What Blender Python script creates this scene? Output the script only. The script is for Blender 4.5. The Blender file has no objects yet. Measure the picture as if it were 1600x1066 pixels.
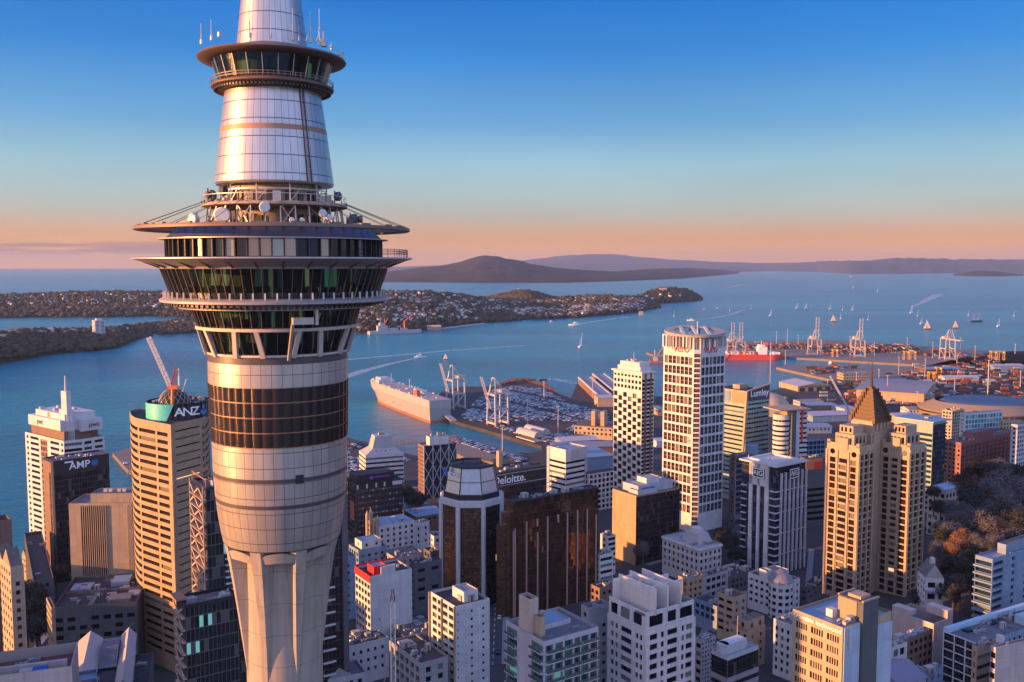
import bpy, math, random
import numpy as np
from mathutils import Vector, Matrix, noise as mnoise
R = math.radians
PI = math.pi
scene = bpy.context.scene
COL = scene.collection
rng = random.Random(7)
# ------------------------------------------------------------------ camera
F = 1450.0                      # focal length in pixels of a 1600 px wide frame
EYE = 200.0
PITCH = math.atan(120.0 / F)
cam_d = bpy.data.cameras.new("camera")
cam_d.sensor_width = 36.0
cam_d.lens = 36.0 * F / 1600.0
cam_d.clip_start = 1.0
cam_d.clip_end = 200000.0
cam = bpy.data.objects.new("camera", cam_d)
COL.objects.link(cam)
cam.location = (0, 0, EYE)
cam.rotation_euler = (PI / 2 - PITCH, 0, 0)
scene.camera = cam
# ------------------------------------------------------------------ light
SUN_ELEV = R(6.5)
SUN_AZ = math.atan2(-0.285, -0.958)          # direction towards the sun, measured from +X
SUN_DIR = Vector((math.cos(SUN_AZ) * math.cos(SUN_ELEV), math.sin(SUN_AZ) * math.cos(SUN_ELEV), math.sin(SUN_ELEV)))
sun_d = bpy.data.lights.new("sun", 'SUN')
sun_d.energy = 5.0
sun_d.angle = R(0.5)
sun_d.color = (1.0, 0.45, 0.15)
sun = bpy.data.objects.new("sun", sun_d)
COL.objects.link(sun)
sun.rotation_euler = (-SUN_DIR).to_track_quat('-Z', 'Y').to_euler()
sun.location = (-400, -200, 500)
def lin(r, g, b):
 def c(v):
  v = v / 255.0
  return v / 12.92 if v <= 0.04045 else ((v + 0.055) / 1.055) ** 2.4
 return (c(r), c(g), c(b), 1.0)
world = bpy.data.worlds.new("World")
scene.world = world
world.use_nodes = True
wt = world.node_tree
wt.nodes.clear()
w_out = wt.nodes.new('ShaderNodeOutputWorld')
w_bg = wt.nodes.new('ShaderNodeBackground')
w_bg.inputs['Strength'].default_value = 0.1
w_sky = wt.nodes.new('ShaderNodeTexSky')
w_sky.sky_type = 'NISHITA'
w_sky.sun_disc = False
w_sky.sun_elevation = SUN_ELEV
w_sky.sun_rotation = PI / 2 - SUN_AZ
w_sky.altitude = 200
w_sky.ozone_density = 4.0
w_tc = wt.nodes.new('ShaderNodeTexCoord')
w_sep = wt.nodes.new('ShaderNodeSeparateXYZ')
wt.links.new(w_tc.outputs['Generated'], w_sep.inputs[0])
w_ramp = wt.nodes.new('ShaderNodeValToRGB')
wt.links.new(w_sep.outputs['Z'], w_ramp.inputs[0])
SKY = [(0.0, (250, 168, 78)), (0.012, (242, 163, 88)), (0.03, (216, 158, 110)), (0.05, (184, 174, 160)),
  (0.071, (168, 184, 182)), (0.105, (146, 184, 200)), (0.146, (100, 158, 202)), (0.211, (46, 128, 202)), (0.274, (6, 106, 194)),
  (0.5, (10, 98, 196)), (1.0, (16, 84, 180))]
el = w_ramp.color_ramp.elements
while len(el) > 1:
 el.remove(el[-1])
el[0].position = SKY[0][0]
el[0].color = lin(*SKY[0][1])
for p, c in SKY[1:]:
 e = el.new(p)
 e.color = lin(*c)
def sky_glow(direction, stops):
 dot = wt.nodes.new('ShaderNodeVectorMath')
 dot.operation = 'DOT_PRODUCT'
 wt.links.new(w_tc.outputs['Generated'], dot.inputs[0])
 dot.inputs[1].default_value = Vector(direction).normalized()
 rp = wt.nodes.new('ShaderNodeValToRGB')
 wt.links.new(dot.outputs['Value'], rp.inputs[0])
 e = rp.color_ramp.elements
 e[0].position, e[0].color = stops[0]
 e[1].position, e[1].color = stops[-1]
 for p, c in stops[1:-1]:
  q = e.new(p)
  q.color = c
 return rp.outputs[0]
def sky_add(a_, b_):
 nd = wt.nodes.new('ShaderNodeMix')
 nd.data_type = 'RGBA'
 nd.blend_type = 'ADD'
 nd.inputs[0].default_value = 1.0
 wt.links.new(a_, nd.inputs[6])
 wt.links.new(b_, nd.inputs[7])
 return nd.outputs[2]
g1 = sky_glow((0.35, -0.80, 0.42), [(0.10, (0, 0, 0, 1)), (0.5, (0.31, 0.36, 0.53, 1)), (1.0, (0.60, 0.63, 0.86, 1))])
g2 = sky_glow((math.cos(SUN_AZ), math.sin(SUN_AZ), 0.10), [(0.45, (0, 0, 0, 1)), (0.8, (0.45, 0.24, 0.12, 1)), (1.0, (1.0, 0.75, 0.45, 1))])
w_map = wt.nodes.new('ShaderNodeMapping')
w_map.inputs['Scale'].default_value = (9.0, 9.0, 150.0)
wt.links.new(w_tc.outputs['Generated'], w_map.inputs[0])
w_nz = wt.nodes.new('ShaderNodeTexNoise')
w_nz.inputs['Scale'].default_value = 1.0
w_nz.inputs['Detail'].default_value = 6.0
wt.links.new(w_map.outputs[0], w_nz.inputs['Vector'])
def w_ramp1(sock, stops):
 rp = wt.nodes.new('ShaderNodeValToRGB')
 e = rp.color_ramp.elements
 e[0].position, e[0].color = stops[0][0], (stops[0][1],) * 3 + (1,)
 e[1].position, e[1].color = stops[-1][0], (stops[-1][1],) * 3 + (1,)
 for p, c in stops[1:-1]:
  q = e.new(p)
  q.color = (c, c, c, 1)
 wt.links.new(sock, rp.inputs[0])
 return rp.outputs[0]
def w_mul(a_, b_):
 nd = wt.nodes.new('ShaderNodeMath')
 nd.operation = 'MULTIPLY'
 wt.links.new(a_, nd.inputs[0])
 wt.links.new(b_, nd.inputs[1])
 return nd.outputs[0]
w_negx = wt.nodes.new('ShaderNodeMath')
w_negx.operation = 'MULTIPLY'
w_negx.inputs[1].default_value = -1.0
wt.links.new(w_sep.outputs['X'], w_negx.inputs[0])
cloud = w_mul(w_mul(w_ramp1(w_nz.outputs[0], [(0.42, 0.0), (0.54, 1.0)]), w_ramp1(w_sep.outputs['Z'], [(0.006, 0.0), (0.013, 1.0), (0.018, 1.0), (0.026, 0.0)])), w_ramp1(w_negx.outputs[0], [(0.22, 0.0), (0.34, 0.8)]))
w_cl = wt.nodes.new('ShaderNodeMix')
w_cl.data_type = 'RGBA'
wt.links.new(cloud, w_cl.inputs[0])
wt.links.new(w_ramp.outputs[0], w_cl.inputs[6])
w_cl.inputs[7].default_value = lin(150, 104, 104)
w_map2 = wt.nodes.new('ShaderNodeMapping')
w_map2.inputs['Scale'].default_value = (3.0, 3.0, 14.0)
wt.links.new(w_tc.outputs['Generated'], w_map2.inputs[0])
w_nz2 = wt.nodes.new('ShaderNodeTexNoise')
w_nz2.inputs['Scale'].default_value = 1.0
w_nz2.inputs['Detail'].default_value = 5.0
wt.links.new(w_map2.outputs[0], w_nz2.inputs['Vector'])
w_un = wt.nodes.new('ShaderNodeMix')
w_un.data_type = 'RGBA'
w_un.blend_type = 'MULTIPLY'
w_un.inputs[0].default_value = 1.0
wt.links.new(w_cl.outputs[2], w_un.inputs[6])
wt.links.new(w_ramp1(w_nz2.outputs[0], [(0.3, 0.93), (0.7, 1.05)]), w_un.inputs[7])
sky_sum = sky_add(sky_add(w_un.outputs[2], g1), g2)
w_gain = wt.nodes.new('ShaderNodeVectorMath')
w_gain.operation = 'SCALE'
w_gain.inputs['Scale'].default_value = 4.7
wt.links.new(sky_sum, w_gain.inputs[0])
w_mix = wt.nodes.new('ShaderNodeMix')
w_mix.data_type = 'RGBA'
w_mix.inputs[0].default_value = 0.92
wt.links.new(w_sky.outputs[0], w_mix.inputs[6])
wt.links.new(w_gain.outputs[0], w_mix.inputs[7])
wt.links.new(w_mix.outputs[2], w_bg.inputs['Color'])
wt.links.new(w_bg.outputs[0], w_out.inputs['Surface'])
scene.view_settings.view_transform = 'Standard'
scene.view_settings.look = 'None'
scene.view_settings.exposure = 1.38
scene.view_settings.gamma = 1.0
scene.cycles.use_denoising = True
scene.cycles.max_bounces = 5
scene.cycles.diffuse_bounces = 2
scene.cycles.glossy_bounces = 3
scene.cycles.transmission_bounces = 3
scene.cycles.transparent_max_bounces = 6
scene.cycles.volume_bounces = 0
scene.cycles.sample_clamp_indirect = 4.0
scene.cycles.caustics_reflective = False
scene.cycles.caustics_refractive = False
# ------------------------------------------------------------------ pixel (1600 x 1066) to world
CAM = Vector((0, 0, EYE))
FWD = Vector((0, math.cos(PITCH), -math.sin(PITCH)))
UPV = Vector((0, math.sin(PITCH), math.cos(PITCH)))
RGT = Vector((1, 0, 0))
Z = Vector((0, 0, 1))
def ray(x, y):
 return FWD + RGT * ((x - 800.0) / F) + UPV * ((533.0 - y) / F)
def at(x, y, Y):
 d = ray(x, y)
 return CAM + d * (Y / d.y)
def gnd(x, y, z=0.0):
 d = ray(x, y)
 return CAM + d * ((z - EYE) / d.z)
def slide(P, d, x):
 cx = (x - 800.0) / F
 q = P - CAM
 return (cx * q.dot(FWD) - q.dot(RGT)) / (d.dot(RGT) - cx * d.dot(FWD))
def smooth(a, b, t):
 t = min(1.0, max(0.0, (t - a) / (b - a)))
 return t * t * (3 - 2 * t)
def lerp_tab(tab, x):
 if x <= tab[0][0]:
  return tab[0][1]
 for (x0, y0), (x1, y1) in zip(tab, tab[1:]):
  if x <= x1:
   return y0 + (y1 - y0) * (x - x0) / (x1 - x0)
 return tab[-1][1]
# ------------------------------------------------------------------ mesh accumulator
class MB:
 def __init__(self):
  self.v, self.f, self.m, self.uv, self.s = [], [], [], [], []
 def face(self, pts, mi=0, uv=None, smooth=False):
  b = len(self.v)
  self.v.extend([tuple(p) for p in pts])
  self.f.append(tuple(range(b, b + len(pts))))
  self.m.append(mi)
  self.s.append(smooth)
  self.uv.append(uv if uv else [(0.0, 0.0)] * len(pts))
 def quad(self, o, u, v, mi=0, uv0=(0, 0), w=None, h=None):
  o, u, v = Vector(o), Vector(u), Vector(v)
  w = u.length if w is None else w
  h = v.length if h is None else h
  self.face([o, o + u, o + u + v, o + v], mi,
     [(uv0[0], uv0[1]), (uv0[0] + w, uv0[1]), (uv0[0] + w, uv0[1] + h), (uv0[0], uv0[1] + h)])
 def box(self, c, ax, ay, az, mi=0, bottom=True):
  c, ax, ay, az = Vector(c), Vector(ax), Vector(ay), Vector(az)
  o = c - (ax + ay + az) / 2
  if ax.cross(ay).dot(az) < 0:
   ax, ay = ay, ax
  self.quad(o + az, ax, ay, mi)
  if bottom:
   self.quad(o + ay, ax, -ay, mi)
  self.quad(o, ax, az, mi)
  self.quad(o + ax, ay, az, mi)
  self.quad(o + ax + ay, -ax, az, mi)
  self.quad(o + ay, -ay, az, mi)
 def abox(self, x0, x1, y0, y1, z0, z1, mi=0):
  self.box(((x0 + x1) / 2, (y0 + y1) / 2, (z0 + z1) / 2), (x1 - x0, 0, 0), (0, y1 - y0, 0), (0, 0, z1 - z0), mi)
 def obox(self, o, u, v, a, b, c, d, z0, z1, mi=0):
  o = Vector((o[0], o[1], 0))
  ce = o + u * ((a + b) / 2) + v * ((c + d) / 2) + Z * ((z0 + z1) / 2)
  self.box(ce, u * (b - a), v * (d - c), Z * (z1 - z0), mi)
 def bar(self, p, q, w, h=None, mi=0, up=Z):
  p, q = Vector(p), Vector(q)
  d = q - p
  if d.length < 1e-6:
   return
  s = d.cross(up)
  if s.length < 1e-6:
   s = d.cross(Vector((1, 0, 0)))
  s.normalize()
  t = s.cross(d).normalized()
  self.box((p + q) / 2, d, s * w, t * (h or w), mi)
 def tube(self, p, q, r0, r1=None, n=8, mi=0, caps=True, sm=True):
  p, q = Vector(p), Vector(q)
  r1 = r0 if r1 is None else r1
  d = (q - p).normalized()
  a = d.cross(Z)
  if a.length < 1e-5:
   a = Vector((1, 0, 0))
  a.normalize()
  b = d.cross(a)
  A = [p + (a * math.cos(2 * PI * i / n) + b * math.sin(2 * PI * i / n)) * r0 for i in range(n)]
  B = [q + (a * math.cos(2 * PI * i / n) + b * math.sin(2 * PI * i / n)) * r1 for i in range(n)]
  for i in range(n):
   j = (i + 1) % n
   self.face([A[j], A[i], B[i], B[j]] if False else [A[i], A[j], B[j], B[i]][::-1], mi,
      [(i / n, 1), ((i + 1) / n, 1), ((i + 1) / n, 0), (i / n, 0)], sm)
  if caps:
   if r1 > 1e-4:
    self.face(B[::-1], mi)
   if r0 > 1e-4:
    self.face(A, mi)
 def lathe(self, c, prof, n=96, mi=0, nu=48.0, vs=1.0, a0=0.0, a1=2 * PI, sm=True):
  cx, cy = c[0], c[1]
  for (r0, z0), (r1, z1) in zip(prof, prof[1:]):
   dv = math.hypot(r1 - r0, z1 - z0)
   for i in range(n):
    t0 = a0 + (a1 - a0) * i / n
    t1 = a0 + (a1 - a0) * (i + 1) / n
    P = [(cx + r1 * math.cos(t0), cy + r1 * math.sin(t0), z1), (cx + r1 * math.cos(t1), cy + r1 * math.sin(t1), z1),
      (cx + r0 * math.cos(t1), cy + r0 * math.sin(t1), z0), (cx + r0 * math.cos(t0), cy + r0 * math.sin(t0), z0)]
    u0, u1 = t0 / (2 * PI) * nu, t1 / (2 * PI) * nu
    U = [(u0, z1 * vs), (u1, z1 * vs), (u1, z0 * vs), (u0, z0 * vs)]
    if r1 < 1e-5:
     P, U = P[1:], U[1:]
    elif r0 < 1e-5:
     P, U = P[:3], U[:3]
    self.face(P, mi, U, sm)
 def ngon(self, poly, z, mi=0, flip=False):
  pts = [(p[0], p[1], z) for p in poly]
  if flip:
   pts = pts[::-1]
  self.face(pts, mi, [(p[0], p[1]) for p in pts])
 def prism(self, poly, z0, z1, mi=0, bottom=False):
  n = len(poly)
  for i in range(n):
   a, b = poly[i], poly[(i + 1) % n]
   d = Vector((b[0] - a[0], b[1] - a[1], 0))
   self.quad((a[0], a[1], z0), d, (0, 0, z1 - z0), mi)
  self.ngon(poly, z1, mi)
  if bottom:
   self.ngon(poly, z0, mi, True)
 def mesh(self, name, mats, org=(0, 0, 0)):
  me = bpy.data.meshes.new(name)
  if not self.v:
   return me
  V = np.array(self.v, dtype=np.float32) - np.array(org, dtype=np.float32)
  tot = np.array([len(f) for f in self.f], dtype=np.int32)
  start = np.concatenate(([0], np.cumsum(tot)[:-1])).astype(np.int32)
  loops = np.arange(int(tot.sum()), dtype=np.int32)
  me.vertices.add(len(V))
  me.vertices.foreach_set('co', V.ravel())
  me.loops.add(len(loops))
  me.loops.foreach_set('vertex_index', loops)
  me.polygons.add(len(tot))
  me.polygons.foreach_set('loop_start', start)
  me.polygons.foreach_set('loop_total', tot)
  me.polygons.foreach_set('material_index', np.array(self.m, dtype=np.int32))
  me.polygons.foreach_set('use_smooth', np.array(self.s, dtype=bool))
  lay = me.uv_layers.new(name='UVMap')
  uv = np.array([c for f in self.uv for c in f], dtype=np.float32)
  lay.data.foreach_set('uv', uv.ravel())
  for m in (mats if isinstance(mats, (list, tuple)) else [mats]):
   me.materials.append(m)
  me.update(calc_edges=True)
  if any(self.s):
   import bmesh
   bm = bmesh.new()
   bm.from_mesh(me)
   sv = [v for v in bm.verts if v.link_faces and v.link_faces[0].smooth]
   bmesh.ops.remove_doubles(bm, verts=sv, dist=1e-4)
   for e in bm.edges:
    if len(e.link_faces) == 2 and e.calc_face_angle(0) > R(40):
     e.smooth = False
   bm.to_mesh(me)
   bm.free()
  return me
 def obj(self, name, mats, parent=None, org=None):
  o_ = Vector(org) if org is not None else (parent.location.copy() if parent is not None else Vector((0, 0, 0)))
  o = bpy.data.objects.new(name, self.mesh(name, mats, o_))
  COL.objects.link(o)
  if parent is not None:
   o.parent = parent
  else:
   o.location = o_
  return o
def tag(o, label=None, cat=None, group=None, kind=None):
 if label: o['label'] = label
 if cat: o['category'] = cat
 if group: o['group'] = group
 if kind: o['kind'] = kind
 return o
def thing(name, label, cat, loc=(0, 0, 0), group=None):
 o = bpy.data.objects.new(name, None)
 COL.objects.link(o)
 o.location = loc
 o.empty_display_size = 1.0
 return tag(o, label, cat, group)
def link_copy(src, name, parent=None, loc=None, rotz=0.0, scale=None):
 o = src.copy()
 COL.objects.link(o)
 o.name = name
 if parent is not None:
  o.parent = parent
 if loc is not None:
  o.location = loc
 o.rotation_euler = (0, 0, rotz)
 if scale is not None:
  o.scale = scale
 return o
def copy_tree(root, loc, rotz=0.0, label=None, group=None, scale=None):
 r = root.copy()
 COL.objects.link(r)
 r.location = loc
 r.rotation_euler = (0, 0, rotz)
 if scale is not None:
  r.scale = scale
 if label: r['label'] = label
 if group: r['group'] = group
 for ch in list(root.children):
  c = ch.copy()
  COL.objects.link(c)
  c.parent = r
  for g in list(ch.children):
   d = g.copy()
   COL.objects.link(d)
   d.parent = c
 return r
def merge_copies(name, tv, tf, mats, xf, tmi=None):
 tv = np.array(tv, dtype=np.float32)
 k, n = len(xf), len(tv)
 X = np.array([t[:7] for t in xf], dtype=np.float32)
 c, s = np.cos(X[:, 6])[:, None], np.sin(X[:, 6])[:, None]
 px = tv[None, :, 0] * X[:, 3:4]
 py = tv[None, :, 1] * X[:, 4:5]
 pz = tv[None, :, 2] * X[:, 5:6]
 V = np.stack([px * c - py * s + X[:, 0:1], px * s + py * c + X[:, 1:2], pz + X[:, 2:3]], axis=2).reshape(-1, 3)
 ft = np.array([len(f) for f in tf], dtype=np.int32)
 fl = np.array([i for f in tf for i in f], dtype=np.int32)
 loops = (fl[None, :] + (np.arange(k, dtype=np.int32) * n)[:, None]).ravel()
 tot = np.tile(ft, k)
 start = np.concatenate(([0], np.cumsum(tot)[:-1])).astype(np.int32)
 me = bpy.data.meshes.new(name)
 me.vertices.add(len(V))
 me.vertices.foreach_set('co', V.ravel())
 me.loops.add(len(loops))
 me.loops.foreach_set('vertex_index', loops)
 me.polygons.add(len(tot))
 me.polygons.foreach_set('loop_start', start)
 me.polygons.foreach_set('loop_total', tot)
 if tmi is not None:
  base = np.array([t[7] for t in xf], dtype=np.int32)
  me.polygons.foreach_set('material_index', (np.array(tmi, dtype=np.int32)[None, :] * 0 + np.where(np.array(tmi)[None, :] < 0, base[:, None], np.array(tmi)[None, :])).ravel().astype(np.int32))
 for m in (mats if isinstance(mats, (list, tuple)) else [mats]):
  me.materials.append(m)
 me.update(calc_edges=True)
 o = bpy.data.objects.new(name, me)
 COL.objects.link(o)
 return o
# ------------------------------------------------------------------ materials
class NT:
 def __init__(self, name):
  self.m = bpy.data.materials.new(name)
  self.m.use_nodes = True
  self.t = self.m.node_tree
  self.b = self.t.nodes['Principled BSDF']
  self.out = self.t.nodes['Material Output']
 def n(self, typ, **kw):
  nd = self.t.nodes.new(typ)
  for k, v in kw.items():
   setattr(nd, k, v)
  return nd
 def l(self, a, b):
  self.t.links.new(a, b)
 def mix(self, fac, a, b, blend='MIX'):
  nd = self.n('ShaderNodeMix', data_type='RGBA', blend_type=blend)
  for s, v in ((nd.inputs[0], fac), (nd.inputs[6], a), (nd.inputs[7], b)):
   if hasattr(v, 'is_output') or isinstance(v, bpy.types.NodeSocket):
    self.l(v, s)
   else:
    s.default_value = v
  return nd.outputs[2]
 def math(self, op, a, b=0.0, c=0.0):
  nd = self.n('ShaderNodeMath', operation=op)
  for s, v in zip(nd.inputs, (a, b, c)):
   if isinstance(v, bpy.types.NodeSocket):
    self.l(v, s)
   else:
    s.default_value = v
  return nd.outputs[0]
 def noise(self, scale, detail=3.0, rough=0.55, vec=None, sc=None):
  nd = self.n('ShaderNodeTexNoise')
  nd.inputs['Scale'].default_value = scale
  nd.inputs['Detail'].default_value = detail
  nd.inputs['Roughness'].default_value = rough
  if vec is None:
   vec = self.n('ShaderNodeTexCoord').outputs['Object']
  if sc:
   mp = self.n('ShaderNodeMapping')
   mp.inputs['Scale'].default_value = sc
   self.l(vec, mp.inputs[0])
   vec = mp.outputs[0]
  self.l(vec, nd.inputs['Vector'])
  return nd.outputs[0]
 def ramp(self, fac, stops):
  nd = self.n('ShaderNodeValToRGB')
  e = nd.color_ramp.elements
  while len(e) > 1:
   e.remove(e[-1])
  e[0].position, e[0].color = stops[0]
  for p, c in stops[1:]:
   q = e.new(p)
   q.color = c
  self.l(fac, nd.inputs[0])
  return nd.outputs[0]
def c4(c, k=1.0):
 return (c[0] * k, c[1] * k, c[2] * k, 1.0)
MATS = {}
def wall_mat(name, col, rough=0.75, var=0.16, scale=0.12, streak=0.25, metal=0.0, spec=0.35):
 if name in MATS:
  return MATS[name]
 t = NT(name)
 n1 = t.noise(scale, 5.0, 0.6)
 base = t.mix(n1, c4(col, 1 - var), c4(col, 1 + var))
 if streak:
  uv = t.n('ShaderNodeUVMap')
  bt = t.n('ShaderNodeTexBrick')
  bt.offset = 0.0
  bt.inputs['Scale'].default_value = 1.0
  bt.inputs['Brick Width'].default_value = 3.6
  bt.inputs['Row Height'].default_value = 3.5
  bt.inputs['Mortar Size'].default_value = 0.035
  bt.inputs['Color1'].default_value = (0.90, 0.90, 0.90, 1)
  bt.inputs['Color2'].default_value = (1.06, 1.06, 1.06, 1)
  bt.inputs['Mortar'].default_value = (0.66, 0.66, 0.66, 1)
  t.l(uv.outputs[0], bt.inputs['Vector'])
  base = t.mix(1.0, base, bt.outputs['Color'], 'MULTIPLY')
  n2 = t.noise(1.0, 3.0, 0.6, sc=(0.9, 0.9, 0.035))
  f = t.ramp(n2, [(0.50, (0, 0, 0, 1)), (0.72, (streak * 1.5, streak * 1.5, streak * 1.5, 1))])
  base = t.mix(f, base, c4(col, 0.5))
 t.l(base, t.b.inputs['Base Color'])
 t.b.inputs['Roughness'].default_value = rough
 t.b.inputs['Metallic'].default_value = metal
 t.b.inputs['Specular IOR Level'].default_value = spec
 MATS[name] = t.m
 return t.m
def plain_mat(name, col, rough=0.5, metal=0.0, emit=0.0, spec=0.5):
 if name in MATS:
  return MATS[name]
 t = NT(name)
 n1 = t.noise(0.8, 3.0)
 t.l(t.mix(n1, c4(col, 0.88), c4(col, 1.12)), t.b.inputs['Base Color'])
 t.b.inputs['Roughness'].default_value = rough
 t.b.inputs['Metallic'].default_value = metal
 t.b.inputs['Specular IOR Level'].default_value = spec
 if emit:
  t.b.inputs['Emission Color'].default_value = c4(col)
  t.b.inputs['Emission Strength'].default_value = emit
 MATS[name] = t.m
 return t.m
def tilt_normal(t, rnd_color, amt):
 geo = t.n('ShaderNodeNewGeometry')
 s = t.n('ShaderNodeVectorMath', operation='SUBTRACT')
 t.l(rnd_color, s.inputs[0])
 s.inputs[1].default_value = (0.5, 0.5, 0.5)
 k = t.n('ShaderNodeVectorMath', operation='SCALE')
 k.inputs['Scale'].default_value = amt
 t.l(s.outputs[0], k.inputs[0])
 a = t.n('ShaderNodeVectorMath', operation='ADD')
 t.l(geo.outputs['Normal'], a.inputs[0])
 t.l(k.outputs[0], a.inputs[1])
 nn = t.n('ShaderNodeVectorMath', operation='NORMALIZE')
 t.l(a.outputs[0], nn.inputs[0])
 return nn.outputs[0]
def glass_mat(name, col=(0.012, 0.016, 0.024), rough=0.12, blind=(0.16, 0.145, 0.13), pblind=0.12, tilt=0.05, metal=0.0, lit=None, plit=0.0, litk=1.0, spec=0.4):
 if name in MATS:
  return MATS[name]
 t = NT(name)
 oi = t.n('ShaderNodeObjectInfo')
 geo = t.n('ShaderNodeNewGeometry')
 wn = t.n('ShaderNodeTexWhiteNoise', noise_dimensions='2D')
 cmb = t.n('ShaderNodeCombineXYZ')
 t.l(oi.outputs['Random'], cmb.inputs[0])
 t.l(geo.outputs['Random Per Island'], cmb.inputs[1])
 t.l(cmb.outputs[0], wn.inputs['Vector'])
 v = wn.outputs['Value']
 fb = t.math('LESS_THAN', v, pblind)
 dk = t.mix(wn.outputs['Color'], c4(col, 0.6), c4(col, 1.5))
 t.l(t.mix(fb, dk, c4(blind)), t.b.inputs['Base Color'])
 t.b.inputs['Roughness'].default_value = rough
 t.b.inputs['Metallic'].default_value = metal
 t.b.inputs['Specular IOR Level'].default_value = spec
 t.l(tilt_normal(t, wn.outputs['Color'], tilt), t.b.inputs['Normal'])
 if lit:
  fl = t.math('GREATER_THAN', v, 1.0 - plit)
  t.b.inputs['Emission Color'].default_value = c4(lit)
  t.l(t.math('MULTIPLY', fl, litk), t.b.inputs['Emission Strength'])
 MATS[name] = t.m
 return t.m
def curtain_mat(name, glass, frame, pw, ph, gap=0.06, rough=0.1, metal=0.0, tilt=0.04, blind=None, pblind=0.0, lit=None, plit=0.0, litk=1.0, frough=0.5, spec=0.6):
 if name in MATS:
  return MATS[name]
 t = NT(name)
 uv = t.n('ShaderNodeUVMap')
 sx = t.n('ShaderNodeSeparateXYZ')
 t.l(uv.outputs[0], sx.inputs[0])
 a = t.math('DIVIDE', sx.outputs[0], pw)
 b = t.math('DIVIDE', sx.outputs[1], ph)
 fa, fb = t.math('FRACT', a), t.math('FRACT', b)
 la = t.math('LESS_THAN', fa, gap / pw)
 lb = t.math('LESS_THAN', fb, gap * 2.2 / ph)
 line = t.math('MAXIMUM', la, lb)
 cmb = t.n('ShaderNodeCombineXYZ')
 t.l(t.math('FLOOR', a), cmb.inputs[0])
 t.l(t.math('FLOOR', b), cmb.inputs[1])
 oi = t.n('ShaderNodeObjectInfo')
 t.l(oi.outputs['Random'], cmb.inputs[2])
 wn = t.n('ShaderNodeTexWhiteNoise', noise_dimensions='3D')
 t.l(cmb.outputs[0], wn.inputs['Vector'])
 base = t.mix(wn.outputs['Value'], c4(glass, 0.6), c4(glass, 1.4))
 if blind:
  base = t.mix(t.math('LESS_THAN', wn.outputs['Value'], pblind), base, c4(blind))
 t.l(t.mix(line, base, c4(frame)), t.b.inputs['Base Color'])
 t.l(t.math('ADD', rough, t.math('MULTIPLY', line, frough - rough)), t.b.inputs['Roughness'])
 t.l(t.math('MULTIPLY', t.math('SUBTRACT', 1.0, line), metal), t.b.inputs['Metallic'])
 t.b.inputs['Specular IOR Level'].default_value = spec
 t.l(tilt_normal(t, wn.outputs['Color'], tilt), t.b.inputs['Normal'])
 if lit:
  cm2 = t.n('ShaderNodeCombineXYZ')
  t.l(t.math('FLOOR', t.math('DIVIDE', a, 3.0)), cm2.inputs[0])
  t.l(t.math('FLOOR', b), cm2.inputs[1])
  t.l(oi.outputs['Random'], cm2.inputs[2])
  wn2 = t.n('ShaderNodeTexWhiteNoise', noise_dimensions='3D')
  t.l(cm2.outputs[0], wn2.inputs['Vector'])
  room = t.math('MULTIPLY', t.math('GREATER_THAN', wn2.outputs['Value'], 1.0 - plit), t.math('GREATER_THAN', wn.outputs['Value'], 0.3))
  fl = t.math('MULTIPLY', room, t.math('SUBTRACT', 1.0, line))
  t.b.inputs['Emission Color'].default_value = c4(lit)
  t.l(t.math('MULTIPLY', fl, litk), t.b.inputs['Emission Strength'])
 MATS[name] = t.m
 return t.m
def panel_mat(name, col, rough=0.35, metal=0.75, seam=(0.08, 0.06, 0.06), gap=0.035, var=0.08, vgap=None):
 if name in MATS:
  return MATS[name]
 t = NT(name)
 uv = t.n('ShaderNodeUVMap')
 sx = t.n('ShaderNodeSeparateXYZ')
 t.l(uv.outputs[0], sx.inputs[0])
 fa = t.math('FRACT', sx.outputs[0])
 fb = t.math('FRACT', sx.outputs[1])
 line = t.math('MAXIMUM', t.math('LESS_THAN', fa, gap), t.math('LESS_THAN', fb, vgap or gap))
 cmb = t.n('ShaderNodeCombineXYZ')
 t.l(t.math('FLOOR', sx.outputs[0]), cmb.inputs[0])
 t.l(t.math('FLOOR', sx.outputs[1]), cmb.inputs[1])
 wn = t.n('ShaderNodeTexWhiteNoise', noise_dimensions='2D')
 t.l(cmb.outputs[0], wn.inputs['Vector'])
 base = t.mix(wn.outputs['Value'], c4(col, 1 - var), c4(col, 1 + var))
 nz = t.noise(1.0, 5.0, 0.65, sc=(0.7, 0.7, 0.12))
 base = t.mix(t.ramp(nz, [(0.42, (0, 0, 0, 1)), (0.75, (0.55, 0.55, 0.55, 1))]), base, c4(col, 0.6))
 t.l(t.mix(line, base, c4(seam)), t.b.inputs['Base Color'])
 t.b.inputs['Roughness'].default_value = rough
 t.l(t.math('MULTIPLY', t.math('SUBTRACT', 1.0, line), metal), t.b.inputs['Metallic'])
 t.l(tilt_normal(t, wn.outputs['Color'], 0.03), t.b.inputs['Normal'])
 MATS[name] = t.m
 return t.m
def brick_mat(name, col, mort, bw=0.5, bh=0.2):
 return wall_mat(name, col)
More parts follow.
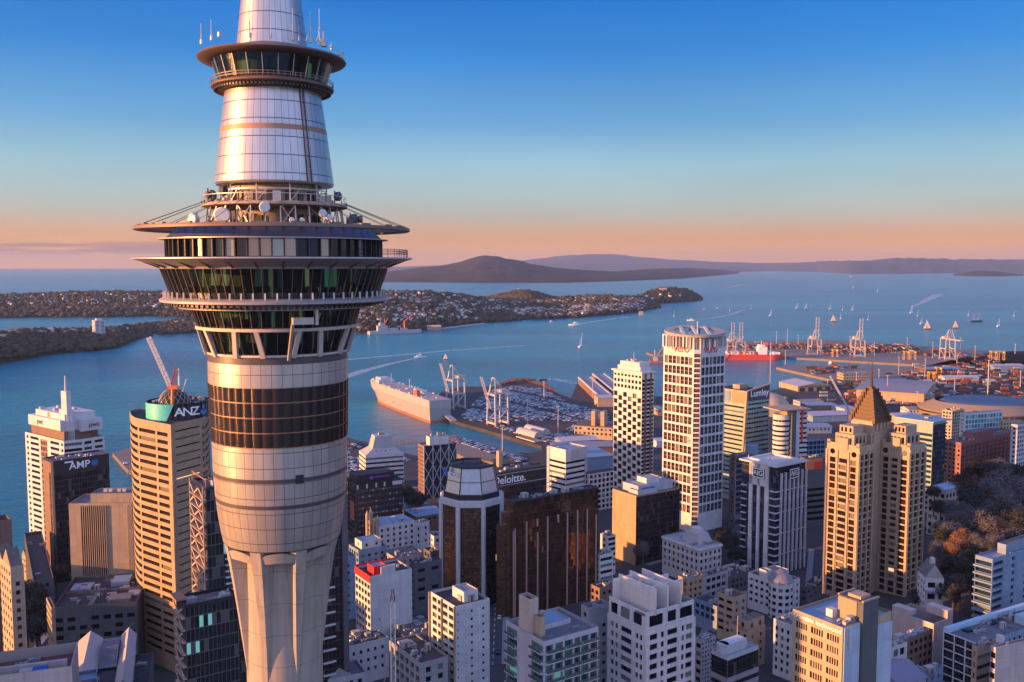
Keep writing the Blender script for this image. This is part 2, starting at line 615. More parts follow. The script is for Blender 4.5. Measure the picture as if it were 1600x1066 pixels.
# ------------------------------------------------------------------ water, sky air and far land
def make_water():
 t = NT("harbour_water")
 tc = t.n('ShaderNodeTexCoord').outputs['Object']
 n1 = t.noise(0.035, 6.0, 0.62, vec=tc, sc=(1.0, 1.6, 1.0))
 n2 = t.noise(0.22, 4.0, 0.6, vec=tc, sc=(1.0, 1.5, 1.0))
 n3 = t.noise(0.0016, 4.0, 0.5, vec=tc, sc=(0.35, 1.9, 1.0))
 h = t.math('ADD', t.math('MULTIPLY', n1, 4.6), t.math('MULTIPLY', n2, 1.0))
 bp = t.n('ShaderNodeBump')
 bp.inputs['Strength'].default_value = 0.85
 bp.inputs['Distance'].default_value = 1.0
 t.l(h, bp.inputs['Height'])
 t.l(bp.outputs[0], t.b.inputs['Normal'])
 base = t.mix(t.ramp(n3, [(0.35, (0, 0, 0, 1)), (0.7, (1, 1, 1, 1))]), (0.001, 0.115, 0.165, 1), (0.006, 0.245, 0.295, 1))
 t.l(base, t.b.inputs['Base Color'])
 t.b.inputs['Roughness'].default_value = 0.22
 t.b.inputs['IOR'].default_value = 1.33
 m = MB()
 m.face([(-60000, -9000, 0), (60000, -9000, 0), (60000, 42000, 0), (-60000, 42000, 0)])
 tag(m.obj("water", t.m), kind='structure')
make_water()
def make_haze():
 t = NT("haze_air")
 t.t.nodes.remove(t.b)
 v = t.n('ShaderNodeVolumePrincipled')
 v.inputs['Color'].default_value = (0.40, 0.54, 0.84, 1)
 v.inputs['Density'].default_value = 2.4e-5
 v.inputs['Anisotropy'].default_value = 0.1
 t.l(v.outputs[0], t.out.inputs['Volume'])
 m = MB()
 m.abox(-65000, 65000, -10000, 45000, -3.0, 640.0)
 tag(m.obj("haze", t.m), kind='stuff')
make_haze()
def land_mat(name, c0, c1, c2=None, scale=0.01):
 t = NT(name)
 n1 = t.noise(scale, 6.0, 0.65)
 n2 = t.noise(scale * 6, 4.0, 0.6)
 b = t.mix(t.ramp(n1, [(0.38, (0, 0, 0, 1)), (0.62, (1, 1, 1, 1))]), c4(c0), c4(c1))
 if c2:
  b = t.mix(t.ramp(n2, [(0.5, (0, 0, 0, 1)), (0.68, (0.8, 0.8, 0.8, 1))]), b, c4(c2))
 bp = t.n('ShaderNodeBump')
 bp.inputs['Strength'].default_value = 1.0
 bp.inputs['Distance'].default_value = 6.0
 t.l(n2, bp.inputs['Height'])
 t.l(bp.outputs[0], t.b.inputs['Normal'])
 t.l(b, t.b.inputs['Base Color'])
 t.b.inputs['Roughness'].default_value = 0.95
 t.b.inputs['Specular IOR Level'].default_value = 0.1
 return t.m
class Ridge:
 def __init__(self, name, shore, crest, kcrest, kback, mat, nx=160, ny=26, rough=0.10, ns=0.004, power=0.9, yshore=None, parent=None):
  self.shore, self.crest = shore, crest
  self.kc = kcrest if callable(kcrest) else (lambda x: kcrest)
  self.kb = kback if callable(kback) else (lambda x: kback)
  self.rough, self.ns, self.power, self.yshore = rough, ns, power, yshore
  self.x0, self.x1 = shore[0][0], shore[-1][0]
  V, Fc = [], []
  for i in range(nx + 1):
   x = self.x0 + (self.x1 - self.x0) * i / nx
   for j in range(ny + 1):
    V.append(self.point(x, j / ny))
  for i in range(nx):
   for j in range(ny):
    a = i * (ny + 1) + j
    Fc.append((a, a + ny + 1, a + ny + 2, a + 1))
  me = bpy.data.meshes.new(name)
  me.from_pydata([tuple(v) for v in V], [], Fc)
  me.polygons.foreach_set('use_smooth', [True] * len(me.polygons))
  me.materials.append(mat)
  self.o = bpy.data.objects.new(name, me)
  COL.objects.link(self.o)
  tag(self.o, kind='structure')
 def point(self, x, t):
  p0 = gnd(x, lerp_tab(self.shore, x), 0.0)
  Y0 = p0.y
  Yc = Y0 * self.kc(x)
  pc = at(x, lerp_tab(self.crest, x), Yc)
  Yb = Yc * self.kb(x)
  if t <= 0.6:
   s = t / 0.6
   Y = Y0 + (Yc - Y0) * s
   h = pc.z * (s ** self.power)
  else:
   s = (t - 0.6) / 0.4
   Y = Yc + (Yb - Yc) * s
   h = pc.z * (1 - s * s)
  X = p0.x * (Y / Y0)
  n = mnoise.fractal(Vector((X * self.ns, Y * self.ns, 1.7)), 0.8, 2.1, 4)
  edge = min(1.0, t * 6, (1 - t) * 6)
  h = h + pc.z * self.rough * n * edge
  if t <= 0.0 or t >= 1.0:
   h = -3.0
  return Vector((X, Y, h))
M_bush = land_mat("far_bush_land", (0.020, 0.026, 0.014), (0.045, 0.045, 0.026), (0.075, 0.055, 0.04), 0.012)
M_lava = land_mat("volcano_bush", (0.020, 0.016, 0.014), (0.060, 0.042, 0.036), (0.03, 0.03, 0.02), 0.0035)
M_dist = land_mat("haze_tinted_hills", (0.06, 0.07, 0.075), (0.09, 0.09, 0.085), None, 0.0008)  # lightened and bluish: part of the far haze is put into the colour
M_grass = land_mat("grassy_cone", (0.07, 0.06, 0.025), (0.11, 0.085, 0.04), (0.03, 0.035, 0.018), 0.02)
Ridge("volcanic_island_hill", [(560, 441), (640, 441.5), (760, 442), (880, 442), (960, 440), (1060, 436), (1130, 430), (1170, 426)],
  [(560, 433), (600, 426), (640, 420), (690, 415.5), (715, 410.5), (735, 404.5), (750, 400.5), (780, 400), (793, 404.5), (808, 406), (830, 413), (865, 418.5), (905, 422), (960, 424.5), (1020, 420), (1080, 419), (1130, 422), (1170, 425)],
  1.32, 1.3, M_lava, 200, 34, 0.06, 0.0035, 0.7)
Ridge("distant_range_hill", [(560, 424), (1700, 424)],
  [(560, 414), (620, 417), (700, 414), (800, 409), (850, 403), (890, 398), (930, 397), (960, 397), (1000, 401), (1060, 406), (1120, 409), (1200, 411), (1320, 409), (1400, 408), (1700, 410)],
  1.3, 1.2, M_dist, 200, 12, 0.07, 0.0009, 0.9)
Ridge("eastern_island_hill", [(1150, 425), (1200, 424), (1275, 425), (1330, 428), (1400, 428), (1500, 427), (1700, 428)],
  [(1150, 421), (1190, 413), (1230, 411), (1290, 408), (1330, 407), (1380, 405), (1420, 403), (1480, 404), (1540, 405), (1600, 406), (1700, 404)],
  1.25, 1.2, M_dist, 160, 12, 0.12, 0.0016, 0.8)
Ridge("low_islet_hill", [(1490, 431), (1520, 432), (1560, 432), (1600, 431)], [(1490, 429), (1510, 425), (1535, 423), (1560, 425), (1600, 429.5)],
  1.05, 1.08, M_bush, 40, 10, 0.05, 0.003, 0.6)
Ridge("reddish_islet_hill", [(1272, 421.8), (1300, 422.3), (1336, 421.8)], [(1272, 420.8), (1300, 418.2), (1336, 420.6)],
  1.03, 1.05, M_grass, 24, 8, 0.05, 0.003, 0.6)
PEN = Ridge("peninsula_land",
  [(-320, 500), (-60, 499), (60, 497), (150, 497), (240, 495), (330, 500), (420, 516), (520, 521), (590, 522), (680, 516), (740, 507), (830, 500.5), (905, 497.5), (960, 492.5), (1000, 487.5), (1030, 481)],
  [(-320, 464), (-60, 464), (0, 463), (60, 462), (120, 459), (200, 458), (300, 459), (420, 459), (540, 459), (600, 458), (650, 458), (700, 461), (735, 466), (750, 469), (800, 470), (850, 470), (880, 468), (920, 464), (960, 464), (1000, 466), (1020, 472), (1030, 478)],
  lambda x: 1.33 if x < 900 else 1.33 - 0.25 * (x - 900) / 130, lambda x: 1.18 if x < 900 else 1.1, M_bush, 220, 30, 0.07, 0.006, 0.75)
NEAR = Ridge("wooded_point_land",
  [(-320, 625), (-150, 598), (0, 569), (45, 561), (95, 553), (150, 549), (188, 544), (212, 531), (240, 523), (310, 521), (420, 521), (470, 521)],
  [(-320, 545), (-150, 531), (0, 524), (50, 520), (110, 519), (170, 517), (220, 512), (260, 508), (320, 503), (420, 505), (470, 518)],
  1.13, 1.10, M_bush, 130, 22, 0.08, 0.012, 0.45)
CONE = Ridge("grassy_volcano_hill", [(742, 472), (780, 478), (830, 480), (870, 477), (892, 472)],
  [(742, 466), (765, 462), (785, 457.5), (800, 454), (812, 452.5), (825, 453), (838, 456), (852, 460), (870, 464), (892, 469)],
  1.09, 1.09, M_grass, 60, 20, 0.05, 0.01, 0.7)
HEAD = Ridge("headland_hill", [(985, 480), (1020, 475), (1060, 473), (1085, 471.5), (1098, 469.5)],
  [(985, 468), (1000, 461), (1018, 454), (1032, 450), (1050, 449), (1068, 451), (1084, 457), (1098, 467)],
  1.10, 1.10, M_bush, 60, 20, 0.05, 0.01, 0.6)
def blob():
 import bmesh
 bm = bmesh.new()
 bmesh.ops.create_icosphere(bm, subdivisions=1, radius=1.0)
 v = []
 for q in bm.verts:
  k = 1 + 0.35 * mnoise.noise(q.co * 1.9)
  v.append((q.co.x * k, q.co.y * k, max(-0.5, q.co.z * k)))
 f = [tuple(w.index for w in p.verts) for p in bm.faces]
 bm.free()
 return v, f
BLOB_V, BLOB_F = blob()
def foliage_mat(name, c, k=0.5, rough=0.9):
 if name in MATS:
  return MATS[name]
 t = NT(name)
 geo = t.n('ShaderNodeNewGeometry')
 nz = t.noise(0.35, 4.0, 0.7)
 f = t.math('ADD', t.math('MULTIPLY', geo.outputs['Random Per Island'], 0.6), t.math('MULTIPLY', nz, 0.5))
 t.l(t.mix(f, c4(c, 1 - k), c4(c, 1 + k)), t.b.inputs['Base Color'])
 t.b.inputs['Roughness'].default_value = rough
 t.b.inputs['Specular IOR Level'].default_value = 0.15
 MATS[name] = t.m
 return t.m
M_trees = foliage_mat("far_tree_cover", (0.055, 0.046, 0.030), 0.6)
def cover(name, rg, n, smin, smax, seed, trange=(0.02, 0.75), xr=None, mask=None):
 r = random.Random(seed)
 xf = []
 for _ in range(n):
  x = r.uniform(*(xr or (rg.x0, rg.x1)))
  t = r.uniform(*trange)
  if mask and not mask(x, t, r):
   continue
  p = rg.point(x, t)
  s = r.uniform(smin, smax) * (0.7 + 0.6 * r.random())
  xf.append((p.x, p.y, p.z + s * 0.3, s * r.uniform(0.8, 1.3), s * r.uniform(0.8, 1.3), s * r.uniform(0.7, 1.1), r.uniform(0, 6.28)))
 o = merge_copies(name, BLOB_V, BLOB_F, M_trees, xf)
 tag(o, kind='stuff')
 return o
cover("far_trees", PEN, 9000, 5, 11, 1, (0.015, 0.72))
cover("point_trees", NEAR, 4200, 4, 8.5, 2, (0.01, 0.80))
cover("cone_trees", CONE, 420, 4, 7, 3, (0.02, 0.6), mask=lambda x, t, r: (x > 822 and t > .15) or t < 0.16 or r.random() < .12)
cover("headland_trees", HEAD, 420, 4, 8, 4, (0.02, 0.65))
def house_template():
 v = [(-.5, -.5, -1), (.5, -.5, -1), (.5, .5, -1), (-.5, .5, -1), (-.5, -.5, .62), (.5, -.5, .62), (.5, .5, .62), (-.5, .5, .62),
   (-.56, -.58, .58), (.56, -.58, .58), (.56, .58, .58), (-.56, .58, .58), (-.56, 0, 1.0), (.56, 0, 1.0)]
 f = [(0, 1, 5, 4), (1, 2, 6, 5), (2, 3, 7, 6), (3, 0, 4, 7), (8, 9, 13, 12), (10, 11, 12, 13), (9, 10, 13), (11, 8, 12)]
 return v, f, [0, 0, 0, 0, 1, 1, 0, 0]
HV, HF, HM = house_template()
M_hw = [wall_mat("house_wall_white", (0.68, 0.62, 0.54), streak=0), wall_mat("house_wall_cream", (0.46, 0.37, 0.28), streak=0), wall_mat("house_wall_grey", (0.26, 0.25, 0.25), streak=0)]
M_hr = [plain_mat("house_roof_pale", (0.30, 0.27, 0.26), 0.6), plain_mat("house_roof_terracotta", (0.22, 0.085, 0.06), 0.7), plain_mat("house_roof_slate", (0.09, 0.085, 0.09), 0.6)]
HOUSE_KIND = [(0, 0, "white house with pale roof among trees on the far shore"), (0, 1, "white house with terracotta roof among trees on the far shore"),
    (1, 2, "cream house with dark roof among trees on the far shore"), (2, 0, "grey house with pale roof among trees on the far shore")]
house_mesh = []
for wi, ri, lab in HOUSE_KIND:
 me = bpy.data.meshes.new("house")
 me.from_pydata(HV, [], HF)
 me.materials.append(M_hw[wi])
 me.materials.append(M_hr[ri])
 me.polygons.foreach_set('material_index', HM)
 house_mesh.append(me)
def houses():
 r = random.Random(11)
 spots = []
 def put(rg, n, xr, tr, w=1.0):
  for _ in range(n):
   x, t = r.uniform(*xr), r.uniform(*tr)
   p = rg.point(x, t)
   if mnoise.noise(Vector((p.x * .0045, p.y * .0045, 9.1))) < r.uniform(-.35, .25):
    continue
   spots.append((p, rg))
 put(PEN, 1500, (545, 1010), (0.10, 0.58))
 put(PEN, 420, (800, 1010), (0.04, 0.3))
 put(PEN, 300, (-40, 300), (0.16, 0.60))
 put(PEN, 60, (200, 420), (0.2, 0.58))
 put(NEAR, 46, (0, 330), (0.42, 0.70))
 put(HEAD, 26, (995, 1080), (0.12, 0.3))
 put(CONE, 40, (750, 890), (0.02, 0.14))
 spots.sort(key=lambda q: q[0].y)
 stuff = []
 for i, (p, rg) in enumerate(spots):
  k = r.choices([0, 1, 2, 3], [5, 2.2, 1.2, 1.4])[0]
  a = r.choice([0.2, 0.2 + PI / 2]) + r.uniform(-.4, .4)
  sx, sy, sz = r.uniform(9, 15), r.uniform(7, 10), r.uniform(4.5, 7.0)
  if i < 295:
   o = bpy.data.objects.new("house", house_mesh[k])
   COL.objects.link(o)
   o.location = (p.x, p.y, p.z + 3.0)
   o.rotation_euler = (0, 0, a)
   o.scale = (sx, sy, sz)
   tag(o, HOUSE_KIND[k][2], "house", "houses on the peninsula across the harbour")
  else:
   stuff.append((p.x, p.y, p.z + 3.0, sx, sy, sz, a, k))
 o = merge_copies("far_houses", HV, HF, M_hw[:2] + M_hr, [s[:7] + (s[7],) for s in stuff])
 mi = []
 for s in stuff:
  wi, ri, _ = HOUSE_KIND[s[7]]
  mi += [wi % 2 if h == 0 else 2 + ri for h in HM]
 o.data.polygons.foreach_set('material_index', np.array(mi, dtype=np.int32))
 tag(o, kind='stuff')
houses()
# ------------------------------------------------------------------ the observation tower
TY = 130.0
TC = at(432.5, 413, TY)
TC = Vector((TC.x, TC.y, 0))
PXM = 0.0869                    # metres of radius per picture pixel at the tower
def tz(y):
 return at(432, y, TY).z
def P_(lst):
 return [(r * PXM, tz(y)) for r, y in lst]
M_clad = panel_mat("pale_metal_cladding", (0.54, 0.48, 0.45), 0.30, 0.72, gap=0.05)
M_cladl = panel_mat("lower_metal_cladding", (0.47, 0.40, 0.355), 0.38, 0.5, gap=0.045)
M_copper = plain_mat("copper_band", (0.36, 0.19, 0.11), 0.5, 0.3)
M_soff = wall_mat("brown_soffit", (0.20, 0.13, 0.10), 0.55, streak=0, metal=0.3)
M_steel = plain_mat("tower_steel", (0.50, 0.43, 0.38), 0.45, 0.5)
M_darkst = plain_mat("dark_steel", (0.06, 0.05, 0.05), 0.5, 0.4)
M_rimm = wall_mat("rim_metal", (0.50, 0.45, 0.44), 0.45, streak=0, metal=0.5)
def concrete_mat():
 t = NT("tower_concrete")
 col = (0.35, 0.285, 0.235)
 tc = t.n('ShaderNodeTexCoord').outputs['Object']
 sx = t.n('ShaderNodeSeparateXYZ')
 t.l(tc, sx.inputs[0])
 n1 = t.noise(0.35, 5.0, 0.65, vec=tc)
 n2 = t.noise(1.0, 4.0, 0.6, vec=tc, sc=(1.6, 1.6, 0.06))
 zz = t.math('FRACT', t.math('ADD', t.math('DIVIDE', sx.outputs[2], 4.6), t.math('MULTIPLY', n1, 0.05)))
 joint = t.math('LESS_THAN', zz, 0.022)
 b = t.mix(n1, c4(col, 0.72), c4(col, 1.25))
 b = t.mix(t.ramp(n2, [(0.48, (0, 0, 0, 1)), (0.72, (0.6, 0.6, 0.6, 1))]), b, c4(col, 0.5))
 b = t.mix(t.math('MULTIPLY', joint, 0.6), b, c4(col, 0.35))
 t.l(b, t.b.inputs['Base Color'])
 t.b.inputs['Roughness'].default_value = 0.85
 t.b.inputs['Specular IOR Level'].default_value = 0.3
 return t.m
M_conc = concrete_mat()
M_core = wall_mat("core_concrete", (0.42, 0.30, 0.22), 0.8, 0.2, 0.5, 0.3)
M_roofm = panel_mat("deck_roof_metal", (0.33, 0.33, 0.38), 0.30, 0.8, gap=0.02)
M_dish = plain_mat("dish_white", (0.66, 0.60, 0.54), 0.5)
M_dishd = plain_mat("dish_grey", (0.10, 0.09, 0.10), 0.5)
def tower_glass(name, tint, mixf):
 t = NT(name)
 t.t.nodes.remove(t.b)
 tr = t.n('ShaderNodeBsdfTransparent')
 tr.inputs[0].default_value = c4(tint)
 gl = t.n('ShaderNodeBsdfGlossy')
 gl.inputs['Roughness'].default_value = 0.06
 gl.inputs['Color'].default_value = (0.75, 0.8, 0.85, 1)
 uv = t.n('ShaderNodeUVMap')
 fl = t.n('ShaderNodeVectorMath', operation='FLOOR')
 t.l(uv.outputs[0], fl.inputs[0])
 wn = t.n('ShaderNodeTexWhiteNoise', noise_dimensions='3D')
 t.l(fl.outputs[0], wn.inputs['Vector'])
 t.l(tilt_normal(t, wn.outputs['Color'], 0.03), gl.inputs['Normal'])
 lw = t.n('ShaderNodeLayerWeight')
 lw.inputs['Blend'].default_value = 0.28
 mx = t.n('ShaderNodeMixShader')
 t.l(t.math('ADD', t.math('MULTIPLY', lw.outputs['Fresnel'], 0.7), mixf), mx.inputs[0])
 t.l(tr.outputs[0], mx.inputs[1])
 t.l(gl.outputs[0], mx.inputs[2])
 t.l(mx.outputs[0], t.out.inputs['Surface'])
 return t.m
M_tg = tower_glass("deck_glass", (0.34, 0.44, 0.40), 0.07)
def interior_mat():
 t = NT("deck_interior")
 uv = t.n('ShaderNodeUVMap')
 sx = t.n('ShaderNodeSeparateXYZ')
 t.l(uv.outputs[0], sx.inputs[0])
 cmb = t.n('ShaderNodeCombineXYZ')
 t.l(t.math('FLOOR', sx.outputs[0]), cmb.inputs[0])
 t.l(t.math('FLOOR', t.math('MULTIPLY', sx.outputs[1], 0.55)), cmb.inputs[1])
 wn = t.n('ShaderNodeTexWhiteNoise', noise_dimensions='2D')
 t.l(cmb.outputs[0], wn.inputs['Vector'])
 v = wn.outputs['Value']
 t.l(t.ramp(v, [(0.0, (0.01, 0.012, 0.012, 1)), (0.5, (0.03, 0.035, 0.03, 1)), (0.8, (0.10, 0.12, 0.09, 1)), (1.0, (0.25, 0.26, 0.18, 1))]), t.b.inputs['Base Color'])
 col = t.ramp(wn.outputs['Color'], [(0.0, (0.04, 0.40, 0.27, 1)), (0.45, (0.30, 0.42, 0.14, 1)), (0.7, (0.06, 0.36, 0.30, 1)), (1.0, (0.55, 0.55, 0.25, 1))])
 t.l(col, t.b.inputs['Emission Color'])
 t.l(t.ramp(v, [(0.76, (0, 0, 0, 1)), (0.80, (0.03, 0.03, 0.03, 1)), (0.98, (0.17, 0.17, 0.17, 1))]), t.b.inputs['Emission Strength'])
 return t.m
M_int = interior_mat()
M_intf = plain_mat("deck_floor_dark", (0.045, 0.04, 0.045), 0.6)
M_ceil = plain_mat("deck_ceiling", (0.08, 0.09, 0.08), 0.6)
def build_tower():
 T = thing("observation_tower", "tall concrete and metal observation tower with ringed glass decks and conical spire", "tower", (TC.x, TC.y, 20.0))
 def part(name, mats, fn, parent=T):
  m = MB()
  fn(m)
  return m.obj(name, mats, parent, T.location)
 def lz(name, mat, prof, nu=48, vs=1.0, n=128, parent=T):
  m = MB()
  m.lathe(TC, P_(prof), n, 0, nu, vs)
  o = m.obj(name, mat, parent, T.location)
  return o
 lz("spire_cladding", M_clad, [(38, -150), (45.7, 0), (54.9, 78)], 36, 0.42)
 part("spire_mast", M_steel, lambda m: (m.lathe(TC, [(0.25, 330), (0.9, 290), (1.2, tz(-250)), (2.4, tz(-250)), (3.0, tz(-149))], 32)))
 lz("upper_deck_roof", M_soff, [(54.9, 77), (70, 83), (112, 93), (114.5, 96), (112, 98.5), (90, 101), (60, 101)], 64)
 m = MB()
 m.lathe(TC, P_([(91, 101), (82, 132)]), 64, 0, 24, 0.6)
 g = m.obj("upper_deck_glass", M_tg, T, T.location)
 m = MB()
 for i in range(24):
  a = 2 * PI * (i + 0.3) / 24
  d = Vector((math.cos(a), math.sin(a), 0))
  m.bar(TC + d * (91.6 * PXM) + Z * tz(101), TC + d * (82.6 * PXM) + Z * tz(132), 0.10, 0.2, up=d)
 m.obj("mullion", M_steel, g, T.location)
 lz("upper_deck_interior", M_int, [(62, 101), (58, 133)], 26, 0.35)
 lz("upper_deck_floor", M_intf, [(56, 131.5), (81.5, 131.7)], 20)
 def ring(m):
  m.lathe(TC, P_([(80, 132.5), (93, 137), (94.5, 139.5), (94, 141), (78, 147), (70, 147)]), 128, 0, 60)
  for i in range(72):
   a = 2 * PI * i / 72
   d = Vector((math.cos(a), math.sin(a), 0))
   b = TC + d * (93.5 * PXM) + Z * tz(137.3)
   m.bar(b, b + Z * 0.75, 0.06)
  for r_, zz in ((93.5, 0.75), (93.5, 0.4)):
   m.lathe(TC, [(r_ * PXM + .04, tz(137.3) + zz + .05), (r_ * PXM + .04, tz(137.3) + zz - .04)], 128)
 part("upper_walkway", M_soff, ring)
 def grille(m):
  for i in range(90):
   a = 2 * PI * i / 90
   d = Vector((math.cos(a), math.sin(a), 0))
   s = Vector((-d.y, d.x, 0))
   p = TC + d * (87.0 * PXM) + Z * (tz(145.4))
   m.box(p, d * 0.5, s * 0.28, Z * 0.25)
 part("soffit_grille", M_darkst, grille)
 lz("upper_cone_cladding", M_clad, [(74, 147.5), (81.8, 204)], 48, 0.42)
 lz("upper_cone_band", M_copper, [(81.9, 204), (83.0, 212)], 48, 0.5)
 o = lz("lower_cone_cladding", M_clad, [(83.0, 212), (92.3, 288.5), (90, 291.5), (72, 291.5)], 48, 0.42)
 def ladder(m):
  a = R(-14 - 28)
  for da in (-0.04, 0.04):
   d0 = Vector((math.cos(a + da), math.sin(a + da), 0))
   m.bar(TC + d0 * (75.5 * PXM) + Z * tz(148), TC + d0 * (94 * PXM) + Z * tz(290), 0.09, 0.16, up=d0)
  for k in range(46):
   f = k / 45
   rr, zz = (75.5 + 18.5 * f) * PXM, tz(148 + 142 * f)
   p = [TC + Vector((math.cos(a + da), math.sin(a + da), 0)) * rr + Z * zz for da in (-.04, .04)]
   m.bar(p[0], p[1], 0.06)
 part("ladder", M_mul, ladder)
 lz("neck_wall", M_core, [(68, 291), (68, 357)], 40)
 def neckdoors(m):
  r = random.Random(3)
  for i in range(26):
   a = 2 * PI * i / 26 + r.uniform(-.05, .05)
   d = Vector((math.cos(a), math.sin(a), 0))
   s = Vector((-d.y, d.x, 0))
   for z0, z1 in ((tz(318), tz(297)), (tz(351), tz(329))):
    if r.random() < 0.65:
     h = (z1 - z0) * r.uniform(0.5, 0.9)
     m2 = MB()
     m2.box(TC + d * (68.4 * PXM) + Z * (z0 + h / 2), d * 0.35, s * r.uniform(0.5, 1.2), Z * h)
     m2.obj("service_door", M_darkst, T, T.location)
 neckdoors(None)
 def cabinets(m):
  r = random.Random(9)
  for i in range(30):
   a = r.uniform(0, 2 * PI)
   d = Vector((math.cos(a), math.sin(a), 0))
   s = Vector((-d.y, d.x, 0))
   lev = r.choice([320.5, 353.5, 353.5])
   rr = r.uniform(76, 90 if lev < 330 else 120) * PXM
   h = r.uniform(0.5, 1.5)
   m = MB()
   m.box(TC + d * rr + Z * (tz(lev) + h / 2), d * r.uniform(.5, 1.0), s * r.uniform(.6, 1.8), Z * h)
   m.obj("equipment_cabinet", M_steel, T, T.location)
 cabinets(None)
 def plat(m):
  m.lathe(TC, P_([(68, 319), (110, 320), (113, 321.5), (113, 325), (100, 328), (68, 329)]), 128, 0, 60)
 part("aerial_platform", M_core, plat)
 def frames(m):
  r = random.Random(5)
  n = 30
  for i in range(n):
   a = 2 * PI * i / n
   d = Vector((math.cos(a), math.sin(a), 0))
   d2 = Vector((math.cos(a + 2 * PI / n), math.sin(a + 2 * PI / n), 0))
   p0, p1 = TC + d * (108 * PXM) + Z * tz(357), TC + d * (104 * PXM) + Z * tz(326)
   q0, q1 = TC + d2 * (108 * PXM) + Z * tz(357), TC + d2 * (104 * PXM) + Z * tz(326)
   m.bar(p0, p1, 0.14)
   if i % 3 == 0:
    m.bar(p0, q1, 0.09)
    m.bar(q0, p1, 0.09)
   p = TC + d * (111 * PXM) + Z * tz(320)
   if i % 2 == 0:
    m.bar(p, p + Z * 1.0, 0.06)
   if i % 3 == 1:
    b = TC + d * (80 * PXM)
    m.bar(b + Z * tz(319), b + Z * tz(292), 0.16)
    m.bar(b + Z * tz(319), TC + d2 * (80 * PXM) + Z * tz(300), 0.08)
  m.lathe(TC, [(111 * PXM, tz(320) + 1.0), (111 * PXM, tz(320) + .92)], 96)
  m.lathe(TC, [(80 * PXM, tz(300) + .08), (80 * PXM, tz(300) - .08)], 96)
 part("aerial_frames", M_steel, frames)
 def skywalk(m):
  m.lathe(TC, P_([(196, 355.5), (212, 356.5), (213, 358), (213, 361.5), (210, 362.5), (196, 362), (196, 355.5)]), 160, 0, 80)
  for i in range(40):
   a = 2 * PI * i / 40
   d = Vector((math.cos(a), math.sin(a), 0))
   m.bar(TC + d * (148 * PXM) + Z * tz(359), TC + d * (198 * PXM) + Z * tz(358.5), 0.2, 0.3)
  for i in range(24):
   a = 2 * PI * (i + .5) / 24
   d = Vector((math.cos(a), math.sin(a), 0))
   p = TC + d * (204 * PXM) + Z * tz(356)
   s = Vector((-d.y, d.x, 0))
   m.box(p, d * .5, s * 1.6, Z * 0.35)
 part("skywalk_ring", M_soff, skywalk)
 def stays(m):
  for i in range(24):
   a = 2 * PI * (i + 0.25) / 24
   d = Vector((math.cos(a), math.sin(a), 0))
   m.tube(TC + d * (110 * PXM) + Z * tz(318), TC + d * (209 * PXM) + Z * tz(356), 0.035, n=4, caps=False)
   m.bar(TC + d * (112 * PXM) + Z * tz(321), TC + d * (112 * PXM) + Z * tz(316), 0.1)
 part("stay_cables", M_darkst, stays)
 lz("deck_roof", M_roofm, [(68, 353), (120, 354.5), (150, 358), (168, 374.5), (168, 376)], 30, 0.0)
 def eave(m):
  m.lathe(TC, P_([(160, 374.5), (178, 374.8), (178, 376), (160, 376.5)]), 160)
 part("deck_eave", M_rimm, eave)
 n = 60
 pane = MB()
 for i in range(n):
  a0, a1 = 2 * PI * (i + .06) / n, 2 * PI * (i + .94) / n
  r0 = 164 * PXM
  A, B = [TC + Vector((math.cos(a), math.sin(a), 0)) * r0 for a in (a0, a1)]
  pane = MB()
  pane.face([A + Z * tz(401.5), B + Z * tz(401.5), B + Z * tz(377), A + Z * tz(377)], 0, [(0, 0), (1, 0), (1, 1), (0, 1)])
  pane.obj("window", M_pane, T, T.location)
 def fins(m):
  for i in range(n):
   a = 2 * PI * i / n
   d = Vector((math.cos(a), math.sin(a), 0))
   s = Vector((-d.y, d.x, 0))
   m = MB()
   m.box(TC + d * (165.5 * PXM) + Z * ((tz(377) + tz(402)) / 2), d * 0.55, s * 0.16, Z * (tz(376.5) - tz(402.5)))
   m.obj("window_fin", M_darkst, T, T.location)
 fins(None)
 lz("deck_core", M_intf, [(140, 376), (140, 403)], 40)
 lz("deck_disc", M_rimm, [(100, 402.2), (214, 402.8), (217, 403.8), (217, 405), (178, 416.5), (177, 418), (176, 419.5), (150, 419.5)], 60)
 def brk(m):
  for i in range(32):
   a = 2 * PI * (i + .5) / 32
   d = Vector((math.cos(a), math.sin(a), 0))
   s = Vector((-d.y, d.x, 0)) * 0.12
   A = TC + d * (210 * PXM) + Z * (tz(406.5))
   B = TC + d * (178 * PXM) + Z * tz(415.5)
   Cc = TC + d * (178 * PXM) + Z * tz(419)
   m = MB()
   for q in (1, -1):
    pts = [A + s * q, B + s * q, Cc + s * q]
    m.face(pts if q < 0 else pts[::-1])
   m.quad(A - s, s * 2, Cc - A)
   m.obj("deck_bracket", M_soff, T, T.location)
 brk(None)
 def rail(m):
  for i in range(12):
   a = R(-30 + 5.5 * i)
   d = Vector((math.cos(a), math.sin(a), 0))
   b = TC + d * (209 * PXM)
   m.bar(b + Z * tz(403), b + Z * tz(391), 0.07)
  for y in (391, 397, 394):
   m.lathe(TC, [(209 * PXM, tz(y) + .05), (209 * PXM, tz(y) - .03)], 24, 0, 48, 1, R(-30), R(-30 + 60.5))
  for a in (R(-30), R(-30 + 60.5)):
   d = Vector((math.cos(a), math.sin(a), 0))
   for y in (391, 397):
    m.bar(TC + d * (209 * PXM) + Z * tz(y), TC + d * (172 * PXM) + Z * tz(y), 0.06)
 part("jump_platform_railing", M_darkst, rail)
